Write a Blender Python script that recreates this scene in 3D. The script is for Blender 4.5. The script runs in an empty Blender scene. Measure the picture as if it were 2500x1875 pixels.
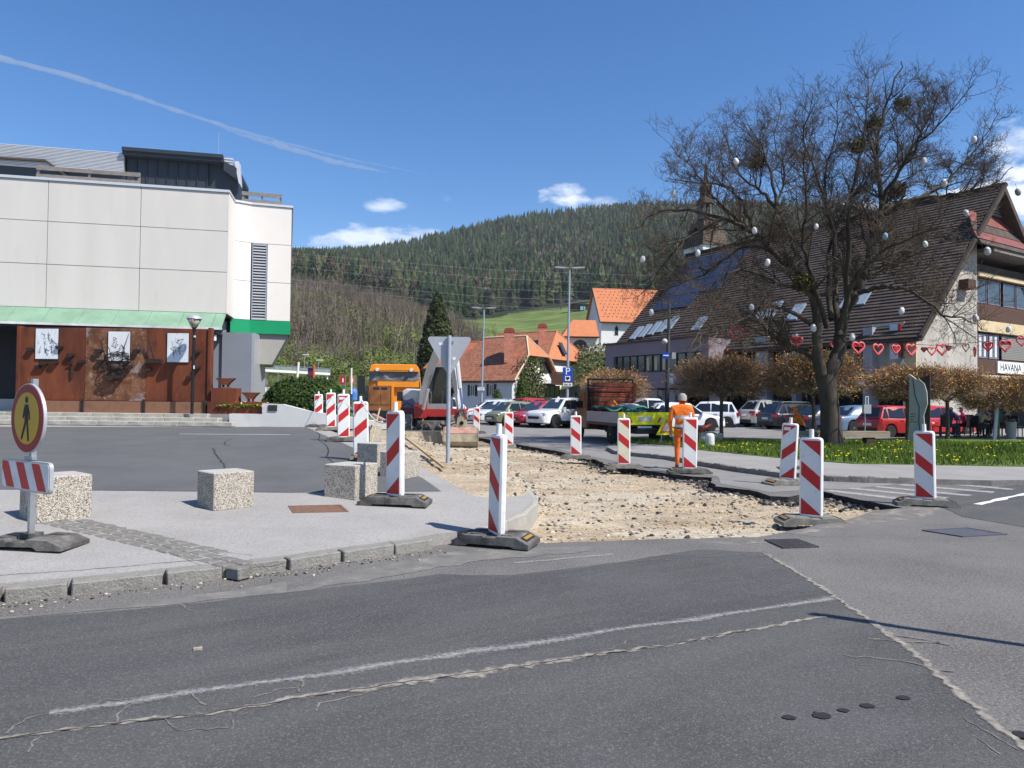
import bpy, bmesh, math, random
import numpy as np
from mathutils import Vector, Matrix, noise
from mathutils.geometry import delaunay_2d_cdt
C = bpy.context.scene
COL = C.collection
R_ = math.radians
rnd = random.Random(7)
FPX = 1750.0
_p, _a = math.atan(37.5 / FPX), 0.010
_f = Vector((0, math.cos(_p), math.sin(_p)))
_u0 = Vector((0, -math.sin(_p), math.cos(_p)))
_r0 = Vector((1, 0, 0))
CR = _r0 * math.cos(_a) + _u0 * math.sin(_a)
CU = _u0 * math.cos(_a) - _r0 * math.sin(_a)
CF = _f
EYE = Vector((0, 0, 1.55))
cd = bpy.data.cameras.new('camera')
cam = bpy.data.objects.new('camera', cd)
COL.objects.link(cam)
M = Matrix.Identity(4)
for i in range(3):
 M[i][0], M[i][1], M[i][2], M[i][3] = CR[i], CU[i], -CF[i], EYE[i]
cam.matrix_world = M
cd.sensor_width = 36
cd.lens = 36 * FPX / 2500
cd.clip_start, cd.clip_end = 0.1, 30000
C.camera = cam
SUN_EL, SUN_AZ = 51.0, 120.0           # azimuth clockwise from +Y
to_sun = Vector((math.sin(R_(SUN_AZ)) * math.cos(R_(SUN_EL)), math.cos(R_(SUN_AZ)) * math.cos(R_(SUN_EL)), math.sin(R_(SUN_EL))))
sl = bpy.data.lights.new('sun', 'SUN')
sl.energy, sl.angle, sl.color = 4.9, R_(0.53), (1, .945, .865)
so = bpy.data.objects.new('sun', sl)
so.rotation_euler = to_sun.to_track_quat('Z', 'Y').to_euler()
so.location = (0, 0, 50)
COL.objects.link(so)
W = bpy.data.worlds.new('World')
C.world = W
W.use_nodes = True
wt = W.node_tree
wt.nodes.clear()
def wn(t, **k):
 n = wt.nodes.new(t)
 for a, b in k.items():
  setattr(n, a, b)
 return n
out = wn('ShaderNodeOutputWorld')
bg = wn('ShaderNodeBackground')
sky = wn('ShaderNodeTexSky', sky_type='NISHITA', sun_disc=False)
sky.sun_elevation, sky.sun_rotation = R_(SUN_EL), R_(SUN_AZ)
sky.altitude, sky.air_density, sky.dust_density, sky.ozone_density = 400, 1.0, .35, 2.6
bg.inputs['Strength'].default_value = 0.125
tc = wn('ShaderNodeTexCoord')
sep = wn('ShaderNodeSeparateXYZ')
wt.links.new(tc.outputs['Generated'], sep.inputs[0])
def wm(op, a, b=None, c=None, clamp=False):
 n = wn('ShaderNodeMath', operation=op, use_clamp=clamp)
 for i, v in enumerate((a, b, c)):
  if v is None:
   continue
  if isinstance(v, (int, float)):
   n.inputs[i].default_value = v
  else:
   wt.links.new(v, n.inputs[i])
 return n.outputs[0]
az = wm('ARCTAN2', sep.outputs[0], sep.outputs[1])     # 0 at +Y, + to the right
el = wm('ARCSINE', sep.outputs[2])
comb = wn('ShaderNodeCombineXYZ')
wt.links.new(wm('MULTIPLY', az, 9.0), comb.inputs[0])
wt.links.new(wm('MULTIPLY', el, 21.0), comb.inputs[1])
nz = wn('ShaderNodeTexNoise')
nz.inputs['Scale'].default_value, nz.inputs['Detail'].default_value, nz.inputs['Roughness'].default_value = 1.6, 8, .58
wt.links.new(comb.outputs[0], nz.inputs['Vector'])
clouds = None
def bank(a0, e0, wa, we, gain, thr):
 """a cloud bank round azimuth a0 / elevation e0 (radians), half-widths wa / we"""
 da = wm('DIVIDE', wm('SUBTRACT', az, a0), wa)
 de = wm('DIVIDE', wm('SUBTRACT', el, e0), we)
 r2 = wm('ADD', wm('MULTIPLY', da, da), wm('MULTIPLY', de, de))
 m = wm('SUBTRACT', 1.0, r2, clamp=True)
 s = wm('ADD', wm('SUBTRACT', nz.outputs[0], .74 + (thr - .36)), wm('MULTIPLY', m, .40))
 return wm('MULTIPLY', wm('MULTIPLY', s, gain, clamp=True), wm('MULTIPLY', wm('MULTIPLY', m, 2.5, clamp=True), min(.88, gain * .14)))
def uvd(u, v):
 x, y = (u - 1250) / FPX, (937.5 - v) / FPX
 d = (CF + CR * x + CU * y).normalized()
 return math.atan2(d.x, d.y), math.asin(d.z)
for (u, v, du, dv, g, th) in [(930, 590, 290, 62, 5, .36), (720, 630, 150, 40, 4, .38), (935, 505, 75, 34, 4.2, .36), (1380, 478, 105, 46, 5.5, .36),
       (1480, 488, 60, 30, 4, .38), (2200, 540, 420, 75, 7, .34), (2500, 330, 120, 80, 5, .38), (1085, 482, 34, 18, 2.5, .38), (2480, 480, 180, 95, 7, .34), (3300, 450, 500, 120, 6, .4), (-900, 500, 500, 90, 6, .4)]:
 a0, e0 = uvd(u, v)
 b = bank(a0, e0, du / FPX, dv / FPX, g, th)
 clouds = b if clouds is None else wm('MAXIMUM', clouds, b)
mix = wn('ShaderNodeMix', data_type='RGBA')
wt.links.new(clouds, mix.inputs[0])
hsv = wn('ShaderNodeHueSaturation')
hsv.inputs['Hue'].default_value = .506
hsv.inputs['Saturation'].default_value = 1.30
hsv.inputs['Value'].default_value = .92
wt.links.new(sky.outputs[0], hsv.inputs['Color'])
wt.links.new(hsv.outputs[0], mix.inputs[6])
mix.inputs[7].default_value = (6.6, 6.9, 7.5, 1)
wt.links.new(mix.outputs[2], bg.inputs['Color'])
wt.links.new(bg.outputs[0], out.inputs['Surface'])
C.view_settings.view_transform = 'Standard'
C.view_settings.look = 'None'
C.view_settings.exposure = 0.52
C.view_settings.gamma = 1
C.view_settings.use_curve_mapping = False
C.cycles.max_bounces = 6
C.cycles.transparent_max_bounces = 12
C.cycles.use_adaptive_sampling = True
def ray(u, v):
 return CF + CR * ((u - 1250) / FPX) + CU * ((937.5 - v) / FPX)
def G(u, v, z=0.0):
 d = ray(u, v)
 return EYE + d * ((z - EYE.z) / d.z)
def PY(u, v, Y):
 d = ray(u, v)
 return EYE + d * (Y / d.y)
def plaza_z(x, y):
 s = y - (7.73 + .68 * max(x, -8))
 return .10 + .40 * math.tanh(.045 * max(s, -1) / .40)
def GP(u, v):
 z = .3
 for _ in range(12):
  q = G(u, v, z)
  z = .5 * z + .5 * plaza_z(q.x, q.y)
 return G(u, v, z)
class MB:
 def __init__(s):
  s.v, s.f, s.m = [], [], []
 def face(s, pts, m=0):
  k = len(s.v)
  s.v += [tuple(p) for p in pts]
  s.f.append(tuple(range(k, k + len(pts))))
  s.m.append(m)
  return s
 def box(s, c, d, rz=0, m=0, T=None, tap=1.0):
  k = len(s.v)
  ca, sa = math.cos(rz), math.sin(rz)
  for z in (-.5, .5):
   t = tap if z > 0 else 1.0
   for x, y in ((-.5, -.5), (.5, -.5), (.5, .5), (-.5, .5)):
    px, py = x * d[0] * t, y * d[1] * t
    p = (c[0] + px * ca - py * sa, c[1] + px * sa + py * ca, c[2] + z * d[2])
    s.v.append(tuple(T @ Vector(p)) if T is not None else p)
  for q in ((3, 2, 1, 0), (4, 5, 6, 7), (0, 1, 5, 4), (1, 2, 6, 5), (2, 3, 7, 6), (3, 0, 4, 7)):
   s.f.append(tuple(k + i for i in q))
   s.m.append(m)
  return s
 def tube(s, pts, r, n=8, m=0, caps=True, sq=1.0):
  pts = [Vector(p) for p in pts]
  if not isinstance(r, (list, tuple)):
   r = [r] * len(pts)
  k0 = len(s.v)
  prev = None
  for i, p in enumerate(pts):
   t = (pts[min(i + 1, len(pts) - 1)] - pts[max(i - 1, 0)])
   t = t.normalized() if t.length > 1e-9 else Vector((0, 0, 1))
   if prev is None:
    a = Vector((0, 0, 1)) if abs(t.z) < .9 else Vector((1, 0, 0))
    nx = t.cross(a).normalized()
   else:
    nx = (prev - t * prev.dot(t))
    nx = nx.normalized() if nx.length > 1e-6 else t.orthogonal().normalized()
   prev = nx
   ny = t.cross(nx)
   for j in range(n):
    an = 2 * math.pi * j / n + (math.pi / n)
    s.v.append(tuple(p + nx * (r[i] * math.cos(an)) + ny * (r[i] * sq * math.sin(an))))
  for i in range(len(pts) - 1):
   for j in range(n):
    a, b = k0 + i * n + j, k0 + i * n + (j + 1) % n
    s.f.append((a, b, b + n, a + n))
    s.m.append(m)
  if caps:
   s.f.append(tuple(k0 + j for j in range(n))[::-1])
   s.m.append(m)
   q = k0 + (len(pts) - 1) * n
   s.f.append(tuple(q + j for j in range(n)))
   s.m.append(m)
  return s
 def cyl(s, p0, p1, r0, r1=None, n=12, m=0):
  return s.tube([p0, p1], [r0, r0 if r1 is None else r1], n, m)
 def lathe(s, prof, c=(0, 0, 0), n=16, m=0, axis='z'):
  k0 = len(s.v)
  for (r, z) in prof:
   for j in range(n):
    a = 2 * math.pi * j / n
    x, y = r * math.cos(a), r * math.sin(a)
    q = (x, y, z) if axis == 'z' else ((x, z, y) if axis == 'y' else (z, x, y))
    s.v.append((c[0] + q[0], c[1] + q[1], c[2] + q[2]))
  for i in range(len(prof) - 1):
   for j in range(n):
    a, b = k0 + i * n + j, k0 + i * n + (j + 1) % n
    s.f.append((a, b, b + n, a + n))
    s.m.append(m)
  for i, fl in ((0, True), (len(prof) - 1, False)):
   if prof[i][0] > 1e-5:
    q = [k0 + i * n + j for j in range(n)]
    s.f.append(tuple(q[::-1] if fl else q))
    s.m.append(m)
  return s
 def prism(s, poly, o0, o1, plane='xz', m=0, ms=None, T=None):
  """2D polygon in a plane, extruded between o0 and o1 along the third axis"""
  k0 = len(s.v)
  n = len(poly)
  for o in (o0, o1):
   for (a, b) in poly:
    p = (a, o, b) if plane == 'xz' else ((a, b, o) if plane == 'xy' else (o, a, b))
    s.v.append(tuple(T @ Vector(p)) if T is not None else p)
  s.f.append(tuple(range(k0, k0 + n)))
  s.m.append(m)
  s.f.append(tuple(range(k0 + 2 * n - 1, k0 + n - 1, -1)))
  s.m.append(m)
  for i in range(n):
   j = (i + 1) % n
   s.f.append((k0 + i, k0 + n + i, k0 + n + j, k0 + j))
   s.m.append(m if ms is None else ms)
  return s
 def fbox(s, F, a0, a1, h0, h1, o0, o1, m=0):
  k = len(s.v)
  for h in (h0, h1):
   for a, o in ((a0, o0), (a1, o0), (a1, o1), (a0, o1)):
    s.v.append(tuple(F.p(a, h, o)))
  for q in ((3, 2, 1, 0), (4, 5, 6, 7), (0, 1, 5, 4), (1, 2, 6, 5), (2, 3, 7, 6), (3, 0, 4, 7)):
   s.f.append(tuple(k + i for i in q))
   s.m.append(m)
  return s
 def fpoly(s, F, poly, o0, o1, m=0):
  k0 = len(s.v)
  n = len(poly)
  for o in (o0, o1):
   for (a, b) in poly:
    s.v.append(tuple(F.p(a, b, o)))
  s.f.append(tuple(range(k0, k0 + n)))
  s.f.append(tuple(range(k0 + 2 * n - 1, k0 + n - 1, -1)))
  s.m += [m, m]
  for i in range(n):
   j = (i + 1) % n
   s.f.append((k0 + i, k0 + n + i, k0 + n + j, k0 + j))
   s.m.append(m)
  return s
 def mesh(s, name, mats, smooth=None, fix=True):
  me = bpy.data.meshes.new(name)
  me.from_pydata(s.v, [], s.f)
  for mt in (mats if isinstance(mats, (list, tuple)) else [mats]):
   me.materials.append(mt)
  if any(s.m):
   me.polygons.foreach_set('material_index', s.m)
  if fix:
   bm = bmesh.new()
   bm.from_mesh(me)
   bmesh.ops.recalc_face_normals(bm, faces=bm.faces)
   bm.to_mesh(me)
   bm.free()
  if smooth is not None:
   me.polygons.foreach_set('use_smooth', [True] * len(me.polygons))
   if smooth < 180:
    me.set_sharp_from_angle(angle=R_(smooth))
  me.update()
  return me
 def put(s, name, mats, parent=None, smooth=None, world=False, fix=True, **props):
  if world and parent is not None:
   inv = wmat(parent).inverted()
   s.v = [tuple(inv @ Vector(p)) for p in s.v]
  o = bpy.data.objects.new(name, s.mesh(name, mats, smooth, fix))
  COL.objects.link(o)
  if parent is not None:
   o.parent = parent
  for k, v in props.items():
   o[k] = v
  return o
class Frame:
 """a wall plane: origin, direction along it, outward normal; height is world Z"""
 def __init__(s, o, ex):
  s.o = Vector(o)
  s.ex = Vector((ex[0], ex[1], 0)).normalized()
  s.en = Vector((s.ex.y, -s.ex.x, 0))
 def p(s, a, h, o=0):
  q = s.o + s.ex * a + s.en * o
  return Vector((q.x, q.y, h))
 def hit(s, u, v, o=0):
  d = ray(u, v)
  q = s.o + s.en * o
  t = (q - EYE).dot(s.en) / d.dot(s.en)
  p = EYE + d * t
  return (p - s.o).dot(s.ex), p.z
def wmat(o):
 m = o.matrix_basis.copy()
 if o.parent is not None:
  m = wmat(o.parent) @ m
 return m
def T(name, label, cat, loc=(0, 0, 0), rz=0, group=None, scale=None):
 o = bpy.data.objects.new(name, None)
 o.empty_display_size = .2
 COL.objects.link(o)
 o.location = loc
 o.rotation_euler = (0, 0, rz)
 if scale:
  o.scale = (scale,) * 3 if isinstance(scale, (int, float)) else scale
 o['label'], o['category'] = label, cat
 if group:
  o['group'] = group
 return o
def tag(o, label, cat, group=None):
 o['label'], o['category'] = label, cat
 if group:
  o['group'] = group
 return o
def inst(src, parent=None, loc=None, rz=None, scale=None):
 """copy of one object sharing its mesh"""
 c = src.copy()
 COL.objects.link(c)
 if parent is not None:
  c.parent = parent
 if loc is not None:
  c.location = loc
 if rz is not None:
  c.rotation_euler = (0, 0, rz)
 if scale is not None:
  c.scale = scale
 return c
def tree(o, parent=None):
 c = o.copy()
 COL.objects.link(c)
 if parent is not None:
  c.parent = parent
 for ch in list(o.children):
  tree(ch, c)
 return c
def dup(root, label, loc, rz=0, scale=None, group=None):
 r = tree(root)
 r['label'] = label
 r.location, r.rotation_euler = loc, (0, 0, rz)
 if scale:
  r.scale = (scale,) * 3 if isinstance(scale, (int, float)) else scale
 if group:
  r['group'] = group
 return r
def text(name, s, size, mat, parent, M4, extr=.004, align='CENTER', sx=1.0):
 cu = bpy.data.curves.new(name, 'FONT')
 cu.body, cu.size, cu.extrude = s, size, extr
 cu.align_x, cu.align_y = align, 'CENTER'
 cu.materials.append(mat)
 tmp = bpy.data.objects.new('tmp', cu)
 me = bpy.data.meshes.new_from_object(tmp)
 bpy.data.objects.remove(tmp)
 me.name = name
 if not me.materials:
  me.materials.append(mat)
 o = bpy.data.objects.new(name, me)
 COL.objects.link(o)
 o.parent = parent
 o.matrix_basis = M4 @ Matrix.Diagonal((sx, 1, 1, 1))
 return o
FRONT = Matrix.Rotation(math.pi / 2, 4, 'X')       # text that faces -Y
def worn(name, col, sc, p0, p1, prof=.6, var=.2, rough=.9, det=6):
 """a thin layer lying on a road whose edges are eaten away irregularly"""
 m = mat(name, col, rough, var=var, vs=sc * .6)
 nt = m.node_tree
 L = nt.links.new
 b = nt.nodes['Principled BSDF']
 at = nt.nodes.new('ShaderNodeAttribute')
 at.attribute_name = 'side'
 tcn = nt.nodes.new('ShaderNodeTexCoord')
 n = nt.nodes.new('ShaderNodeTexNoise')
 n.inputs['Scale'].default_value, n.inputs['Detail'].default_value, n.inputs['Roughness'].default_value = sc, det, .7
 L(tcn.outputs['Object'], n.inputs['Vector'])
 a1 = nt.nodes.new('ShaderNodeMath')
 a1.operation = 'ABSOLUTE'
 L(at.outputs['Fac'], a1.inputs[0])
 a2 = nt.nodes.new('ShaderNodeMath')
 a2.operation = 'MULTIPLY_ADD'
 a2.inputs[1].default_value, a2.inputs[2].default_value = -prof, prof
 L(a1.outputs[0], a2.inputs[0])
 a3 = nt.nodes.new('ShaderNodeMath')
 L(a2.outputs[0], a3.inputs[0])
 L(n.outputs[0], a3.inputs[1])
 mr = nt.nodes.new('ShaderNodeMapRange')
 mr.inputs[1].default_value, mr.inputs[2].default_value = p0, p1
 L(a3.outputs[0], mr.inputs[0])
 L(mr.outputs[0], b.inputs['Alpha'])
 return m
def mat(name, col, rough=.7, metal=0.0, var=.0, vs=3.0, bump=0.0, bs=40.0, spec=.35, speck=None, stain=None, coat=0, stretch=None, emit=None, trans=0, alpha=1, coord='Object', sdir=None):
 m = bpy.data.materials.new(name)
 m.use_nodes = True
 nt = m.node_tree
 b = nt.nodes['Principled BSDF']
 b.inputs['Roughness'].default_value = rough
 b.inputs['Metallic'].default_value = metal
 b.inputs['Specular IOR Level'].default_value = spec
 b.inputs['Coat Weight'].default_value = coat
 b.inputs['Coat Roughness'].default_value = .05
 b.inputs['Transmission Weight'].default_value = trans
 b.inputs['Alpha'].default_value = alpha
 c4 = (*col, 1)
 b.inputs['Base Color'].default_value = c4
 if not (var or bump or speck or stain):
  return m
 L = nt.links.new
 tcn = nt.nodes.new('ShaderNodeTexCoord')
 vec = tcn.outputs[coord]
 if stretch:
  mp = nt.nodes.new('ShaderNodeMapping')
  mp.inputs['Scale'].default_value = stretch
  L(vec, mp.inputs['Vector'])
  vec = mp.outputs[0]
 def nzz(sc, det=5, ro=.6, v=None):
  n = nt.nodes.new('ShaderNodeTexNoise')
  n.inputs['Scale'].default_value, n.inputs['Detail'].default_value, n.inputs['Roughness'].default_value = sc, det, ro
  L(v or vec, n.inputs['Vector'])
  return n.outputs[0]
 def ramp(x, lo, hi, p0=.35, p1=.65):
  r = nt.nodes.new('ShaderNodeValToRGB')
  r.color_ramp.elements[0].position, r.color_ramp.elements[1].position = p0, p1
  r.color_ramp.elements[0].color, r.color_ramp.elements[1].color = lo, hi
  L(x, r.inputs[0])
  return r.outputs[0]
 def mixc(fac, a, bb):
  x = nt.nodes.new('ShaderNodeMix')
  x.data_type = 'RGBA'
  for s_, i in ((fac, 0), (a, 6), (bb, 7)):
   if hasattr(s_, 'is_linked'):
    L(s_, x.inputs[i])
   else:
    x.inputs[i].default_value = s_
  return x.outputs[2]
 svec = vec
 if sdir:                                             # stains drawn out along a direction
  mp = nt.nodes.new('ShaderNodeMapping')
  mp.vector_type = 'TEXTURE'
  mp.inputs['Rotation'].default_value = (0, 0, R_(sdir[0]))
  mp.inputs['Scale'].default_value = (sdir[1], 1, 1)
  L(tcn.outputs[coord], mp.inputs['Vector'])
  svec = mp.outputs[0]
 cur = c4
 if var:
  cur = ramp(nzz(vs, 7, .62), (*[k * (1 - var) for k in col], 1), (*[min(1, k * (1 + var)) for k in col], 1), .32, .68)
 for st in (stain if isinstance(stain, list) else [stain] if stain else []):
  sc, scol, p0, p1, amt = st                       # patches of another colour
  cur = mixc(ramp(nzz(sc, 9, .66, svec), (0, 0, 0, 1), (amt, amt, amt, 1), p0, p1), cur, (*scol, 1))
 for sp in (speck if isinstance(speck, list) else [speck] if speck else []):
  sc, scol, lo, hi, amt = sp                       # fine grains
  n = nzz(sc, 1, .5)
  cur = mixc(ramp(n, (0, 0, 0, 1), (amt, amt, amt, 1), lo, hi), cur, (*scol, 1))
 if hasattr(cur, 'is_linked'):
  L(cur, b.inputs['Base Color'])
 if bump:
  bn = nt.nodes.new('ShaderNodeBump')
  bn.inputs['Strength'].default_value = bump
  bn.inputs['Distance'].default_value = .02
  L(nzz(bs, 6, .65), bn.inputs['Height'])
  L(bn.outputs[0], b.inputs['Normal'])
 return m
MT = {}
def mk(k, *a, **kw):
 MT[k] = mat(k, *a, **kw)
 return MT[k]
mk('white_paint', (.78, .78, .77), .45, var=.04, vs=6)
mk('white_plastic', (.76, .76, .74), .4, var=.06, vs=8, stain=[(4, (.40, .36, .30), .52, .72, .6), (16, (.30, .26, .21), .60, .70, .5)])
mk('sheet_white', (.72, .72, .70), .5, var=.05, vs=5, stain=[(3.5, (.48, .45, .39), .5, .72, .6), (14, (.36, .32, .27), .62, .72, .5)])
mk('sheet_cream', (.70, .66, .50), .5, var=.05, vs=5, stain=(7, (.45, .40, .30), .55, .8, .45))
mk('sheet_red', (.50, .022, .022), .45, var=.10, vs=5, stain=(7, (.26, .035, .03), .55, .8, .6))
mk('rubber', (.075, .073, .07), .85, var=.35, vs=9, bump=.5, bs=60, stain=(6, (.26, .24, .21), .45, .7, .75))
mk('rubber_light', (.20, .19, .165), .85, var=.3, vs=9, bump=.5, bs=60)
mk('galv', (.40, .42, .44), .42, metal=.75, var=.15, vs=14)
mk('alu_grey', (.44, .45, .47), .45, metal=.35, var=.06, vs=8)
mk('pole_grey', (.36, .40, .45), .45, metal=.3, var=.1, vs=9)
mk('amber', (.35, .20, .03), .3)
mk('black_paint', (.012, .013, .015), .4)
mk('dark_metal', (.03, .032, .036), .45, metal=.4, var=.15, vs=8)
mk('steel', (.32, .32, .32), .35, metal=.9, var=.2, vs=12)
mk('tyre', (.022, .022, .022), .85, var=.3, vs=20, bump=.4, bs=60)
mk('tyre_dusty', (.19, .18, .165), .95, var=.45, vs=9, bump=.7, bs=40)
mk('glass_dark', (.012, .016, .02), .06, spec=.7)
mk('glass_mid', (.035, .05, .06), .05, spec=.8)
mk('chrome', (.7, .7, .72), .15, metal=1)
mk('alloy', (.55, .56, .58), .3, metal=.8)
mk('lamp_glass', (.6, .62, .65), .12, spec=.8)
mk('lamp_red', (.35, .01, .012), .2, spec=.6)
mk('lamp_orange', (.75, .2, .02), .2)
mk('plate_white', (.75, .75, .75), .4)
mk('letter_black', (.02, .02, .024), .6)
mk('letter_white', (.85, .85, .85), .5)
mk('trim_black', (.02, .02, .021), .6)
mk('asphalt_dark', (.074, .0735, .074), .82, var=.22, vs=.9, bump=.45, bs=120, spec=.3,
speck=[(55, (.15, .146, .14), .55, .68, .3), (110, (.22, .21, .20), .57, .67, .4), (45, (.04, .04, .041), .55, .68, .3)], sdir=(31, 9), stain=[(.9, (.100, .098, .095), .44, .62, .8), (1.5, (.056, .056, .058), .50, .64, .75), (3.5, (.105, .103, .10), .56, .70, .5)])
mk('asphalt_side', (.145, .138, .130), .88, var=.2, vs=.8, bump=.55, bs=110, spec=.3,
speck=[(55, (.29, .27, .245), .54, .65, .5), (45, (.055, .053, .05), .54, .66, .5)], stain=[(.6, (.185, .178, .168), .5, .7, .6), (2.2, (.105, .10, .096), .6, .75, .5)])
mk('asphalt_plaza', (.098, .099, .101), .85, var=.14, vs=1.2, bump=.3, bs=120, speck=[(160, (.16, .16, .16), .66, .76, .4)], stain=[(.5, (.125, .124, .123), .45, .7, .6)])
mk('asphalt_cut', (.018, .018, .02), .95, var=.5, vs=14, bump=1.0, bs=50, speck=(60, (.22, .2, .17), .62, .7, .8))
mk('pavement_light', (.315, .302, .285), .88, var=.10, vs=1.1, bump=.35, bs=90,
speck=[(38, (.19, .18, .165), .55, .67, .45), (60, (.42, .41, .39), .55, .66, .4), (90, (.13, .125, .115), .60, .68, .5)], stain=[(.9, (.25, .235, .215), .52, .72, .7), (4, (.22, .205, .185), .60, .74, .5)])
mk('pavement_far', (.27, .26, .245), .88, var=.12, vs=1.0, bump=.3, bs=70, speck=(90, (.16, .15, .14), .62, .74, .4))
mk('dirt', (.34, .262, .165), .95, var=.32, vs=1.6, bump=1.0, bs=16,
stain=[(.5, (.47, .41, .315), .47, .60, .8), (.9, (.20, .14, .075), .54, .68, .8), (2.6, (.12, .11, .10), .60, .70, .75), (7, (.56, .52, .45), .64, .72, .7)],
speck=[(30, (.13, .11, .09), .60, .66, .7), (45, (.60, .56, .48), .58, .66, .7)], stretch=(.5, 1.3, 1))
mk('stone_dark', (.055, .05, .046), .9, var=.4, vs=4, bump=.5, bs=30)
mk('stone_pale', (.42, .37, .29), .9, var=.3, vs=4, bump=.5, bs=30)
mk('granite', (.25, .238, .215), .85, var=.18, vs=4, bump=.8, bs=45, stain=[(3, (.15, .13, .105), .5, .72, .8)], speck=[(130, (.05, .05, .05), .62, .72, .6), (120, (.5, .48, .44), .64, .74, .6)])
mk('granite_dark', (.19, .18, .165), .85, var=.25, vs=5, bump=.8, bs=45, speck=[(110, (.04, .04, .04), .62, .72, .6)])
mk('concrete_kerb', (.36, .345, .31), .85, var=.15, vs=4, bump=.5, bs=60, stain=[(2.5, (.24, .21, .16), .5, .75, .7)])
mk('sett', (.20, .19, .172), .9, var=.3, vs=7, bump=.9, bs=40)
MT['seam_cement'] = worn('seam_cement', (.235, .215, .185), 30, .62, .92, .62, .45)
MT['crack'] = worn('crack', (.165, .155, .135), 22, .72, 1.02, .62, .4)
mk('crack_dark', (.018, .018, .018), .95)
MT['crack_worn'] = worn('crack_worn', (.03, .029, .028), 16, .62, .86, .6, .3)
MT['line_worn'] = worn('line_worn', (.36, .36, .355), 38, .62, 1.12, .42, .15, .85, 5)
MT['line_faded'] = worn('line_faded', (.36, .355, .345), 14, .50, .95, .45, .15)
mk('line_white', (.66, .66, .65), .7, var=.08, vs=8, stain=(25, (.28, .28, .28), .6, .7, .6))
MT['line_red'] = worn('line_red', (.30, .12, .10), 9, .75, 1.05, .6)
MT['dust'] = worn('dust', (.34, .31, .27), 3.2, 1.02, 1.3, .6, .2)
mk('oil', (.028, .028, .029), .5)
mk('iron_rust', (.17, .095, .06), .75, var=.25, vs=14, bump=.3, bs=60)
mk('iron_dark', (.085, .08, .08), .5, metal=.5, var=.3, vs=14)
mk('iron_blue', (.085, .088, .105), .55, var=.15, vs=8)
mk('soil', (.09, .07, .045), .95, var=.3, vs=3, bump=.8, bs=20)
mk('grass_base', (.085, .135, .018), .9, var=.35, vs=2.5, bump=.6, bs=30)
def hor(u):
 return 975 + .010 * (u - 1250)
def jag(poly, amp, seg, seed=0, skip=()):
 r = random.Random(seed)
 res = []
 n = len(poly)
 for i in range(n):
  a, b = Vector(poly[i][:2]), Vector(poly[(i + 1) % n][:2])
  res.append((a.x, a.y))
  L = (b - a).length
  if i in skip:
   continue
  k = int(L / seg)
  d = (b - a).normalized() if L > 1e-6 else Vector((1, 0))
  nrm = Vector((-d.y, d.x))
  for j in range(1, k):
   t = j / k
   q = a + (b - a) * t + nrm * (r.uniform(-amp, amp)) + d * r.uniform(-seg, seg) * .25
   res.append((q.x, q.y))
 return res
def sheet(name, poly, zf, mats, thick=0.0, step=None, parent=None, kind='structure', **props):
 bm = bmesh.new()
 n = len(poly)
 cv, _, cf, _, _, _ = delaunay_2d_cdt([Vector(p[:2]) for p in poly], [], [list(range(n))], 1, 1e-6)
 vs = [bm.verts.new((p.x, p.y, 0)) for p in cv]
 for f in cf:
  bm.faces.new([vs[i] for i in f])
 if step:
  xs, ys = [p[0] for p in poly], [p[1] for p in poly]
  for ax, lo, hi in ((0, min(xs), max(xs)), (1, min(ys), max(ys))):
   k = math.floor(lo / step) + 1
   while k * step < hi:
    co = [0, 0, 0]
    no = [0, 0, 0]
    co[ax], no[ax] = k * step, 1
    bmesh.ops.bisect_plane(bm, geom=bm.verts[:] + bm.edges[:] + bm.faces[:], dist=1e-5, plane_co=co, plane_no=no)
    k += 1
 bmesh.ops.triangulate(bm, faces=bm.faces[:])
 for v in bm.verts:
  v.co.z = zf(v.co.x, v.co.y) if callable(zf) else zf
 for f in bm.faces:
  if f.normal.z < 0 or f.calc_area() == 0:
   pass
 bmesh.ops.recalc_face_normals(bm, faces=bm.faces)
 if sum(f.normal.z for f in bm.faces) < 0:
  bmesh.ops.reverse_faces(bm, faces=bm.faces[:])
 if thick:
  be = [e for e in bm.edges if len(e.link_faces) == 1]
  low = {}
  for e in be:
   for v in e.verts:
    if v not in low:
     low[v] = bm.verts.new((v.co.x, v.co.y, v.co.z - thick))
  for e in be:
   f = e.link_faces[0]
   l = [q for q in f.loops if q.edge == e][0]
   a, b = l.vert, l.link_loop_next.vert
   nf = bm.faces.new((b, a, low[a], low[b]))
   nf.material_index = 1 if isinstance(mats, (list, tuple)) and len(mats) > 1 else 0
 me = bpy.data.meshes.new(name)
 bm.to_mesh(me)
 bm.free()
 for m in (mats if isinstance(mats, (list, tuple)) else [mats]):
  me.materials.append(m)
 o = bpy.data.objects.new(name, me)
 COL.objects.link(o)
 if parent is not None:
  o.parent = parent
 elif kind:
  o['kind'] = kind
 for k, v in props.items():
  o[k] = v
 return o
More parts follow.
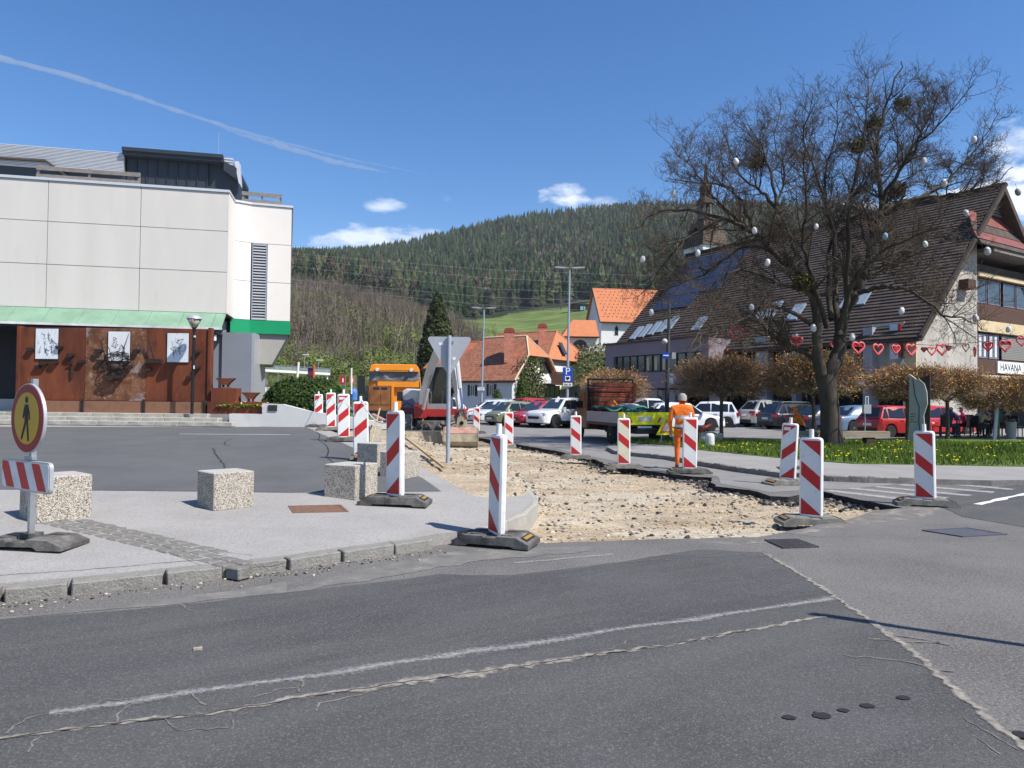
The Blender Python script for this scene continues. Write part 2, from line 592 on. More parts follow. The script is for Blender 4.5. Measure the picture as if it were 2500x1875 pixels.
def ribbon(name, pts, w, zf, m, jit=.0, seed=1, seg=.15, parent=None, mb=None, taper=False, kind='structure'):
 """a thin strip that lies on the surface; pts are ground points"""
 r = random.Random(seed)
 P = [Vector((p[0], p[1])) for p in pts]
 Q = [P[0]]
 for a, b in zip(P, P[1:]):
  k = max(1, int((b - a).length / seg))
  for j in range(1, k + 1):
   Q.append(a.lerp(b, j / k))
 own = mb is None
 mb = mb or MB()
 n = len(Q)
 rows = []
 if not hasattr(mb, 'side'):
  mb.side = []
 for i, q in enumerate(Q):
  d = (Q[min(i + 1, n - 1)] - Q[max(i - 1, 0)]).normalized()
  nn = Vector((-d.y, d.x))
  ww = w(i / (n - 1)) if callable(w) else w
  if taper:
   ww *= max(.15, min(1, 4 * (i / (n - 1)), 4 * (1 - i / (n - 1))))
  off = nn * r.uniform(-jit, jit)
  a = q + off + nn * ww * .5 * (1 + (r.uniform(-.5, .5) if jit else 0))
  b = q + off - nn * ww * .5 * (1 + (r.uniform(-.5, .5) if jit else 0))
  rows.append((a, b))
 k0 = len(mb.v)
 for a, b in rows:
  for p in (a, b):
   z = zf(p.x, p.y) if callable(zf) else zf
   mb.v.append((p.x, p.y, z))
  mb.side += [-1.0, 1.0]
 for i in range(n - 1):
  k = k0 + 2 * i
  mb.f.append((k, k + 1, k + 3, k + 2))
  mb.m.append(0)
 if own:
  o = mb.put(name, m, parent, fix=False)
  bm = bmesh.new()
  bm.from_mesh(o.data)
  if sum(f.normal.z for f in bm.faces) < 0:
   bmesh.ops.reverse_faces(bm, faces=bm.faces[:])
  bm.normal_update()
  bm.to_mesh(o.data)
  bm.free()
  o.data.attributes.new('side', 'FLOAT', 'POINT').data.foreach_set('value', mb.side)
  if parent is None and kind:
   o['kind'] = kind
  return o
def ribput(mb, name, m):
 o = mb.put(name, m, fix=False)
 o.data.attributes.new('side', 'FLOAT', 'POINT').data.foreach_set('value', mb.side)
 return o
px = lambda L, z=0.0: [tuple(G(u, v, z)[:2]) for u, v in L]
pp = lambda L: [tuple(GP(u, v)[:2]) for u, v in L]
g = MB().box((0, 0, -1.35), (6000, 6000, 2)).put('ground', MT['soil'])
g['kind'] = 'structure'
cutL = [(1130, 1312), (1175, 1327), (1300, 1326), (1500, 1320), (1700, 1315), (1850, 1311), (1960, 1291), (2060, 1271), (2140, 1246)]
cutR = [(2205, 1240), (2110, 1222), (2010, 1200), (1925, 1213), (1880, 1211), (1830, 1196), (1745, 1187), (1735, 1175), (1740, 1166), (1690, 1163), (1600, 1152), (1480, 1134), (1455, 1122), (1360, 1101), (1270, 1086), (1190, 1072), (1100, 1058)]
main = px([(-2000, 1640), (0, 1466), (172, 1449), (562, 1404), (838, 1366), (965, 1347), (1060, 1334)])
poly = [(-60, -8), (60, -8), (60, 90), (-30, 90), (-22, 34)] + px([(930, 1058), (1000, 1056), (1100, 1058)])
poly += list(reversed(px(cutR)))[1:-1] + px([(2205, 1240)]) + list(reversed(px(cutL))) + list(reversed(main))
skip = [i for i in range(len(poly)) if not (7 <= i < 7 + len(cutR) + len(cutL) - 1) or 5 + len(cutR) <= i <= 7 + len(cutR)]
sheet('side_road', jag(poly, .045, .2, 5, skip), 0.0, [MT['asphalt_side'], MT['asphalt_cut']], thick=.3)
mk('asphalt_pale', (.215, .209, .20), .9, var=.14, vs=.9, bump=.4, bs=80, speck=(50, (.12, .115, .11), .55, .68, .4), stain=[(.5, (.26, .253, .24), .5, .7, .6), (1.5, (.17, .165, .158), .55, .7, .5)])
sheet('side_street', jag(px([(1100, 1056), (1190, 1069), (1270, 1083), (1360, 1097), (1455, 1117), (1600, 1146), (1690, 1157), (1750, 1163), (1760, 1182), (1880, 1203), (2000, 1194), (2060, 1196), (2260, 1176)]), .03, .4, 17, [12]) + [(60, 14), (60, 88), (-28, 88), (-20, 34)] + px([(930, 1052)]), .0045, MT['asphalt_pale'])
dk = [(-900, 1640), (0, 1515), (136, 1504), (452, 1476), (848, 1431), (1073, 1402), (1250, 1405), (1476, 1377), (1702, 1343), (1866, 1349), (1985, 1420), (2090, 1490), (2165, 1545), (2250, 1610), (2350, 1700), (2420, 1755), (2500, 1825), (2640, 1990), (2800, 2200)]
dpoly = px(dk) + [(3.6, -8), (-60, -8)] + [(-60, -6)]
sk = [0] + list(range(len(dk) - 1, len(dpoly)))
sheet('main_road', jag(dpoly, .03, .22, 8, sk), .004, MT['asphalt_dark'])
dkr = px([(2240, 1216), (2330, 1202), (2500, 1182), (2760, 1165), (2760, 1300), (2500, 1287), (2350, 1262)])
sheet('road_patch', jag(dkr, .03, .4, 12), .004, MT['asphalt_dark'])
ribbon('road_seam', px([(1866, 1349), (1985, 1420), (2090, 1490), (2165, 1545), (2250, 1610), (2350, 1700), (2420, 1755), (2500, 1825), (2640, 1990)], .008), .075, .008, MT['seam_cement'], .009, 4, .05)
ribbon('road_seam', px([(-100, 1820), (0, 1803), (282, 1764), (492, 1742), (735, 1702), (960, 1668), (1250, 1629), (1493, 1592), (1646, 1572), (1821, 1538), (2013, 1504)], .008),
 lambda t: .050 + .09 * math.exp(-((t - .45) / .14) ** 2), .008, MT['seam_cement'], .014, 6, .05)
ribbon('road_seam', px([(-100, 1820), (0, 1803), (282, 1764), (492, 1742), (735, 1702), (960, 1668), (1250, 1629), (1493, 1592), (1646, 1572), (1821, 1538)], .01), .013, .0095, MT['crack_worn'], .012, 16, .05)
ribbon('lane_marking', px([(120, 1742), (469, 1686), (735, 1652), (1250, 1577), (1617, 1521), (2030, 1459)], .008), .15, .009, MT['line_worn'], .003, 9, .3)
ribbon('lane_marking', px([(1255, 1373), (1370, 1363), (1497, 1352)], .008), .09, .005, MT['line_worn'], .008, 10, .12)
ribbon('lane_marking', px([(2385, 1231), (2500, 1206), (2700, 1165)], .012), .10, .011, MT['line_white'], .004, 11, .2)
cm = MB()
for k, (pts, w) in enumerate([([(20, 1790), (60, 1752), (160, 1736), (260, 1707), (350, 1702), (469, 1687)], .011), ([(282, 1764), (292, 1735), (330, 1712)], .012), ([(140, 1748), (150, 1736)], .01),
  ([(735, 1651), (742, 1668), (736, 1690)], .02), ([(620, 1704), (680, 1682), (736, 1676)], .01), ([(770, 1735), (778, 1715), (860, 1700), (960, 1672)], .012), ([(467, 1694), (500, 1722)], .012),
  ([(70, 1835), (72, 1812), (100, 1795)], .01), ([(410, 1752), (428, 1782), (560, 1776)], .008), ([(565, 1780), (570, 1757)], .008), ([(350, 1622), (352, 1640), (380, 1700)], .0),
  ([(1370, 1505), (1430, 1530), (1480, 1545)], .006), ([(1470, 1590), (1510, 1575), (1540, 1560)], .006), ([(1845, 1415), (1920, 1435), (1990, 1455), (2015, 1485)], .007), ([(1915, 1433), (1935, 1425)], .01),
  ([(1950, 1445), (2010, 1455)], .006), ([(1800, 1412), (1850, 1425)], .006), ([(440, 1476), (480, 1497)], .012), ([(2350, 1750), (2420, 1790), (2490, 1830)], .008), ([(2390, 1800), (2440, 1840)], .008)]):
 if w:
  ribbon('', px(pts, .008), w * 2.2, .0075, None, .012, 20 + k, .04, mb=cm)
o = ribput(cm, 'road_cracks', MT['crack'])
o['kind'] = 'structure'
cm = MB()
for k, pts in enumerate([[(1866, 1345), (1900, 1375)], [(476, 1738), (505, 1742)], [(1725, 1560), (1740, 1565)]]):
 ribbon('', px(pts, .008), .022, .0085, None, .015, 60 + k, .05, mb=cm)
for k, pts in enumerate([[(1710, 1361), (1820, 1352), (1900, 1362)], [(1500, 1375), (1600, 1365), (1660, 1368)], [(1580, 1358), (1700, 1352)], [(1920, 1300), (2010, 1310), (2110, 1308)], [(2060, 1600), (2200, 1612), (2330, 1640)], [(2120, 1560), (2300, 1570)], [(2150, 1545), (2240, 1556), (2320, 1575)]]):
 ribbon('', px(pts, .008), .03, .0087, None, .02, 70 + k, .06, mb=cm)
o = ribput(cm, 'road_cracks', MT['crack'])
o['kind'] = 'structure'
for k, (u, v, r) in enumerate([(1927, 1751, .045), (2007, 1747, .065), (2060, 1734, .04), (2118, 1723, .05), (2206, 1703, .05), (1990, 1738, .012)]):
 q = G(u, v, .008)
 rr = random.Random(k)
 o = MB().face([(q.x + math.cos(a) * r * .75 * rr.uniform(.85, 1.1), q.y + math.sin(a) * r * .6 * rr.uniform(.8, 1.1), .0095) for a in [i * math.pi / 8 for i in range(16)]]).put('oil_spot', MT['oil'], fix=False)
 o['kind'] = 'structure'
sheet('dust_patch', jag(px([(1690, 1322), (1860, 1318), (1980, 1292), (2130, 1253), (2250, 1236), (2300, 1238), (2260, 1262), (2150, 1276), (2030, 1292), (1900, 1322), (1780, 1330)]), .06, .15, 14), .003, MT['dust'])
sheet('dust_patch', jag(px([(690, 1452), (820, 1408), (960, 1376), (1100, 1348), (1250, 1340), (1440, 1335), (1440, 1345), (1300, 1360), (1180, 1368), (1000, 1400), (840, 1425)]), .05, .15, 15), .0035, mat('gutter', (.17, .162, .15), .95, var=.25, vs=4, bump=.6, bs=60, stain=[(4, (.27, .25, .215), .55, .68, .8)]))
sheet('gutter_strip', jag(px([(-400, 1560), (0, 1508), (172, 1492), (562, 1444), (700, 1418), (700, 1447), (452, 1474), (136, 1501), (0, 1513), (-400, 1566)]), .03, .2, 16), .003, bpy.data.materials['gutter'])
zeb = [((2347, 1169), (2540, 1181)), ((2279, 1178), (2474, 1195)), ((2195, 1183), (2427, 1202)), ((2138, 1188), (2369, 1210)), ((2076, 1192), (2311, 1216)), ((2018, 1197), (2206, 1219))]
for a, b in zeb:
 o = ribbon('crossing_stripe', px([a, b], .004), .40, .006, MT['line_faded'], .0, 3, .3)
dpl = pp([(-1500, 1203), (700, 1203), (1077, 1200), (1032, 1168), (900, 1112), (800, 1066), (736, 1040), (565, 1043), (-1500, 1040)])
kl = [(-700, 1500), (-250, 1462), (0, 1440), (172, 1424), (400, 1400), (562, 1383), (702, 1366), (838, 1347), (965, 1330), (1060, 1317)]
KP = [G(u, v, .10) for u, v in kl]
def kside(p, i, off):
 d = (KP[min(i + 1, len(KP) - 1)] - KP[max(i - 1, 0)]).normalized()
 return p + Vector((-d.y, d.x, 0)) * off
kin = [kside(p, i, .15) for i, p in enumerate(KP)]
pav = [(p.x, p.y) for p in kin] + pp([(1130, 1296)]) + [tuple(G(u, v, .14)[:2]) for u, v in [(1180, 1284), (1235, 1266), (1280, 1246), (1302, 1226), (1296, 1219)]]
pav += pp([(1200, 1215), (1163, 1213), (1100, 1180), (1035, 1142), (960, 1112), (880, 1080), (800, 1049), (768, 1036), (640, 1030)]) + [(-14, 30), (-40, 30)]
sheet('pavement', jag(pav, .012, .3, 2, [0, 1, 2, 3, 4, 5, 6, 7, 8] + list(range(26, 40))), plaza_z, MT['pavement_light'], thick=.5, step=.8)
sheet('plaza', dpl, lambda x, y: plaza_z(x, y) + .005, MT['asphalt_plaza'], step=.8)
pz = lambda e: (lambda x, y: plaza_z(x, y) + e)
ribbon('plaza_marking', pp([(438, 1060), (575, 1061), (708, 1062)]), .10, pz(.009), MT['line_white'], 0, 1, .4)
ribbon('plaza_marking', pp([(400, 1053), (450, 1054)]), .16, pz(.009), MT['line_red'], 0, 1, .4)
cm = MB()
for k, (pts, w) in enumerate([([(565, 1072), (548, 1080), (550, 1088), (562, 1090)], .03), ([(520, 1095), (526, 1110), (535, 1122), (545, 1135), (550, 1146)], .04), ([(0, 1170), (60, 1168), (110, 1170)], .02)]):
 ribbon('', pp(pts), w, pz(.009), None, .02, 90 + k, .1, mb=cm)
o = ribput(cm, 'plaza_cracks', MT['crack_worn'])
o['kind'] = 'structure'
cm = MB()
for k, (pts, w) in enumerate([([(0, 1405), (170, 1395), (400, 1375), (560, 1362)], .012), ([(420, 1352), (470, 1372), (490, 1380)], .008), ([(560, 1350), (500, 1372)], .006), ([(230, 1278), (300, 1292), (340, 1300)], .008), ([(480, 1340), (620, 1357)], .006), ([(560, 1385), (700, 1368)], .006)]):
 ribbon('', pp(pts), w, pz(.004), None, .01, 100 + k, .08, mb=cm)
o = ribput(cm, 'pavement_cracks', MT['crack_worn'])
o['kind'] = 'structure'
def stone_mesh(name, L, D, H, seed, m, amp=.012, n=(7, 2, 3)):
 bm = bmesh.new()
 bmesh.ops.create_cube(bm, size=1)
 bmesh.ops.bevel(bm, geom=bm.edges[:], offset=.06, segments=1, affect='EDGES')
 for ax in range(3):
  for k in range(1, n[ax]):
   co, no = [0, 0, 0], [0, 0, 0]
   co[ax], no[ax] = -.5 + k / n[ax], 1
   bmesh.ops.bisect_plane(bm, geom=bm.verts[:] + bm.edges[:] + bm.faces[:], dist=1e-5, plane_co=co, plane_no=no)
 for v in bm.verts:
  for ax, S in ((0, L), (1, D), (2, H)):
   c = v.co[ax]
   if abs(abs(c) - .44) < .003:
    v.co[ax] = math.copysign(.5 - min(.4, .010 / S), c)
  v.co = Vector((v.co.x * L, v.co.y * D, v.co.z * H))
  nv = noise.noise_vector(v.co * 7 + Vector((seed * 3.1, seed, 0)))
  v.co += nv * amp + noise.noise_vector(v.co * 22 + Vector((seed, 0, 3))) * amp * .4
 me = bpy.data.meshes.new(name)
 bm.to_mesh(me)
 bm.free()
 me.materials.append(m)
 return me
kerb = bpy.data.objects.new('kerb', None)
COL.objects.link(kerb)
kerb['kind'] = 'structure'
def kstone(a, b, top, D, H, seed, m, gap=.012, name='kerb_stone', amp=.012, parent=None, side=1):
 d = Vector((b[0] - a[0], b[1] - a[1], 0))
 L = d.length
 d.normalize()
 nrm = Vector((-d.y, d.x, 0)) * side
 o = bpy.data.objects.new(name, stone_mesh(name, L - gap, D, H, seed, m, amp))
 COL.objects.link(o)
 o.parent = parent or kerb
 c = Vector((a[0] + b[0], a[1] + b[1], 0)) * .5 + nrm * (D * .5)
 za = (top(c.x, c.y) if callable(top) else top)
 o.location = (c.x, c.y, za - H / 2)
 o.rotation_euler = (random.Random(seed).uniform(-.02, .02), 0, math.atan2(d.y, d.x))
 return o
for i in range(len(KP) - 1):
 a, b = KP[i], KP[i + 1]
 cut = [a, b] if (b - a).length < 1.4 else [a.lerp(b, k / round((b - a).length)) for k in range(round((b - a).length) + 1)]
 for j in range(len(cut) - 1):
  kstone(cut[j], cut[j + 1], .104, .16, .32, 5 * i + j, MT['granite'], gap=.05 if i in (2, 4, 6) else .02, amp=.008)
cc = [G(u, v, .12) for u, v in [(1178, 1292), (1240, 1273), (1288, 1252), (1314, 1228), (1314, 1212), (1285, 1180)]]
for i in range(len(cc) - 1):
 kstone(cc[i], cc[i + 1], .125 - .03 * (i > 3), .17, .4, 80 + i, MT['concrete_kerb'], gap=.004, amp=.012)
fk = [(1500, 1100), (1557, 1106), (1628, 1113), (1702, 1126), (1800, 1141), (1900, 1153), (2020, 1162), (2120, 1166), (2235, 1168)]
FKP = [G(u, v, .11) for u, v in fk]
fkerb = bpy.data.objects.new('far_kerb', None)
COL.objects.link(fkerb)
fkerb['kind'] = 'structure'
n = 0
for a, b in zip(FKP, FKP[1:]):
 k = max(1, round((b - a).length / .31))
 for j in range(k):
  n += 1
  kstone(a.lerp(b, j / k), a.lerp(b, (j + 1) / k), .115 + random.Random(n).uniform(-.012, .012), .14, .2, 200 + n, MT['granite_dark'], gap=.055, amp=.012, parent=fkerb, side=1)
sheet('footpath', [(p.x, p.y) for p in FKP] + px([(2420, 1172), (2760, 1168), (2760, 1132), (2500, 1136), (2085, 1130), (1881, 1114), (1700, 1096), (1640, 1086), (1537, 1080), (1480, 1090)], .11), .105, [MT['pavement_far'], MT['granite_dark']], thick=.2)
isl = px([(1500, 1086), (1537, 1080), (1640, 1086), (1700, 1096), (1881, 1114), (2085, 1130), (2500, 1137), (2760, 1137), (2760, 1066), (2500, 1066), (2050, 1071), (1760, 1073), (1620, 1066), (1540, 1068)], .13)
lawn = sheet('lawn', jag(isl, .05, .3, 33), lambda x, y: .125 + .03 * noise.noise(Vector((x * .6, y * .6, 0))), MT['grass_base'], thick=.1, step=.6)
sb = bpy.data.objects.new('sett_band', None)
COL.objects.link(sb)
sb['kind'] = 'structure'
A, B = GP(150, 1272), GP(640, 1385)
d = (B - A)
d.z = 0
L = d.length
d.normalize()
nrm = Vector((-d.y, d.x, 0))
sm = [stone_mesh('sett', .17, .12, .1, 300 + k, MT['sett'], .006, (2, 2, 1)) for k in range(4)]
k = 0
for row in range(3):
 s = .09 * row
 while s < L - .1 - (.5 if row == 2 else 0):
  q = A + d * s + nrm * (.13 * (row - 1))
  o = bpy.data.objects.new('sett', sm[k % 4])
  COL.objects.link(o)
  o.parent = sb
  o.location = (q.x, q.y, plaza_z(q.x, q.y) - .042 + rnd.uniform(-.003, .004))
  o.rotation_euler = (0, 0, math.atan2(d.y, d.x) + rnd.uniform(-.06, .06))
  s += .185
  k += 1
lb = [(1130, 1300), (1240, 1262), (1312, 1215), (1282, 1178), (1236, 1161), (1124, 1133), (1030, 1100), (880, 1060)]
LB = px(lb, 0)
def left_of(x, y):
 """signed distance to the broken kerb line (positive: towards the plaza)"""
 best, sg = 9, 0
 for (x0, y0), (x1, y1) in zip(LB, LB[1:]):
  dx, dy = x1 - x0, y1 - y0
  t = max(0, min(1, ((x - x0) * dx + (y - y0) * dy) / (dx * dx + dy * dy)))
  ex, ey = x - x0 - t * dx, y - y0 - t * dy
  q = math.hypot(ex, ey)
  if q < best:
   best, sg = q, dx * ey - dy * ex
 return best if sg > 0 else -best
def dirt_z(x, y, fine=True):
 p = Vector((x, y, 0))
 s = left_of(x, y)
 t = max(0, min(1, (s + .15) / .45))
 t = t * t * (3 - 2 * t)
 base = -.112 + .015 * max(-1, min(1, (12 - y) / 6))
 z = base * (1 - t) + (plaza_z(x, y) - .045) * t
 z += .05 * noise.noise(p * .7) + .03 * noise.noise(Vector((x * 1.2, y * 3.4, 0))) + .03 * max(0, 1 - abs(s + .12) / .3)
 if fine:
  z += .018 * noise.noise(p * 7) + .014 * noise.noise(p * 17) + .008 * noise.noise(p * 40)
 if y < 8.2:
  e = max(0, min(1, (y - 6.9) / .6)) if x < 4.5 else 1
  z = z * e + (-.045 + .012 * noise.noise(p * 9)) * (1 - e)
 return min(z, max(-.02, plaza_z(x, y) - .02)) if s < 0 else min(z, plaza_z(x, y) - .018)
def grid_mesh(name, xs, ys, zf, m):
 v, f = [], []
 nx = len(xs)
 for y in ys:
  for x in xs:
   v.append((x, y, zf(x, y)))
 for j in range(len(ys) - 1):
  for i in range(nx - 1):
   k = j * nx + i
   f.append((k, k + 1, k + nx + 1, k + nx))
 me = bpy.data.meshes.new(name)
 me.from_pydata(v, [], f)
 me.materials.append(m)
 me.polygons.foreach_set('use_smooth', [True] * len(f))
 o = bpy.data.objects.new(name, me)
 COL.objects.link(o)
 return o
ys = []
y = 6.4
while y < 32:
 ys.append(y)
 y += .0075 * y
xs = [-5.4 + .08 * i for i in range(int(13 / .08))]
dg = grid_mesh('excavated_earth', xs, ys, dirt_z, MT['dirt'])
dg['kind'] = 'structure'
def rocks(name, n, place, size, mats, seed, big=None):
 r = random.Random(seed)
 ico = bmesh.new()
 bmesh.ops.create_icosphere(ico, subdivisions=1, radius=1)
 bv = [v.co.copy() for v in ico.verts]
 bf = [tuple(v.index for v in f.verts) for f in ico.faces]
 ico.free()
 mb = MB()
 i = 0
 while i < n:
  q = place(r)
  if q is None:
   continue
  i += 1
  x, y, z = q
  s = size(r)
  k = len(mb.v)
  rot = Matrix.Rotation(r.uniform(0, 6.28), 3, 'Z') @ Matrix.Rotation(r.uniform(-.5, .5), 3, 'X')
  sc = Vector((s * r.uniform(.7, 1.4), s * r.uniform(.7, 1.2), s * r.uniform(.4, .8)))
  for c in bv:
   w = c * r.uniform(.78, 1.12)
   w = rot @ Vector((w.x * sc.x, w.y * sc.y, w.z * sc.z))
   mb.v.append((x + w.x, y + w.y, z + w.z * 1.0 + sc.z * .35))
  mi = r.choices(range(len(mats)), [1.0] * len(mats))[0]
  for f in bf:
   mb.f.append(tuple(k + t for t in f))
   mb.m.append(mi)
 o = mb.put(name, mats, fix=False)
 o['kind'] = 'stuff'
 return o
DP = px([(1120, 1318), (1960, 1285), (2180, 1240), (2010, 1205), (1735, 1180), (1480, 1136), (1270, 1090), (1100, 1062), (900, 1062), (1030, 1130), (1110, 1185), (1220, 1215), (1300, 1222), (1310, 1245)])
def inside(x, y, P):
 c = False
 for (x0, y0), (x1, y1) in zip(P, P[1:] + P[:1]):
  if (y0 > y) != (y1 > y) and x < (x1 - x0) * (y - y0) / (y1 - y0) + x0:
   c = not c
 return c
def in_dirt(r):
 y = 7 + 17 * r.random() ** 1.7
 x = r.uniform(-5, 7.2)
 if not inside(x, y, DP):
  return None
 return x, y, dirt_z(x, y, False)
o = rocks('rubble', 4600, in_dirt, lambda r: .009 + .036 * r.random() ** 3.2, [MT['stone_pale'], MT['stone_dark'], MT['stone_pale'], MT['dirt'], MT['stone_pale'], MT['dirt']], 5)
tag(o, 'loose stones and broken asphalt crumbs strewn over the excavated earth', 'rubble')
EDGE = px(cutR[:-2])
def by_edge(r):
 i = r.randrange(len(EDGE) - 1)
 t = r.random()
 x = EDGE[i][0] * (1 - t) + EDGE[i + 1][0] * t + r.gauss(-.12, .16)
 y = EDGE[i][1] * (1 - t) + EDGE[i + 1][1] * t - abs(r.gauss(0, .22)) + .05
 return x, y, -.095
o = rocks('asphalt_crumbs', 900, by_edge, lambda r: .012 + .045 * r.random() ** 2.5, [MT['asphalt_cut'], MT['stone_dark'], MT['asphalt_side']], 6)
tag(o, 'dark asphalt crumbs fallen along the cut road edge', 'rubble')
def by_kerb(r):
 i = r.randrange(len(LB) - 2)
 t = r.random()
 x = LB[i][0] * (1 - t) + LB[i + 1][0] * t + r.gauss(0, .16)
 y = LB[i][1] * (1 - t) + LB[i + 1][1] * t + r.gauss(0, .16)
 if i == 0 and r.random() < .4:
  return None
 return x, y, dirt_z(x, y, False)
o = rocks('kerb_rubble', 700, by_kerb, lambda r: .012 + .04 * r.random() ** 2.2, [MT['stone_pale'], MT['stone_dark'], MT['concrete_kerb']], 9)
tag(o, 'broken kerb rubble and pale lumps along the curved kerb stump', 'rubble')
def by_gut(r):
 i = r.randrange(len(KP) - 1)
 q = KP[i].lerp(KP[i + 1], r.random())
 off = -abs(r.gauss(0, .13))
 q = kside(q, i, off - .02)
 return q.x, q.y, .004
o = rocks('gutter_grit', 500, by_gut, lambda r: .004 + .012 * r.random() ** 3, [MT['stone_pale'], MT['stone_dark']], 10)
tag(o, 'fine grit and pebbles in the gutter below the granite kerb', 'grit')
def cover(name, label, c4, zf, m, th=.01, bars=0, frame_m=None):
 ps = [Vector((p[0], p[1], 0)) for p in c4]
 c = sum(ps, Vector()) / 4
 z = zf(c.x, c.y) if callable(zf) else zf
 t = T(name, label, 'drain grate' if bars else 'manhole cover', (c.x, c.y, z))
 L = [Vector((p.x - c.x, p.y - c.y, (zf(p.x, p.y) - z) if callable(zf) else 0)) for p in ps]
 mb = MB()
 sc = 1.0
 for i in range(4):
  a, b = L[i], L[(i + 1) % 4]
  ai, bi = a * .88, b * .88
  mb.face([(q.x, q.y, q.z + th) for q in (a, b, bi, ai)])
  mb.face([(a.x, a.y, a.z - .02), (b.x, b.y, b.z - .02), (b.x, b.y, b.z + th), (a.x, a.y, a.z + th)])
  mb.face([(ai.x, ai.y, ai.z - .02), (bi.x, bi.y, bi.z - .02), (bi.x, bi.y, bi.z + th), (ai.x, ai.y, ai.z + th)])
 mb.put('frame', frame_m or m, t)
 if bars:
  MB().face([(p.x * .87, p.y * .87, .001) for p in L]).put('pit', MT['trim_black'], t)
  for k in range(bars):
   s = (k + .5) / bars
   a = (L[0].lerp(L[1], s)) * .87
   b = (L[3].lerp(L[2], s)) * .87
   w = (L[1] - L[0]).normalized() * .016
   mb = MB().face([(p.x, p.y, th) for p in (a - w, a + w, b + w, b - w)])
   for s2 in (-1, 1):
    mb.face([(p.x, p.y, q) for p, q in ((a + w * s2, .002), (b + w * s2, .002), (b + w * s2, th), (a + w * s2, th))])
   mb.put('bar', m, t)
 else:
  MB().face([(p.x * .865, p.y * .865, p.z * .865 + th * .6) for p in L]).put('lid', m, t)
 return t
cover('drain_grate', 'black cast iron drain grate with curved bars sunk beside the dig', px([(1866, 1320), (1946, 1318), (2000, 1337), (1912, 1340)]), .004, MT['iron_dark'], .012, 9)
cover('manhole_cover', 'smooth blue grey rectangular cover set in the grey road on the right', px([(2250, 1296), (2362, 1290), (2460, 1306), (2350, 1312)]), .004, MT['iron_blue'])
cover('manhole_cover', 'rusty brown rectangular iron cover in the pale pavement before a rubber foot', [tuple(GP(*q)[:2]) for q in [(715, 1253), (703, 1236), (832, 1233), (852, 1250)]], plaza_z, MT['iron_rust'], .007)
cover('manhole_cover', 'small dark cover in the far footpath beside the lawn', px([(1895, 1140), (1975, 1138), (1990, 1145), (1905, 1147)], .11), .107, MT['iron_dark'])
cover('manhole_cover', 'small dark cover in the road below the far kerb', px([(1800, 1151), (1825, 1150), (1832, 1153), (1806, 1154)], 0), .004, MT['iron_dark'])
q = G(483, 1584, .01)
tag(MB().box((q.x, q.y, .012), (.05, .03, .012), .4).put('pebble', MT['stone_pale']), 'single small pale pebble lying on the dark road', 'pebble')
q = G(2495, 1795, .006)
tag(MB().lathe([(.0, .002), (.03, .003), (.04, .002)], (q.x, q.y, .008), 12).put('pothole', MT['crack_dark']), 'small black hole where the cement seam meets the right edge', 'pothole')
TU = [600, 700, 800, 900, 1000, 1100, 1200, 1300, 1450, 1600, 1800, 2050, 2500]
TY = [60, 85, 110, 150, 220, 330, 450, 650, 1000, 1600]
TV = [
 [hor(q) + 46 for q in TU],
 [hor(q) + 14 for q in TU],
 [905, 905, 906, 908, 918, 928, 934, 936, 936, 936, 936, 936, 940],
 [850, 850, 852, 856, 872, 890, 896, 896, 892, 885, 880, 880, 890],
 [772, 770, 772, 786, 812, 842, 862, 864, 852, 835, 830, 830, 840],
 [715, 715, 722, 745, 772, 806, 818, 815, 800, 775, 770, 770, 790],
 [686, 690, 700, 722, 748, 776, 776, 764, 748, 738, 732, 730, 760],
 [655, 662, 668, 676, 690, 700, 688, 678, 655, 645, 640, 642, 695],
 [643, 643, 640, 632, 615, 590, 565, 549, 531, 520, 521, 526, 610],
 [650, 650, 650, 650, 640, 620, 600, 580, 560, 550, 550, 560, 640]]
TVn = np.array(TV, float)
def terr(u, Y):
 """terrain height in column u (photo pixels) at depth Y"""
 u = np.clip(np.asarray(u, float), TU[0], TU[-1])
 Y = np.asarray(Y, float)
 ly = np.log(np.clip(Y, TY[0], TY[-1]))
 LY = np.log(np.array(TY, float))
 j = np.clip(np.searchsorted(LY, ly) - 1, 0, len(TY) - 2)
 t = (ly - LY[j]) / (LY[j + 1] - LY[j])
 t = t * t * (3 - 2 * t) * .35 + t * .65
 i = np.clip(np.searchsorted(TU, u) - 1, 0, len(TU) - 2)
 tu = np.array(TU, float)
 s = (u - tu[i]) / (tu[i + 1] - tu[i])
 v = (TVn[j, i] * (1 - s) + TVn[j, i + 1] * s) * (1 - t) + (TVn[j + 1, i] * (1 - s) + TVn[j + 1, i + 1] * s) * t
 z = 1.55 + (hor(u) - v) / FPX * Y
 return np.where(Y > 1000, np.minimum(z, 1e9), z)
us = np.array([-6000, -3500, -2000, -1000, -400, 0, 300, 500] + list(range(580, 2620, 20)) + [2800, 3300, 4200, 6000], float)
Ys = np.exp(np.linspace(math.log(60), math.log(1600), 90))
v, f, cols = [], [], []
rs = np.random.RandomState(3)
for Y in Ys:
 for u in us:
  z = float(terr(u, Y))
  x = (u - 1250) / FPX * Y
  z += 1.2 * min(1, max(0, (Y - 95) / 100)) * noise.noise(Vector((x * .02, Y * .02, 0)))
  v.append((x, float(Y), z - (.35 if Y < 62 else 0)))
  mead = (1165 < u < 1480) and 250 < Y < 452 + .08 * (u - 1165)
  if mead:
   c = (.115, .16, .042)
  elif Y > 430:
   c = (.028, .034, .018)
  elif u > 1120:
   c = (.10, .115, .04) if Y > 200 else (.085, .12, .03)
  else:
   k = min(1, max(0, (Y - 110) / 70))
   c = (.10 + .01 * k, .135 - .02 * k, .035 + .015 * k)
  cols.append((*c, 1))
nu = len(us)
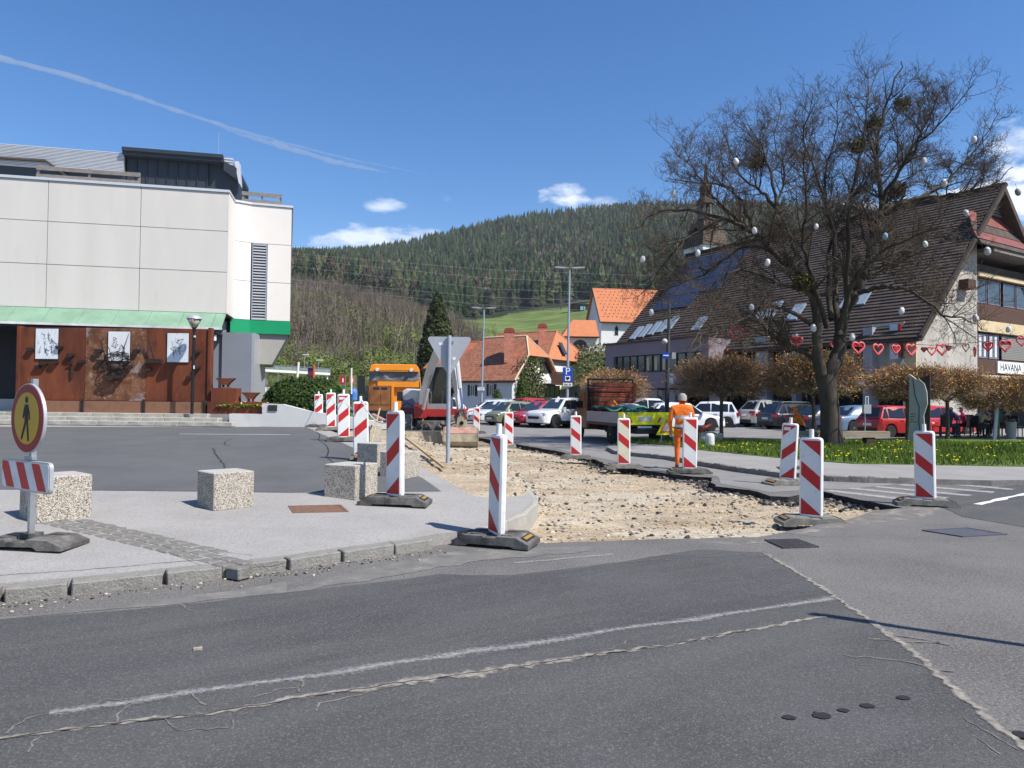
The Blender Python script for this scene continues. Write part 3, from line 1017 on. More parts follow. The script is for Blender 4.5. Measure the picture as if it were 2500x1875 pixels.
for j in range(len(Ys) - 1):
 for i in range(nu - 1):
  k = j * nu + i
  f.append((k, k + 1, k + nu + 1, k + nu))
me = bpy.data.meshes.new('hillside')
me.from_pydata(v, [], f)
ca = me.color_attributes.new('col', 'FLOAT_COLOR', 'POINT')
ca.data.foreach_set('color', np.array(cols, 'f').ravel())
me.polygons.foreach_set('use_smooth', [True] * len(f))
def vmat(name, rough=.9, var=.25, vs=.05, bump=.3, bs=1.0, stripe=False):
 """colour from the piece's own colour attribute, broken up by noise"""
 m = bpy.data.materials.new(name)
 m.use_nodes = True
 nt = m.node_tree
 b = nt.nodes['Principled BSDF']
 b.inputs['Roughness'].default_value = rough
 b.inputs['Specular IOR Level'].default_value = .15
 at = nt.nodes.new('ShaderNodeAttribute')
 at.attribute_name = 'col'
 tcn = nt.nodes.new('ShaderNodeTexCoord')
 n = nt.nodes.new('ShaderNodeTexNoise')
 n.inputs['Scale'].default_value, n.inputs['Detail'].default_value = vs, 8
 nt.links.new(tcn.outputs['Object'], n.inputs['Vector'])
 h = nt.nodes.new('ShaderNodeMapRange')
 h.inputs[1].default_value, h.inputs[2].default_value, h.inputs[3].default_value, h.inputs[4].default_value = .3, .7, 1 - var, 1 + var
 nt.links.new(n.outputs[0], h.inputs[0])
 val = h.outputs[0]
 if stripe:
  mp = nt.nodes.new('ShaderNodeMapping')
  mp.inputs['Rotation'].default_value = (0, 0, R_(-12))
  nt.links.new(tcn.outputs['Object'], mp.inputs[0])
  w = nt.nodes.new('ShaderNodeTexWave')
  w.bands_direction = 'Y'
  w.inputs['Scale'].default_value, w.inputs['Distortion'].default_value = .028, 1.5
  w.inputs['Detail Scale'].default_value = .2
  nt.links.new(mp.outputs[0], w.inputs['Vector'])
  h2 = nt.nodes.new('ShaderNodeMapRange')
  h2.inputs[3].default_value, h2.inputs[4].default_value = .80, 1.12
  nt.links.new(w.outputs[1], h2.inputs[0])
  mm = nt.nodes.new('ShaderNodeMath')
  mm.operation = 'MULTIPLY'
  nt.links.new(val, mm.inputs[0])
  nt.links.new(h2.outputs[0], mm.inputs[1])
  val = mm.outputs[0]
 vm = nt.nodes.new('ShaderNodeVectorMath')
 vm.operation = 'SCALE'
 nt.links.new(at.outputs['Color'], vm.inputs[0])
 nt.links.new(val, vm.inputs['Scale'])
 nt.links.new(vm.outputs[0], b.inputs['Base Color'])
 if bump:
  bn = nt.nodes.new('ShaderNodeBump')
  bn.inputs['Strength'].default_value = bump
  n2 = nt.nodes.new('ShaderNodeTexNoise')
  n2.inputs['Scale'].default_value, n2.inputs['Detail'].default_value = bs, 6
  nt.links.new(tcn.outputs['Object'], n2.inputs['Vector'])
  nt.links.new(n2.outputs[0], bn.inputs['Height'])
  nt.links.new(bn.outputs[0], b.inputs['Normal'])
 return m
me.materials.append(vmat('hill_ground', .95, .3, .06, .5, .6, True))
o = bpy.data.objects.new('hillside', me)
COL.objects.link(o)
o['kind'] = 'structure'
def cloud_mesh(name, V, F, colr, m):
 """one mesh from numpy arrays with a colour per vertex"""
 me = bpy.data.meshes.new(name)
 V = np.asarray(V, 'f')
 F = np.asarray(F, 'i')
 me.vertices.add(len(V))
 me.vertices.foreach_set('co', V.ravel())
 k = F.shape[1]
 me.loops.add(F.size)
 me.loops.foreach_set('vertex_index', F.ravel())
 me.polygons.add(len(F))
 me.polygons.foreach_set('loop_start', np.arange(0, F.size, k, dtype='i'))
 me.polygons.foreach_set('loop_total', np.full(len(F), k, 'i'))
 if colr is not None:
  ca = me.color_attributes.new('col', 'FLOAT_COLOR', 'POINT')
  ca.data.foreach_set('color', np.concatenate([colr, np.ones((len(colr), 1))], 1).astype('f').ravel())
 me.materials.append(m)
 me.update(calc_edges=True)
 me.validate()
 o = bpy.data.objects.new(name, me)
 COL.objects.link(o)
 return o
def conifer_unit(seed, tiers=5, n=9):
 r = np.random.RandomState(seed)
 V, F = [], []
 for t in range(tiers):
  z0 = .06 + .86 * t / tiers
  z1 = min(1.0, z0 + .34)
  rad = (1 - t / tiers) ** .8 * .165 + .012
  k = len(V)
  V.append((r.normal(0, .006), r.normal(0, .006), z1))
  for j in range(n):
   a = 2 * math.pi * (j + r.uniform(-.3, .3)) / n
   q = rad * (r.uniform(.75, 1.2) if j % 2 else r.uniform(.35, .6))
   V.append((q * math.cos(a), q * math.sin(a), z0 + r.uniform(-.045, .035) + (.04 if j % 2 == 0 else -.01)))
  for j in range(n):
   F.append((k, k + 1 + j, k + 1 + (j + 1) % n))
 return np.array(V), np.array(F)
def leafy_unit(seed, n=46, thin=False):
 """bare or leafing broad crown: scattered small faces in an egg"""
 r = np.random.RandomState(seed)
 V, F = [], []
 for i in range(n):
  d = r.normal(size=3)
  d /= np.linalg.norm(d)
  p = d * r.uniform(.45, 1) * np.array([.2, .2, .34]) + np.array([0, 0, .62])
  s = r.uniform(.05, .09)
  a, b = np.cross(d, [0, 0, 1]), d
  a = a / (np.linalg.norm(a) + 1e-6)
  w = r.uniform(.25, .5) if thin else .8
  k = len(V)
  V += [p - a * s * w, p + a * s * w, p + np.array([0, 0, s * 1.7]) + d * s * .4]
  F.append((k, k + 1, k + 2))
 k = len(V)
 V += [np.array(q) for q in ((-.012, 0, 0), (.012, 0, 0), (0, .012, 0), (0, 0, .7))]
 F += [(k, k + 1, k + 3), (k + 1, k + 2, k + 3), (k + 2, k, k + 3)]
 return np.array(V), np.array(F)
CU_ = [conifer_unit(i) for i in range(5)]
LU_ = [leafy_unit(i + 40) for i in range(4)] + [leafy_unit(i + 60, 60, True) for i in range(3)]
def scatter(name, label, cat, pts, m):
 """pts: (unit V, unit F, x, y, z, height, width factor, colour)"""
 VS, FS, CS = [], [], []
 k = 0
 r = np.random.RandomState(1)
 for (V, F, x, y, z, h, w, c) in pts:
  a = r.uniform(0, 6.28)
  ca_, sa = math.cos(a), math.sin(a)
  Q = np.empty_like(V)
  Q[:, 0] = (V[:, 0] * ca_ - V[:, 1] * sa) * h * w + x
  Q[:, 1] = (V[:, 0] * sa + V[:, 1] * ca_) * h * w + y
  Q[:, 2] = V[:, 2] * h + z
  VS.append(Q)
  FS.append(F + k)
  CS.append(np.tile(np.array(c)[None], (len(V), 1)) * r.uniform(.8, 1.2, (len(V), 1)))
  k += len(V)
 o = cloud_mesh(name, np.concatenate(VS), np.concatenate(FS), np.concatenate(CS), m)
 o['kind'] = 'stuff'
 tag(o, label, cat)
 return o
FM = vmat('forest_leaf', .9, .25, .3, 0)
r = np.random.RandomState(11)
pts = []
while len(pts) < 15000:
 u = r.uniform(560, 2560)
 Y = math.sqrt(r.uniform(425 ** 2, 1030 ** 2))
 lim = 520 if u > 1120 else 430
 if 1165 < u < 1480 and Y < 470 + .09 * (u - 1165):
  continue
 if Y < lim - 60:
  continue
 x = (u - 1250) / FPX * Y
 nn = noise.noise(Vector((x * .011, Y * .006, 4)))
 z = float(terr(u, Y)) - .5
 q = r.random_sample()
 if q < .10 + (.30 if nn > .10 else 0) + (.25 if u < 1000 and Y < 520 else 0):
  k = r.randint(len(LU_))
  c = [(.085, .06, .045), (.12, .125, .06), (.10, .075, .055), (.14, .13, .085)][r.randint(4)]
  V, F = LU_[k]
  pts.append((V, F, x, Y, z, r.uniform(13, 22), r.uniform(.8, 1.2), c))
 else:
  V, F = CU_[r.randint(5)]
  s = r.uniform(.45, 1.05)
  c = [(.020 * s, .038 * s, .012 * s), (.034 * s, .052 * s, .016 * s), (.026 * s, .042 * s, .018 * s), (.055 * s, .07 * s, .022 * s)][r.randint(4)]
  pts.append((V, F, x, Y, z, r.uniform(12, 25), r.uniform(.95, 1.55), c))
scatter('forest', 'dark spruce forest with pale leafless patches covering the far hill', 'forest', pts, FM)
def brush_unit(seed, n=11, green=0):
 r = np.random.RandomState(seed)
 V, F = [], []
 def seg(a, b, w0, w1):
  d = b - a
  s = np.cross(d, r.normal(size=3))
  s /= np.linalg.norm(s) + 1e-9
  k = len(V)
  V.extend([a - s * w0, a + s * w0, b + s * w1, b - s * w1])
  F.append((k, k + 1, k + 2))
  F.append((k, k + 2, k + 3))
 for st in range(3):
  b = np.array([r.normal(0, .06), r.normal(0, .06), 0])
  top = b + np.array([r.normal(0, .1), r.normal(0, .1), r.uniform(.75, 1)])
  seg(b, top, .011, .003)
  for i in range(n):
   t = r.uniform(.25, .98)
   p = b + (top - b) * t
   L = r.uniform(.12, .34) * (1.15 - t)
   d = np.array([r.normal(), r.normal(), r.uniform(.4, 1.6)])
   d /= np.linalg.norm(d)
   seg(p, p + d * L, .0045, .002)
   for _ in range(2):
    q = p + d * L * r.uniform(.3, .9)
    e = d + r.normal(size=3) * .6
    e /= np.linalg.norm(e)
    seg(q, q + e * L * .5, .003, .0012)
 return np.array(V), np.array(F)
BU = [brush_unit(i + 80) for i in range(6)]
BG = [brush_unit(i + 90, 5) for i in range(6)]
pts = []
while len(pts) < 2000:
 u = r.uniform(590, 1175)
 Y = r.uniform(112, 400)
 if Y > 430 or (u > 1030 and Y < 150) or (u > 1120 and not 180 < Y < 265):
  continue
 x = (u - 1250) / FPX * Y
 c = [(.15, .115, .09), (.20, .165, .13), (.12, .095, .07), (.15, .155, .075)][r.randint(3 if noise.noise(Vector((x * .03, Y * .02, 2))) < -.05 or Y > 260 else 4)]
 V, F = BU[r.randint(6)]
 pts.append((V, F, x, Y, float(terr(u, Y)) - .2, r.uniform(4.5, 10.5) * (.55 if Y < 135 else 1), r.uniform(.7, 1.4), c))
scatter('bare_thicket', 'grey brown leafless thicket of thin trees on the near slope', 'thicket', pts, FM)
def bush_unit(seed, n=260):
 r = np.random.RandomState(seed)
 V, F = [], []
 for i in range(n):
  d = r.normal(size=3)
  d /= np.linalg.norm(d)
  p = d * np.array([.55, .55, .42]) * r.uniform(.5, 1.08) + np.array([0, 0, .42])
  a = np.cross(d, r.normal(size=3))
  a /= np.linalg.norm(a) + 1e-6
  b = np.cross(a, d)
  s = r.uniform(.022, .055)
  k = len(V)
  V += [p - a * s, p + a * s, p + b * s * 1.3 + d * .03]
  F.append((k, k + 1, k + 2))
 return np.array(V), np.array(F)
GU = [bush_unit(i + 120) for i in range(4)]
pts = []
while len(pts) < 620:
 u = r.uniform(590, 1120)
 Y = r.uniform(88, 250)
 x = (u - 1250) / FPX * Y
 nn = noise.noise(Vector((x * .05, Y * .03, 9)))
 if Y > 100 and nn < -.2 + (Y - 100) * .0015:
  continue
 if Y < 106 and r.random_sample() < .8:
  continue
 c = [(.12, .165, .035), (.15, .195, .04), (.10, .115, .045), (.16, .165, .08)][r.randint(4)]
 V, F = GU[r.randint(4)]
 h = r.uniform(1.2, 3.8)
 pts.append((V, F, x, Y, float(terr(u, Y)) - .2, h, r.uniform(.8, 1.3), c))
while len(pts) < 980:
 u = r.uniform(600, 1050)
 Y = r.uniform(118, 265)
 x = (u - 1250) / FPX * Y
 if noise.noise(Vector((x * .04, Y * .02, 5))) < .02 + (Y - 118) * .0012:
  continue
 V, F = GU[r.randint(4)]
 pts.append((V, F, x, Y, float(terr(u, Y)), r.uniform(3, 6.5), r.uniform(.7, 1.0), [(.14, .20, .035), (.17, .22, .04), (.13, .15, .06)][r.randint(3)]))
scatter('green_scrub', 'fresh green spring bushes at the foot of the slope', 'bushes', pts, FM)
pts = []
while len(pts) < 2600:
 u = r.uniform(590, 1130)
 Y = r.uniform(80, 128)
 x = (u - 1250) / FPX * Y
 c = [(.20, .17, .10), (.13, .16, .05), (.17, .15, .09), (.11, .15, .04)][r.randint(4)]
 V, F = BG[r.randint(6)]
 pts.append((V, F, x, Y, float(terr(u, Y)) - .1, r.uniform(.6, 1.6), r.uniform(2, 3.6), c))
scatter('dry_grass', 'straw coloured dry grass and brambles below the thicket', 'dry grass', pts, FM)
pts = []
while len(pts) < 150:
 u = r.uniform(1140, 1420)
 Y = r.uniform(150, 245)
 x = (u - 1250) / FPX * Y
 c = [(.14, .115, .085), (.12, .12, .06), (.11, .085, .065)][r.randint(3)]
 V, F = BU[r.randint(6)]
 pts.append((V, F, x, Y, float(terr(u, Y)) - .1, r.uniform(2.2, 5.0), r.uniform(.9, 1.6), c))
scatter('hedgerow', 'leafless brown hedgerow between the houses and the meadow', 'hedgerow', pts, FM)
mk('bark', (.06, .047, .036), .95, var=.35, vs=5, bump=1.0, bs=14, stretch=(1, 1, .25), stain=(3, (.10, .095, .06), .55, .75, .6))
mk('twig', (.11, .082, .058), .95, var=.3, vs=3, stain=(2.2, (.15, .13, .045), .55, .72, .55))
mk('bark_grey', (.10, .085, .065), .95, var=.3, vs=6, bump=.8, bs=20, stretch=(1, 1, .3))
mk('twig_grey', (.13, .10, .08), .95, var=.25, vs=3)
def bare_tree(name, label, loc, h, seed, group=None, spread=.55, n=7):
 r = random.Random(seed)
 t = T(name, label, 'tree', loc, 0, group)
 tr, cr = MB(), MB()
 tr.tube([(0, 0, -.2), (.02 * h, 0, h * .22), (0, .01 * h, h * .42)], [h * .035, h * .026, h * .018], 7)
 def grow(p, d, L, rad, lev, mb):
  pts_, rs_ = [p], [rad]
  q = p.copy()
  for i in range(3):
   d = (d + Vector((r.gauss(0, .16), r.gauss(0, .16), .12 + r.gauss(0, .1)))).normalized()
   q = q + d * (L / 3)
   pts_.append(q.copy())
   rs_.append(rad * (1 - .28 * (i + 1)))
  mb.tube(pts_, rs_, 4 if lev else 5, caps=False)
  if lev < 3:
   for i in range(5 if lev else 6):
    s = r.uniform(.25, 1)
    k = min(2, int(s * 3))
    b = pts_[k].lerp(pts_[k + 1], s * 3 - k)
    a = d.orthogonal().normalized()
    a = Matrix.Rotation(r.uniform(0, 6.28), 3, d) @ a
    grow(b, (d * .75 + a * .8).normalized(), L * r.uniform(.35, .6), rad * .42, lev + 1, mb)
 for i in range(n):
  a = 6.28 * i / n + r.uniform(-.4, .4)
  grow(Vector((0, 0, h * r.uniform(.18, .42))), Vector((math.cos(a) * spread, math.sin(a) * spread, .8)).normalized(), h * r.uniform(.4, .58), h * .013, 0, cr)
 tr.put('trunk', MT['bark_grey'], t, 180, fix=False)
 cr.put('crown', MT['twig_grey'], t, fix=False)
 return t
for i, (u, Y, h, lab) in enumerate([(1190, 120, 9, 'leafless dark tree rising behind the roof beside the yield sign'), (1145, 140, 8, 'leafless tree behind the tall conifer, left of the meadow'),
  (1160, 440, 11, 'bare fruit tree at the left end of the meadow edge'), (1203, 455, 12, 'bare fruit tree against the dark forest, second from the meadow corner'),
  (1235, 460, 10, 'low bare tree below the forest in the middle of the meadow edge'), (1262, 465, 10, 'bare round fruit tree left of the tall lamp on the meadow'),
  (1300, 470, 9, 'small bare tree by the power line on the upper meadow'), (1325, 462, 7, 'small bare bush-like tree on the meadow crest'), (1368, 455, 11, 'bare tree beside the low barn')]):
 x = (u - 1250) / FPX * Y
 bare_tree('bare_tree', lab, (x, Y, float(terr(u, Y)) - .2), h, 30 + i, 'bare trees round the meadow')
mk('barn_roof', (.17, .15, .14), .8, var=.2, vs=2)
mk('wood_dark', (.055, .040, .030), .85, var=.35, vs=6, stretch=(.3, .3, 6), bump=.4, bs=20)
q = PY(1414, 735, 430)
t = T('barn', 'low open barn with a long pale roof on the meadow behind the church', 'barn', (q.x, q.y, float(terr(1414, 430))))
mb = MB()
mb.prism([(-7.5, 3.5), (7, 5.6), (7, 6.0), (-7.5, 3.9)], -3, 3, 'xz')
mb.put('roof', MT['barn_roof'], t)
MB().box((0, 1.5, 2), (13, 2, 4.0)).put('wall', MT['wood_dark'], t)
for x in (-6.5, -2, 2.5, 6.3):
 MB().box((x, -2.5, 2.0 + .07 * x), (.25, .25, 4.0 + .14 * x)).put('post', MT['wood_dark'], t)
MB().box((2, -1.5, 1.2), (3, 2, 2.2)).put('tarpaulin', mat('tarp', (.22, .42, .40), .5), t)
t = T('power_lines', 'thin pale overhead power cables strung across the forest slope', 'power line', tuple(PY(700, 700, 300)))
mk('cable', (.30, .31, .33), .6)
for (v0, v1, v2) in [(608, 655, 680), (620, 676, 702), (636, 702, 722), (672, 722, 745), (685, 742, 775)]:
 P = [PY(600 + 1200 * s, v0 + (v1 - v0) * min(1, s * 2) + (v2 - v1) * max(0, s * 2 - 1) + 12 * 4 * s * (1 - s) * .3, 300) for s in [i / 24 for i in range(25)]]
 MB().tube(P, .045, 3).put('cable', MT['cable'], t, world=True, fix=False)
cm_ = bpy.data.materials.new('contrail')
cm_.use_nodes = True
nt = cm_.node_tree
nt.nodes.clear()
oo = nt.nodes.new('ShaderNodeOutputMaterial')
vs_ = nt.nodes.new('ShaderNodeVolumePrincipled')
vs_.inputs['Color'].default_value = (1, 1, 1, 1)
vs_.inputs['Density'].default_value = .0042
vs_.inputs['Anisotropy'].default_value = .2
nt.links.new(vs_.outputs[0], oo.inputs['Volume'])
TR = [(-700, -30), (-300, 62), (0, 142), (170, 185), (320, 232), (420, 266), (560, 312), (700, 350), (850, 388), (980, 413), (1075, 436)]
rad = [150, 130, 105, 95, 84, 74, 62, 52, 40, 26, 5]
rr = random.Random(3)
def trail(P, Rr, jit):
 pts_, rs_ = [], []
 for (a, b, ra, rb) in zip(P, P[1:], Rr, Rr[1:]):
  for j in range(8):
   s = j / 8
   u, v_ = a[0] + (b[0] - a[0]) * s, a[1] + (b[1] - a[1]) * s
   pts_.append(PY(u, v_ + rr.uniform(-1, 1) * jit, 12000))
   rs_.append((ra + (rb - ra) * s) * rr.uniform(.8, 1.2))
 return MB().tube(pts_, rs_, 10)
t = T('contrail', 'long white jet trail slanting down across the blue sky', 'contrail', tuple(PY(300, 225, 12000)))
trail(TR, [q * .5 for q in rad], .8).put('trail', cm_, t, world=True)
trail([(520, 306), (620, 338), (720, 366), (820, 396), (900, 412), (960, 424)], [5, 42, 48, 44, 30, 3], 1.2).put('trail', cm_, t, world=True)
hm = bpy.data.materials.new('haze')
hm.use_nodes = True
nt = hm.node_tree
nt.nodes.clear()
oo = nt.nodes.new('ShaderNodeOutputMaterial')
vp = nt.nodes.new('ShaderNodeVolumePrincipled')
vp.inputs['Color'].default_value = (.80, .90, 1.0, 1)
vp.inputs['Density'].default_value = .00011
nt.links.new(vp.outputs[0], oo.inputs['Volume'])
hz = MB().box((0, 800, 158), (6400, 8000, 324)).put('haze', hm)
hz['kind'] = 'stuff'
mk('panel', (.60, .57, .52), .6, var=.04, vs=.9, bump=.05, bs=200, stain=[(1.2, (.50, .465, .41), .5, .85, .5), (3.2, (.47, .44, .39), .60, .8, .5)], stretch=(1, 1, .16))
mk('panel_warm', (.70, .665, .615), .6, var=.03, vs=.9)
mk('joint', (.10, .095, .09), .9)
mk('copper_green', (.19, .31, .215), .6, var=.15, vs=1.4, stain=[(2.5, (.13, .225, .155), .5, .75, .6)], bump=.1, bs=30)
mk('green_band', (.005, .26, .105), .45, var=.03, vs=2)
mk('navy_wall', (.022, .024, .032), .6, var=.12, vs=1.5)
mk('grey_wall', (.215, .235, .275), .6, var=.04, vs=1.5)
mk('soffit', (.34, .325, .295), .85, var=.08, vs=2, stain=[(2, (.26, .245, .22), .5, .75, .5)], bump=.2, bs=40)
mk('anthracite', (.030, .037, .046), .45, var=.10, vs=2)
mk('corrugated', (.62, .62, .63), .35, metal=.35, var=.05, vs=3)
mk('wood_grey', (.20, .18, .16), .9, var=.35, vs=5, stretch=(1, 1, 8), bump=.4, bs=30)
mk('plaster_plinth', (.55, .545, .53), .85, var=.1, vs=1.5, stain=[(1.5, (.36, .345, .31), .55, .75, .6)])
mk('step_stone', (.36, .345, .30), .9, var=.2, vs=3, bump=.8, bs=25, stain=[(4, (.22, .21, .18), .5, .72, .7)])
mk('tread', (.46, .43, .375), .9, var=.12, vs=2)
mk('concrete_wall', (.62, .61, .58), .85, var=.07, vs=1.2, bump=.15, bs=40, stain=[(1.8, (.44, .42, .375), .56, .74, .6), (7, (.30, .28, .24), .68, .78, .5)], stretch=None)
mk('corten', (.125, .033, .015), .85, var=.4, vs=1.6, bump=.25, bs=30, stain=[(1.1, (.215, .062, .022), .45, .7, .8), (5, (.07, .022, .014), .55, .70, .7), (9, (.30, .16, .10), .64, .72, .5)], stretch=(1, 1, .35))
mk('corten_rough', (.18, .083, .044), .9, var=.45, vs=3, bump=1.0, bs=14, stain=[(2.2, (.12, .04, .02), .48, .60, .85), (1.6, (.30, .26, .25), .55, .62, .8), (6, (.40, .27, .14), .58, .66, .7), (11, (.06, .02, .015), .60, .68, .7)])
mk('corten_base', (.225, .115, .07), .85, var=.25, vs=2, stain=[(2, (.14, .055, .03), .5, .72, .7)])
mk('iron_black', (.028, .020, .017), .75, var=.4, vs=10, bump=.6, bs=40)
mk('plaque', (.70, .73, .74), .6, var=.08, vs=3, stain=[(3.4, (.10, .11, .13), .60, .66, .8), (9, (.45, .50, .55), .55, .65, .6)], stretch=(2.2, 1, .8))
mk('plaque_red', (.74, .73, .74), .6, var=.06, vs=3, stain=[(3.0, (.45, .10, .10), .63, .70, .7), (8, (.12, .10, .12), .62, .68, .7)], stretch=(2.4, 1, .6))
mk('bronze', (.06, .06, .052), .5, metal=.5, var=.3, vs=20)
P0, P1 = PY(0, 960, 27.0), PY(557, 960, 28.75)
FB = Frame((P0.x, P0.y, 0), (P1.x - P0.x, P1.y - P0.y))
aR = FB.hit(556, 600)[0]
zr = [FB.hit(344, v)[1] for v in (457, 554, 656, 759)]
hall = T('hall', 'pale panelled hall with green copper canopy and dark rooftop box', 'building', (P0.x, P0.y, 0))
a_cols = [FB.hit(118, 560)[0] - 3.55 * k for k in (4, 3, 2, 1)] + [FB.hit(118, 560)[0], FB.hit(344, 560)[0], aR]
MB().fbox(FB, a_cols[0], aR - .01, zr[3], zr[0] - .02, -14, -.005).put('wall', MT['joint'], hall, world=True)
for i in range(len(a_cols) - 1):
 for j in range(3):
  MB().fbox(FB, a_cols[i] + .011, a_cols[i + 1] - .011, zr[j + 1] + .011, zr[j] - .011, 0, .07).put('panel', MT['panel'], hall, world=True)
MB().fbox(FB, aR - .004, aR + .035, zr[3], zr[0] - .03, -14, .06).put('edge_trim', MT['panel_warm'], hall, world=True)
mb = MB().fbox(FB, a_cols[0], aR + .06, zr[0], zr[0] + .10, -14.1, .12)
mb.put('coping', mat('coping', (.62, .63, .64), .4, metal=.3), hall, world=True)
hc = FB.hit(300, 792, 1.0)[1]
s = -16.0
while s < aR - .1:
 e = min(s + 1.18, aR)
 mb = MB()
 P = [(.075, zr[3] - .004), (1.0, hc), (1.0, hc - .06), (.075, zr[3] - .07)]
 k = len(mb.v)
 for a in (s + .006, e - .006):
  for o_, h in P:
   mb.v.append(tuple(FB.p(a, h, o_)))
 for q in ((0, 1, 2, 3), (7, 6, 5, 4), (0, 4, 5, 1), (1, 5, 6, 2), (2, 6, 7, 3), (3, 7, 4, 0)):
  mb.f.append(q)
  mb.m.append(0)
 mb.put('canopy_slab', MT['copper_green'], hall, world=True)
 s = e
mb = MB().fbox(FB, -16, aR + .02, hc - .10, hc - .01, 1.003, 1.05)
mb.put('gutter', mat('gutter_white', (.58, .60, .57), .5, var=.25, vs=2), hall, world=True)
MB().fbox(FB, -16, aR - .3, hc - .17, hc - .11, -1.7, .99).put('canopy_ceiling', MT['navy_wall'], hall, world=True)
aG = FB.hit(512, 900, -1.8)[0]
MB().fbox(FB, -16, aG, .55, zr[3] - .165, -2.2, -1.8).put('base_wall', MT['navy_wall'], hall, world=True)
MB().fbox(FB, -16, FB.hit(47, 990, -1.5)[0], .5, FB.hit(20, 974, -1.5)[1], -1.79, -1.5).put('plinth', MT['plaster_plinth'], hall, world=True)
QA, QB, QC = PY(559, 900, 30.2), PY(607, 900, 30.7), PY(707, 900, 31.2)
FA, FC2 = Frame((QA.x, QA.y, 0), (QB - QA)[:2]), Frame((QB.x, QB.y, 0), (QC - QB)[:2])
LA, LC = (QB - QA).length, (QC - QB).length
zs = [FC2.hit(607, v)[1] for v in (500, 593, 687, 781, 814)]
MB().prism([(p.x, p.y) for p in (QA, QB, QC, QC + Vector((-3.2, 9, 0)), QA + Vector((-1, 9, 0)))], zs[4], zs[0] - .02, 'xy').put('wing_wall', MT['joint'], hall, world=True)
for j in range(3):
 MB().fbox(FA, .01, LA - .008, zs[j + 1] + .01, zs[j] - .01, .003, .06).put('panel', MT['panel_warm'], hall, world=True)
aV = FC2.hit(651, 700)[0]
MB().fbox(FC2, .01, LC - .02, zs[1] + .01, zs[0] - .01, .003, .06).put('panel', MT['panel_warm'], hall, world=True)
for j in (1, 2):
 MB().fbox(FC2, aV + .02, LC - .02, zs[j + 1] + .01, zs[j] - .01, .003, .06).put('panel', MT['panel_warm'], hall, world=True)
MB().fbox(FA, .0, LA, zs[4], zs[3] - .004, .003, .075).put('band', MT['green_band'], hall, world=True)
MB().fbox(FC2, .003, LC, zs[4], zs[3] - .004, .003, .075).put('band', MT['green_band'], hall, world=True)
mb = MB().fbox(FA, -.03, LA + .004, zs[0], zs[0] + .09, -8, .11)
mb.fbox(FC2, .006, LC + .04, zs[0] + .003, zs[0] + .093, -8, .11)
mb.put('coping', bpy.data.materials['coping'], hall, world=True)
lv = MB()
aL0 = .07
for (x0, x1, y0, y1) in ((aL0, aV, zs[1] - .05, zs[1] - .01), (aL0, aV, zs[3] + .01, zs[3] + .05), (aL0, aL0 + .04, zs[3] + .05, zs[1] - .05), (aV - .04, aV, zs[3] + .05, zs[1] - .05)):
 lv.fbox(FC2, x0, x1, y0, y1, .003, .09)
lf = lv.put('louvre', MT['alloy'], hall, world=True)
n = 27
for k in range(n):
 h = zs[3] + .07 + (zs[1] - zs[3] - .14) * k / (n - 1)
 MB().fbox(FC2, aL0 + .045, aV - .045, h - .022, h + .026, .02, .08).put('slat', MT['corrugated'], lf, world=True)
hl = FC2.hit(640, 890, -.4)[1]
s0, s1, s2 = FC2.hit(616, 815, -.4)[0], FC2.hit(704, 815, -.2)[0], FC2.hit(664, 888, -.4)[0]
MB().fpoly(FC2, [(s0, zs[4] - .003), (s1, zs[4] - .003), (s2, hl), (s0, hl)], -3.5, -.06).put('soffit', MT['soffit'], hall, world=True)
GW = Frame((PY(505, 900, 29.6)[0], 29.6, 0), (1, .12))
MB().fbox(GW, GW.hit(500, 900)[0], GW.hit(541, 900)[0], .5, zr[3] - .17, -2.3, -.12).put('grey_wall', MT['grey_wall'], hall, world=True)
MB().fbox(GW, GW.hit(541, 900)[0] + .002, GW.hit(613, 900)[0], .5, zs[4] - .05, -2.3, 0).put('grey_wall', MT['grey_wall'], hall, world=True)
MB().fbox(GW, GW.hit(613, 900)[0] + .004, GW.hit(619, 900)[0], .5, zs[4] - .05, -2.2, -.06).put('downpipe', MT['alu_grey'], hall, world=True)
q = FB.p(aR - .25, hc - .3, .85)
MB().cyl(q, q + Vector((0, -.05, -.22)), .05).put('security_camera', MT['white_plastic'], hall, world=True)
FRo = Frame(FB.p(0, 0, -6)[:2] + (0,), FB.ex[:2])
def rb(u, v, o=0):
 return FRo.hit(u, v, o)
zt0 = rb(150, 362)[1]
MB().fbox(FRo, -16, rb(305, 400)[0], zr[0] - .1, zt0, -3, -.06).put('roof_storey', MT['anthracite'], hall, world=True)
mb = MB()
n = 15
z_lo = rb(300, 424)[1]
for k in range(n):
 z0 = z_lo + (zt0 - z_lo) * k / n
 dz = (zt0 - z_lo) / n
 mb.fbox(FRo, -16, rb(304, 400)[0], z0, z0 + dz * .55, -.055, .12)
mb.put('corrugated_cladding', MT['corrugated'], hall, world=True)
a0, a1 = rb(305, 400)[0] + .01, rb(545, 420)[0]
zf0, zf1 = rb(305, 381)[1], rb(305, 364)[1]
aw = rb(505, 420)[0]
MB().fbox(FRo, a0, rb(578, 430)[0], zr[0] - .1, zf0, -4, -.3).put('roof_box', MT['anthracite'], hall, world=True)
for k in range(8):
 x0, x1 = a0 + (aw - a0) * k / 8, a0 + (aw - a0) * (k + 1) / 8
 pn = MB().fbox(FRo, x0 + .02, x1 - .02, zr[0] - .05, zf0 - .005, -.295, -.2).put('seam_panel', MT['anthracite'], hall, world=True)
 MB().fbox(FRo, x1 - .018, x1 + .018, zr[0] - .05, zf0 - .006, -.295, -.14).put('seam', MT['anthracite'], pn, world=True)
mb = MB().fbox(FRo, a0 - .06, a1, zf0, zf0 + (zf1 - zf0) * .5, -4, .28)
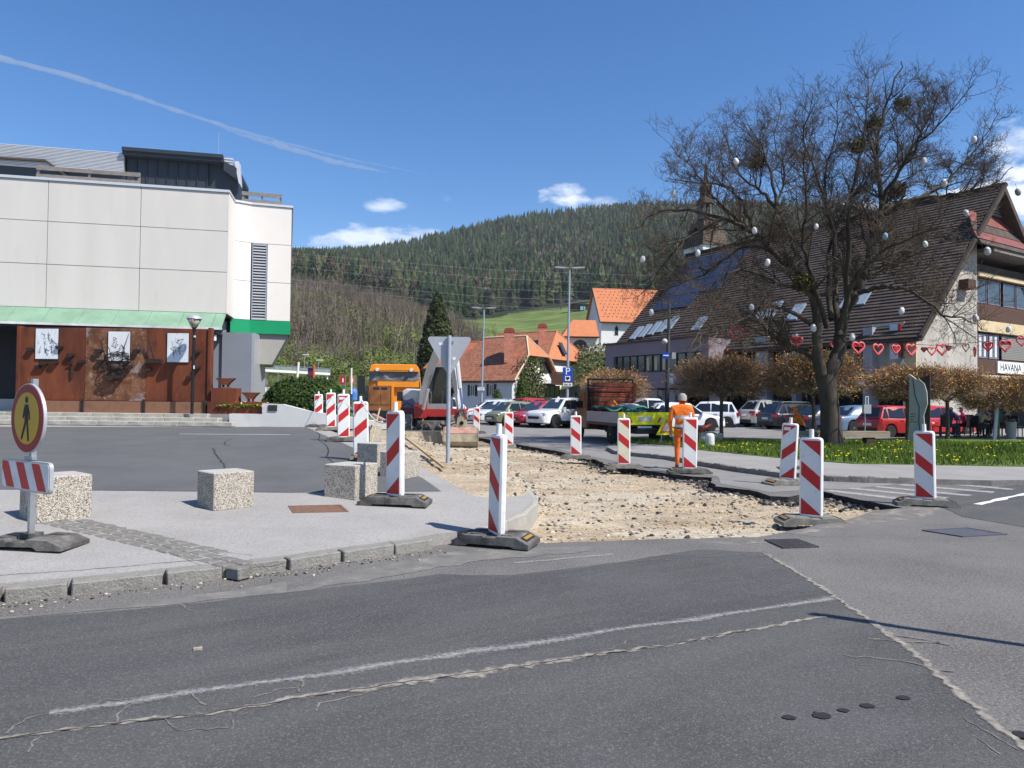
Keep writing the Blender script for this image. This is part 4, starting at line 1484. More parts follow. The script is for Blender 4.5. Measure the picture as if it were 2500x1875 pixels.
mb.fbox(FRo, a0 - .06, a1 + .02, zf0 + (zf1 - zf0) * .5, zf1, -4, .36)
mb.put('fascia', MT['anthracite'], hall, world=True)
mb = MB().fpoly(FRo, [(a1 + .03, zf0 - .35), (rb(578, 430)[0], zf0 - .75), (rb(578, 430)[0], zf0 - .2), (a1 + .03, zf0 + .1)], -4, .1)
mb.put('side_canopy', MT['anthracite'], hall, world=True)
mb = MB().fpoly(FRo, [(rb(572, 400)[0], rb(572, 394)[1]), (rb(583, 400)[0], rb(583, 394)[1]), (rb(588, 400)[0], rb(588, 452)[1]), (rb(583, 430)[0], rb(583, 446)[1])], -.6, .02)
mb.put('end_fascia', bpy.data.materials['coping'], hall, world=True)
mb = MB()
for k in range(3):
 mb.fbox(FRo, a1 + .03, rb(569, 400)[0], zf1 - .12 - .13 * k, zf1 - .04 - .13 * k, -.2, .03)
mb.put('corrugated_cladding', MT['corrugated'], hall, world=True)
q = rb(533, 392, -1)
MB().cyl(FRo.p(q[0], q[1] - .5, -1), FRo.p(q[0], rb(533, 322, -1)[1], -1), .015, .008, 5).put('antenna', MT['galv'], hall, world=True)
FRa = Frame(FB.p(0, 0, -.5)[:2] + (0,), FB.ex[:2])
rl = []
for (u0, u1, Fr, zt) in ((92, 339, FRa, zr[0] + .1), (594, 686, Frame(FC2.p(0, 0, -.5)[:2] + (0,), FC2.ex[:2]), zs[0] + .09)):
 b0, b1 = Fr.hit(u0, 450)[0], Fr.hit(u1, 450)[0]
 for k in range(3):
  a = b0 + (b1 - b0) * k / 2
  MB().fbox(Fr, a - .04, a + .04, zt, zt + .62, -.06, .0).put('railing_post', MT['wood_grey'], hall, world=True)
 for z in (.12, .44):
  MB().fbox(Fr, b0 - .05, b1 + .05, zt + z, zt + z + .16, .002, .04).put('railing_board', MT['wood_grey'], hall, world=True)
b1 = rb(140, 400)[0]
mb = MB().fpoly(FRo, [(-16, rb(0, 392)[1]), (rb(118, 395)[0], rb(118, 395)[1]), (b1 + .6, rb(140, 415)[1] - .35), (b1 + .6, rb(140, 415)[1] - .45), (rb(116, 400)[0], rb(116, 399)[1]), (-16, rb(0, 398)[1])], -1.5, .3)
mb.put('shed_roof', MT['wood_dark'], hall, world=True)
q = FB.p(FB.hit(80, 430)[0], zr[0] + .1, -1.2)
MB().lathe([(.05, 0), (.05, .25), (.08, .3), (.08, .42), (0, .46)], q, 8).put('vent_pipe', MT['white_paint'], hall, world=True)
ZL = .92
FW = Frame((PY(45, 960, 25.95).x, 25.95, 0), (1, 0))
cw = T('corten_relief', 'rusty steel relief wall with three white plaques and iron anvils', 'sculpture', (FW.p(3, 0)[0], 25.8, ZL))
ub = [46, 208, 357, 509]
ab = [FW.hit(u, 900)[0] for u in ub]
zc0, zc1 = FW.hit(280, 978)[1], FW.hit(280, 801)[1]
zcb = ZL
for i in range(3):
 MB().fbox(FW, ab[i] + .008, ab[i + 1] - .008, zc0, zc1, -.12, 0).put('panel', MT['corten_rough' if i == 1 else 'corten'], cw, world=True)
 MB().fbox(FW, ab[i] + .03, ab[i + 1] - .03, zcb, zc0 - .02, -.1, .10).put('base_plate', MT['corten_base'], cw, world=True)
for a in (ab[0] - .06, ab[3] - .01):
 MB().fbox(FW, a, a + .10, zcb, zc1 + .04, -.2, .06).put('edge_post', MT['corten'], cw, world=True)
for a in (ab[1], ab[2], ab[3] - .06):
 mb = MB().fbox(FW, a - .045, a + .045, zcb, zc0 + .06, .101, .15)
 for k in range(4):
  mb.fbox(FW, a - .02, a + .02, zcb + .08 + k * .1, zcb + .11 + k * .1, .151, .17)
 mb.put('bracket', MT['iron_black'], cw, world=True)
for (u0, u1, v0, v1, m) in ((88, 144, 803, 876, 'plaque'), (265, 319, 810, 881, 'plaque_red'), (409, 462, 814, 884, 'plaque')):
 p = FW.hit(u0, v1)
 q = FW.hit(u1, v0)
 fr = MB().fbox(FW, p[0] - .02, q[0] + .02, p[1] - .02, q[1] + .02, .002, .03).put('plaque_frame', MT['iron_black'], cw, world=True)
 MB().fbox(FW, p[0], q[0], p[1], q[1], .031, .045).put('plaque', MT[m], fr, world=True)
 r2 = random.Random(u0)
 mb = MB()
 for k in range(9):
  c = (p[0] + (q[0] - p[0]) * r2.uniform(.25, .8), p[1] + (q[1] - p[1]) * r2.uniform(.2, .75))
  pts_ = [FW.p(c[0] + r2.gauss(0, .06), c[1] + j * .05 * r2.choice((-1, 1)), .047) for j in range(5)]
  mb.tube(pts_, [.003, .008, .01, .006, .002], 4)
 mb.put('ink_strokes', MT['letter_black'], cw, world=True)
def anvil_mb(mb, F, u, v, s=1.0, o=.0):
 a, h = F.hit(u, v)
 mb.fpoly(F, [(a - .13 * s, h + .05 * s), (a + .12 * s, h + .06 * s), (a + .11 * s, h - .01 * s), (a + .06 * s, h - .05 * s), (a - .05 * s, h - .06 * s), (a - .12 * s, h)], o, o + .12 * s)
for k, (u, v, s) in enumerate([(79, 853, 1.1), (148, 849, 1.05), (111, 887, 1.3), (136, 886, 1.1), (95, 896, .95), (175, 868, 1.1), (202, 883, 1), (244, 857, 1.15), (336, 856, 1), (247, 882, 1), (316, 896, 1.2), (365, 902, 1), (484, 860, .9), (484, 898, .9), (465, 921, .9)]):
 mb = MB()
 anvil_mb(mb, FW, u, v, s)
 mb.put('anvil_bracket', MT['iron_black'], cw, world=True)
mb = MB()
a, h = FW.hit(176, 890)
mb.fbox(FW, a - .025, a + .025, h - .5, h + .22, .003, .06)
mb.fbox(FW, a - .12, a + .1, h + .02, h + .05, .061, .09)
mb.put('iron_cross', MT['iron_black'], cw, world=True)
mb = MB()
a, h = FW.hit(281, 921)
mb.fpoly(FW, [(a - .36, h + .04), (a + .36, h + .06), (a + .34, h - .02), (a + .08, h - .06), (a - .05, h - .13), (a - .34, h - .05)], .0, .24)
mb.put('iron_shelf', MT['iron_black'], cw, world=True)
mb = MB()
a, h = FW.hit(379, 881)
mb.fbox(FW, a - .28, a + .30, h - .09, h + .06, .02, .2)
mb.tube([FW.p(a + .02, h + .04, .12), FW.p(a - .16, h + .78, .16)], [.035, .028], 6)
mb.put('hammer', MT['iron_black'], cw, world=True)
mb = MB()
a, h = FW.hit(289, 882)
r2 = random.Random(5)
for k in range(6):
 pts_ = []
 for j in range(19):
  t = 6.283 * j / 18
  pts_.append(FW.p(a + math.cos(t) * (.44 + r2.gauss(0, .03)) + .06 * math.sin(k), h + math.sin(t) * (.27 + r2.gauss(0, .03)) + .07 * math.sin(t + k) + .06 * math.cos(t), .12 + .1 * math.sin(t * 2 + k) + r2.uniform(0, .05)))
 mb.tube(pts_, .014, 4)
for (du, dv) in ((-40, -60), (28, -70), (-60, 20), (40, -10), (10, 30)):
 q = FW.hit(289 + du, 882 + dv)
 mb.tube([FW.p(a + r2.uniform(-.2, .2), h, .1), FW.p((a + q[0]) / 2 + r2.uniform(-.08, .08), (h + q[1]) / 2, .12), FW.p(q[0], q[1], .04)], [.016, .012, .006], 4)
mb.put('wire_ring', MT['iron_black'], cw, world=True)
mb = MB()
a, h = FW.hit(285, 893)
mb.lathe([(0, .02), (.06, .05), (.15, .02), (.19, -.08), (.12, -.2), (.03, -.24)], FW.p(a, h + .02, .12), 9)
mb.put('iron_lump', MT['iron_black'], cw, 180, world=True)
tr = T('corten_trough', 'low rusty steel trough beside the relief wall', 'planter', FW.p(ab[3] + .9, ZL - .02, -.1))
FT = Frame((FW.p(ab[3] + .05, 0, 0)[0], 25.75, 0), (1, 0))
aT = FT.hit(639, 990)[0]
mb = MB().fbox(FT, .02, aT, .9, FT.hit(600, 981)[1], -.55, 0)
mb.put('box', MT['corten'], tr, world=True)
pe = FT.hit(513, 947), FT.hit(576, 981)
ped = MB().fbox(FT, pe[0][0] + .02, pe[1][0], pe[1][1] - .0, pe[0][1], -.5, -.03)
o = ped.put('steel_pedestal', MT['corten'], world=True)
o.location = (0, 0, .002)
tag(o, 'square rusty steel pedestal under the larger anvil', 'pedestal')
def anvil(label, F, u, vb, vt, w_px):
 a, z0 = F.hit(u, vb)
 z1 = F.hit(u, vt)[1]
 w = F.hit(u + w_px / 2, vb)[0] - a
 t = T('anvil_sculpture', label, 'sculpture', F.p(a, z0, -.27), 0, 'rusty anvils')
 H = z1 - z0
 MB().prism([(-w, H), (w, H), (.42 * w, .46 * H), (.36 * w, .3 * H), (-.4 * w, .3 * H), (-.48 * w, .5 * H)], -.09, .09).put('anvil_top', MT['corten'], t)
 for s in (-.26, .22):
  MB().box((s * w, 0, .17 * H), (.14 * w, .12, .262 * H)).put('leg', MT['corten'], t)
 MB().prism([(-.6 * w, 0), (.6 * w, 0), (.5 * w, .04 * H), (-.5 * w, .04 * H)], -.1, .1).put('base', MT['corten'], t)
anvil('larger rusty anvil standing on the square steel pedestal', FT, 544, 946, 923, 48)
anvil('smaller rusty anvil standing at the right end of the steel trough', FT, 606, 981, 958, 44)
st = bpy.data.objects.new('stone_steps', None)
COL.objects.link(st)
tag(st, 'three long rough stone steps below the rusty relief wall', 'steps')
bl = [stone_mesh('step_block', L_, .42, .15, 500 + k, MT['step_stone'], .012, (5, 2, 2)) for k, L_ in enumerate((.78, .92, 1.06))]
for row, (Yf, ue) in enumerate(((24.75, 566), (25.1, 531), (25.45, 506))):
 x1 = PY(ue, 1030, Yf).x
 z = .53 + .13 * (row + 1)
 x = x1
 r2 = random.Random(row)
 while x > -20:
  k = r2.randrange(3)
  L_ = (.78, .92, 1.06)[k]
  o = bpy.data.objects.new('step_block', bl[k])
  COL.objects.link(o)
  o.parent = st
  o.location = (x - L_ / 2, Yf + .21, z - .075)
  x -= L_ + .012
 MB().box(((x1 - 22) / 2, Yf + .24, z - .02), (x1 + 22, .40, .046)).put('tread', MT['tread'], st)
ld = sheet('landing', [(-30, 25.7), (PY(506, 1010, 25.7).x, 25.7), (PY(640, 1010, 25.6).x, 25.6), (PY(640, 1010, 25.6).x, 31), (-30, 31)], ZL, MT['pavement_light'], thick=.5)
FK = Frame((PY(500, 1000, 25.4).x, 25.4, 0), (1, -.02))
def fk_(u, v):
 return FK.hit(u, v)
cwall = T('retaining_wall', 'whitewashed concrete retaining wall that slopes down behind the marker boards', 'wall', (FK.p(3, 0)[0], 25.4, .5))
zb = .45
prof = [(fk_(560, 1010)[0], zb), (fk_(950, 1030)[0], zb), (fk_(950, 1034)[0], fk_(950, 1034)[1]), (fk_(880, 1022)[0], fk_(880, 1022)[1]), (fk_(768, 1006)[0], fk_(768, 1006)[1]), (fk_(745, 1001)[0], fk_(745, 1001)[1]), (fk_(690, 987)[0], fk_(690, 987)[1]), (fk_(640, 985)[0], fk_(640, 985)[1]), (fk_(640, 1010)[0], fk_(640, 1011)[1]), (fk_(560, 1008)[0], fk_(560, 1010)[1])]
MB().fpoly(FK, prof, -.25, 0).put('wall_body', MT['concrete_wall'], cwall, world=True)
p, q = fk_(655, 1003), fk_(677, 989)
MB().fbox(FK, p[0], q[0], p[1], q[1], .003, .03).put('bronze_plaque', MT['bronze'], cwall, world=True)
bedz = lambda x, y: max(.42, 1.12 - .16 * max(0, x + 9.2))
sheet('flower_bed', [(fk_(640, 985)[0] + FK.o.x, 25.62), (fk_(930, 985)[0] + FK.o.x, 25.5), (-4.6, 30), (-6, 36), (-12, 36), (-11, 31.2)], bedz, MT['grass_base'], step=1)
def leaf_cloud(name, n, fn, size, cols, seed, m=None, parent=None, world=True):
 """many small leaf faces; fn(r) gives a point and an outward direction"""
 r = np.random.RandomState(seed)
 V = np.zeros((n * 4, 3))
 CC = np.zeros((n * 4, 3))
 i = 0
 while i < n:
  q = fn(r)
  if q is None:
   continue
  p, d = q
  p = np.array(p, float)
  a = r.normal(size=3)
  d = np.array(d, float) + r.normal(size=3) * .55
  d /= np.linalg.norm(d) + 1e-9
  a = np.cross(d, a)
  a /= np.linalg.norm(a) + 1e-9
  b = np.cross(d, a)
  s = size * r.uniform(.6, 1.4)
  V[4 * i:4 * i + 4] = [p - a * s * .5, p - b * s * .35 + d * s * .1, p + a * s * .5, p + b * s * .35 + d * s * .1]
  c = np.array(cols[r.randint(len(cols))]) * r.uniform(.75, 1.25)
  CC[4 * i:4 * i + 4] = c
  i += 1
 F = np.arange(n * 4).reshape(n, 4)
 o = cloud_mesh(name, V, F, CC, m or FM)
 if parent is not None:
  o.parent = parent
  o.matrix_parent_inverse = wmat(parent).inverted() if world else Matrix.Identity(4)
 return o
hq = PY(748, 975, 28.6)
hd = T('clipped_hedge', 'broad clipped dark green hedge behind the white retaining wall', 'hedge', (hq.x, hq.y, .7))
rx, ry, rz_ = 100 / FPX * 28.6, 1.7, 1.62
def hedge_pt(r):
 d = r.normal(size=3)
 d /= np.linalg.norm(d)
 if d[2] < -.15:
  return None
 e = np.sign(d) * np.abs(d) ** .8
 k = r.uniform(.9, 1.03) + .05 * noise.noise(Vector(d * 4))
 return (hq.x + e[0] * rx * k, hq.y + e[1] * ry * k, .7 + max(0, e[2]) * rz_ * k), d
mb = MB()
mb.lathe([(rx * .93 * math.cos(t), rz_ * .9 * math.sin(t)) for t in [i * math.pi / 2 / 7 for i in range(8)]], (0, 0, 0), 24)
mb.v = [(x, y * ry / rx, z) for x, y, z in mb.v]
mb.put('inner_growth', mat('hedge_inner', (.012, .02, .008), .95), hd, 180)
leaf_cloud('foliage', 12000, hedge_pt, .10, [(.030, .058, .014), (.045, .078, .018), (.02, .04, .012), (.06, .09, .022)], 5, parent=hd)
def bed_pt(zo):
 def f(r):
  x, y = r.uniform(-10.6, -4.5), 25.66 + 2.2 * r.random_sample() ** 1.3
  return (x, y, bedz(x, y) + zo * r.uniform(.3, 1)), (0, -.2, 1)
 return f
o = leaf_cloud('bed_grass', 5000, bed_pt(.16), .10, [(.10, .16, .025), (.13, .19, .03), (.08, .12, .02)], 6)
o['kind'] = 'stuff'
tag(o, 'fresh grass along the top of the white retaining wall', 'grass')
o = leaf_cloud('bed_flowers', 260, bed_pt(.26), .075, [(.75, .62, .02), (.78, .70, .05), (.7, .7, .6)], 7)
o['kind'] = 'stuff'
tag(o, 'yellow spring flowers above the white retaining wall', 'flowers')
lq = PY(470, 1008, 25.35)
lp = T('lamp_post', 'black post with a conical glass lantern before the rusty relief wall', 'street lamp', (lq.x, 25.30, ZL))
H = PY(474, 768, 25.30).z - ZL
MB().cyl((0, 0, 0), (.02, 0, H - .55), .055, .05, 10).put('post', MT['black_paint'], lp, 40)
MB().lathe([(.03, 0), (.06, .04), (.06, .12), (.09, .16)], (.02, 0, H - .62), 12).put('collar', MT['dark_metal'], lp, 40)
MB().lathe([(.09, 0), (.245, .30)], (.02, 0, H - .46), 20).put('lantern_glass', mat('lantern', (.34, .30, .24), .15, spec=.8, var=.2, vs=5), lp, 180)
MB().lathe([(.265, 0), (.26, .03), (.17, .115), (.06, .15), (0, .155)], (.02, 0, H - .16), 20).put('lantern_cap', MT['alu_grey'], lp, 50)
mb = MB()
for a in range(4):
 mb.tube([(.02 + .095 * math.cos(a * 1.57), .095 * math.sin(a * 1.57), H - .46), (.02 + .25 * math.cos(a * 1.57), .25 * math.sin(a * 1.57), H - .16)], .008, 4)
mb.put('lantern_ribs', MT['dark_metal'], lp)
mb = MB().box((.07, -.05, H - .78), (.06, .03, .06)).box((.07, -.06, 1.65), (.03, .04, .12))
mb.put('junction_box', MT['white_plastic'], lp)
bq = PY(710, 905, 72)
br = T('footbridge', 'white raised walkway with glass railing on slim columns', 'bridge', (bq.x, 72, 0))
BA, BB = PY(560, 896, 70), PY(806, 910, 74)
FBR = Frame((BA.x, BA.y, 0), (BB - BA)[:2])
Lb = (BB - BA).length
zdk = lambda t: BA.z + (BB.z - BA.z) * t
mb = MB()
for o0, o1 in ((-2.2, 0),):
 k = len(mb.v)
 for t in (0, 1):
  for o_, h in ((o0, -.26), (o1, -.26), (o1, 0), (o0, 0)):
   mb.v.append(tuple(FBR.p(Lb * t, zdk(t) + h, o_)))
 for q in ((0, 1, 2, 3), (7, 6, 5, 4), (0, 4, 5, 1), (1, 5, 6, 2), (2, 6, 7, 3), (3, 7, 4, 0)):
  mb.f.append(q)
  mb.m.append(0)
mb.put('deck', MT['white_paint'], br, world=True)
for k in range(17):
 t = k / 16
 MB().fbox(FBR, Lb * t - .03, Lb * t + .03, zdk(t), zdk(t) + .42, -.06, 0).put('railing_post', MT['galv'], br, world=True)
mb = MB()
mb.tube([FBR.p(0, zdk(0) + .43, 0), FBR.p(Lb, zdk(1) + .43, 0)], .025, 5)
mb.put('handrail', MT['galv'], br, world=True)
mb = MB().face([FBR.p(0, zdk(0) + .05, -.03), FBR.p(Lb, zdk(1) + .05, -.03), FBR.p(Lb, zdk(1) + .4, -.03), FBR.p(0, zdk(0) + .4, -.03)])
mb.put('glass_panel', mat('rail_glass', (.45, .55, .55), .1, alpha=.45, spec=.6), br, world=True)
for u in (651, 682, 711, 741, 770, 803):
 a = FBR.hit(u, 915)[0]
 MB().fbox(FBR, a - .1, a + .1, -.2, zdk(a / Lb) - .26, -1.2, -1.0).put('column', MT['white_paint'], br, world=True)
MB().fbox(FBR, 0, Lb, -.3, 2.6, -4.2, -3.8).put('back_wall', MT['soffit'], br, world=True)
def pole_at(name, label, cat, u, v0, v1, Y, r, m, extra=None, lean=0):
 a, b = PY(u, v1, Y), PY(u + lean, v0, Y)
 t = T(name, label, cat, a)
 MB().tube([(0, 0, 0), tuple(b - a)], r, 8).put('pole', m, t, 40)
 return t, b - a
t, b = pole_at('leaning_post', 'white leaning post in front of the raised walkway', 'post', 725, 884, 930, 45, .07, MT['white_paint'], lean=4)
for (u, v0, v1, lab) in ((743, 866, 900, 'thin far lamp mast rising above the walkway railing'), (777, 879, 930, 'thin far lamp mast with a flat head right of the totem sign')):
 t, b = pole_at('lamp_mast', lab, 'street lamp', u, v0, v1, 78, .05, MT['galv'])
 MB().box(b + Vector((.15, 0, 0)), (.7, .2, .08)).put('lamp_head', MT['white_paint'], t)
q = PY(758, 930, 60)
t = T('totem_sign', 'dark blue and orange totem sign below the walkway', 'sign', q)
MB().box((0, 0, .75), (.42, .2, 1.1)).put('body', mat('totem_blue', (.03, .02, .08), .4), t)
MB().box((0, -.102, .62), (.36, .004, .35)).put('red_field', mat('totem_red', (.20, .03, .06), .4), t)
MB().box((.27, .02, .8), (.1, .2, 1.15)).put('orange_edge', mat('totem_orange', (.6, .13, .03), .4), t)
text('lettering', 'AVTO', .12, MT['letter_white'], t, Matrix.Translation((0, -.106, 1.15)) @ FRONT)
for s in (-.12, .12):
 MB().box((s, 0, .1), (.05, .05, .2)).put('leg', MT['galv'], t)
for (u, lab, c) in ((836, 'narrow red advertising banner on a pole behind the marker boards', (.45, .03, .03)), (859, 'faded orange banner right of the red one', (.5, .17, .09))):
 q = PY(u, 938, 55)
 t = T('banner', lab, 'banner', q, 0, 'advertising banners')
 w = .2 if u < 850 else .19
 MB().box((0, 0, .33), (2 * w, .02, .66)).put('cloth', mat('banner_%d' % u, c, .7, var=.15, vs=4), t)
 MB().cyl((w + .03, 0, -.6), (w + .03, 0, .7), .025).put('pole', MT['galv'], t)
 MB().box((w * .2, -.012, .3), (w * .5, .004, .3)).put('white_mark', MT['letter_white'], t)
t, b = pole_at('marker_pole', 'white slim pole behind the marker boards left of the orange lorry', 'pole', 858, 899, 962, 31, .035, MT['white_paint'])
q = PY(863, 972, 33)
t = T('blue_barrel', 'pale blue plastic barrel left of the orange lorry', 'barrel', q)
mb = MB().lathe([(.17, 0), (.18, .05), (.17, .1), (.18, .14), (.175, .26), (.185, .3), (.175, .42), (.15, .48), (.05, .52), (.05, .6), (0, .6)], (0, 0, -.1), 14)
mb.put('body', mat('barrel_blue', (.09, .22, .55), .4, var=.1, vs=5), t, 40)
for k, (u, v, w) in enumerate(((880, 958, .5), (898, 962, .6), (890, 948, .45))):
 q = PY(u, v + 12, 36)
 o = bpy.data.objects.new('concrete_lump', stone_mesh('concrete_lump', w, .5, .6, 600 + k, MT['stone_pale'], .06))
 COL.objects.link(o)
 o.location = (q.x, q.y, q.z + .1)
 tag(o, ['pale broken concrete lump just right of the blue barrel', 'pale concrete lump tucked against the lorry mirror', 'topmost of the broken concrete lumps by the lorry'][k], 'rubble lump', 'broken concrete lumps')
t, b = pole_at('round_sign', 'grey back of a small round traffic sign seen past the grey wall', 'traffic sign', 647, 938, 962, 40, .02, MT['galv'])
MB().lathe([(.0, -.01), (.17, -.01), (.17, .01), (0, .01)], b + Vector((0, -.04, .1)), 16, axis='y').put('disc', MT['alu_grey'], t, 40)
pts = []
r = np.random.RandomState(77)
for i in range(26):
 u, Y = r.uniform(650, 735), r.uniform(62, 68)
 x = (u - 1250) / FPX * Y
 V, F = GU[r.randint(4)]
 pts.append((V, F, x, Y, -.3, r.uniform(1.6, 2.9), 1, [(.34, .30, .05), (.22, .23, .06), (.14, .17, .05)][r.randint(3)]))
scatter('forsythia', 'yellow green shrubs under the white walkway', 'shrubs', pts, FM)
def tilemat(name, col, row=.22, var=.25, vs=6, bump=.8, patches=None):
 m = mat(name, col, .8, var=var, vs=vs, stain=patches)
 nt = m.node_tree
 b = nt.nodes['Principled BSDF']
 L = nt.links.new
 tcn = nt.nodes.new('ShaderNodeTexCoord')
 sp = nt.nodes.new('ShaderNodeSeparateXYZ')
 L(tcn.outputs['Object'], sp.inputs[0])
 def mth(op, a, bb):
  n = nt.nodes.new('ShaderNodeMath')
  n.operation = op
  for i, q in enumerate((a, bb)):
   if isinstance(q, (int, float)):
    n.inputs[i].default_value = q
   else:
    L(q, n.inputs[i])
  return n.outputs[0]
 fr = mth('FRACT', mth('DIVIDE', sp.outputs[2], row), 0)
 nn = nt.nodes.new('ShaderNodeTexNoise')
 nn.inputs['Scale'].default_value = 5
 L(tcn.outputs['Object'], nn.inputs['Vector'])
 bn = nt.nodes.new('ShaderNodeBump')
 bn.inputs['Strength'].default_value = bump
 bn.inputs['Distance'].default_value = .05
 L(mth('ADD', mth('MULTIPLY', fr, -1.0), mth('MULTIPLY', nn.outputs[0], .6)), bn.inputs['Height'])
 L(bn.outputs[0], b.inputs['Normal'])
 return m
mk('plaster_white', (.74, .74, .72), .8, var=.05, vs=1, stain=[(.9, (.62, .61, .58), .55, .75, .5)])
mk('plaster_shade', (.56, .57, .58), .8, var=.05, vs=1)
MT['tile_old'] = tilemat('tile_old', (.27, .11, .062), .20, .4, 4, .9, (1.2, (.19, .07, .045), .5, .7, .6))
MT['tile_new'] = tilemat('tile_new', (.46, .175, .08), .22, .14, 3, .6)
MT['tile_church'] = tilemat('tile_church', (.47, .17, .075), .25, .10, 2, .4)
mk('verge', (.62, .47, .34), .8, var=.15, vs=4)
mk('shutter', (.035, .025, .022), .6, var=.2, vs=8)
mk('window_glass', (.03, .04, .05), .08, spec=.7)
mk('chimney_red', (.30, .055, .04), .7, var=.2, vs=5)
mk('chimney_brick', (.50, .20, .13), .85, var=.25, vs=6)
mk('wood_brown', (.085, .045, .03), .85, var=.3, vs=6, stretch=(4, 4, .6), bump=.3, bs=30)
def slab(mb, pts, th):
 """a thick roof plane from a planar outline"""
 P = [Vector(p) for p in pts]
 n = (P[1] - P[0]).cross(P[2] - P[0]).normalized()
 if n.z < 0:
  n = -n
 k = len(mb.v)
 N = len(P)
 for q in P:
  mb.v.append(tuple(q))
 for q in P:
  mb.v.append(tuple(q - n * th))
 mb.f.append(tuple(range(k, k + N)))
 mb.f.append(tuple(range(k + 2 * N - 1, k + N - 1, -1)))
 mb.m += [0, 0]
 for i in range(N):
  j = (i + 1) % N
  mb.f.append((k + i, k + N + i, k + N + j, k + j))
  mb.m.append(0)
 return mb
def window(F, a0, a1, h0, h1, parent, fm, shut=0, o=.0, bars=1, gm=None):
 fr = MB()
 t = .06
 for x in ((a0, a1, h0, h0 + t), (a0, a1, h1 - t, h1), (a0, a0 + t, h0 + t, h1 - t), (a1 - t, a1, h0 + t, h1 - t)):
  fr.fbox(F, *x, o + .002, o + .05)
 for k in range(bars):
  a = a0 + (a1 - a0) * (k + 1) / (bars + 1)
  fr.fbox(F, a - t * .4, a + t * .4, h0 + t, h1 - t, o + .002, o + .045)
 w = fr.put('window', fm, parent, world=True)
 MB().fbox(F, a0 + t, a1 - t, h0 + t, h1 - t, o + .001, o + .02).put('pane', gm or MT['window_glass'], w, world=True)
 if shut:
  for x0, x1 in ((a0 - shut, a0 - .01), (a1 + .01, a1 + shut)):
   MB().fbox(F, x0, x1, h0, h1, o + .004, o + .06).put('shutter', MT['shutter'], w, world=True)
 return w
def house(label, K, s, g, L, Wd, ze, zr_, hip0, zh, hipL, tile, tile2, wallm, over=.45, zb=-.5):
 s, g, K = Vector((*s, 0)).normalized(), Vector((*g, 0)).normalized(), Vector((K[0], K[1], 0))
 t = T('house', label, 'house', (K.x, K.y, 0))
 U = Vector((0, 0, 1))
 pr = [(p.x, p.y) for p in (K, K + g * Wd, K + g * Wd + s * L, K + s * L)]
 MB().prism(pr, zb, ze - .05, 'xy').put('wall', wallm, t, world=True)
 mid = Wd / 2
 slope = (zr_ - ze) / mid
 x = (zh - ze) / slope
 gp = [K + U * (ze - .05), K + g * Wd + U * (ze - .05), K + g * (Wd - x) + U * (zh - .1), K + g * x + U * (zh - .1)]
 mb = MB()
 k = len(mb.v)
 for off in (0, .3):
  for p in gp:
   mb.v.append(tuple(p + s * (off + .01)))
 mb.f += [(0, 1, 2, 3), (7, 6, 5, 4), (0, 4, 5, 1), (1, 5, 6, 2), (2, 6, 7, 3), (3, 7, 4, 0)]
 mb.m += [0] * 6
 if zh > ze + .3:
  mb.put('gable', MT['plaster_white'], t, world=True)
 ov = -s * over
 ez = ze - over * slope * .6
 e0, e1 = K - g * over * .6 + ov + U * ez, K - g * over * .6 + s * (L + over) + U * ez
 f0, f1 = K + g * (Wd + over * .6) + ov + U * ez, K + g * (Wd + over * .6) + s * (L + over) + U * ez
 r0, r1 = K + g * mid + s * hip0 + U * zr_, K + g * mid + s * (L - hipL) + U * zr_
 if zh > ze + .3:
  h0, h1 = K + g * x + ov + U * zh, K + g * (Wd - x) + ov + U * zh
  A_ = [e0, e1, r1, r0, h0]
  B_ = [f0, h1, r0, r1, f1]
 else:
  h0, h1 = e0, f0
  A_ = [e0, e1, r1, r0]
  B_ = [f0, r0, r1, f1]
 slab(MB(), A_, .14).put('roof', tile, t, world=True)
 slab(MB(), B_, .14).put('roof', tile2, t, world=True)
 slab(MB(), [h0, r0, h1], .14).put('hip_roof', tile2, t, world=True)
 if hipL > .2:
  slab(MB(), [e1, f1, r1], .14).put('hip_roof', tile, t, world=True)
 mb = MB()
 for a, b in ((e0, h0), (h0, r0), (r0, h1), (h1, f0), (r0, r1)):
  if (a - b).length > .1:
   mb.tube([a + U * .02, b + U * .02], .075, 5)
 mb.put('ridge_tiles', MT['verge'] if zh > ze + .3 else tile2, t, world=True)
 mb = MB()
 mb.tube([e0 - U * .12, e1 - U * .12], .06, 6)
 mb.put('gutter', MT['shutter'], t, world=True)
 return t
def chimney(parent, p, w, h, m1, m2):
 c = MB().box((p.x, p.y, p.z + h / 2 - .5), (w, w, h + 1)).put('chimney', m1, parent, world=True)
 mb = MB()
 mb.prism([(-w * .55, 0), (w * .55, 0), (w * .55, .18), (w * .42, .34), (w * .2, .4), (-w * .2, .4), (-w * .42, .34), (-w * .55, .18)], -w * .54, w * .54)
 mb.v = [(x + p.x, y + p.y, z + p.z + h) for x, y, z in mb.v]
 mb.put('chimney_cap', m2, c, world=True)
K1 = (0.0, 60.0)
s1, g1 = (-.85, .53), (.53, .85)
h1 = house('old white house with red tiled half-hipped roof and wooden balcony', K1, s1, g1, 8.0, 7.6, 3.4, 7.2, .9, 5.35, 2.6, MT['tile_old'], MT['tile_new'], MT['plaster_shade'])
chimney(h1, PY(1243, 858, 62.2), .85, 1.62, MT['chimney_brick'], MT['chimney_red'])
FS1 = Frame((K1[0] + s1[0] * 8, K1[1] + s1[1] * 8, 0), (-s1[0], -s1[1]))
FG1 = Frame((K1[0], K1[1], 0), g1)
for (u0, u1, v0, v1) in ((1148, 1160, 940, 967), (1194, 1206, 938, 967)):
 p, q = FS1.hit(u0, v1), FS1.hit(u1, v0)
 window(FS1, p[0], q[0], p[1], q[1], h1, MT['plaster_shade'], .24)
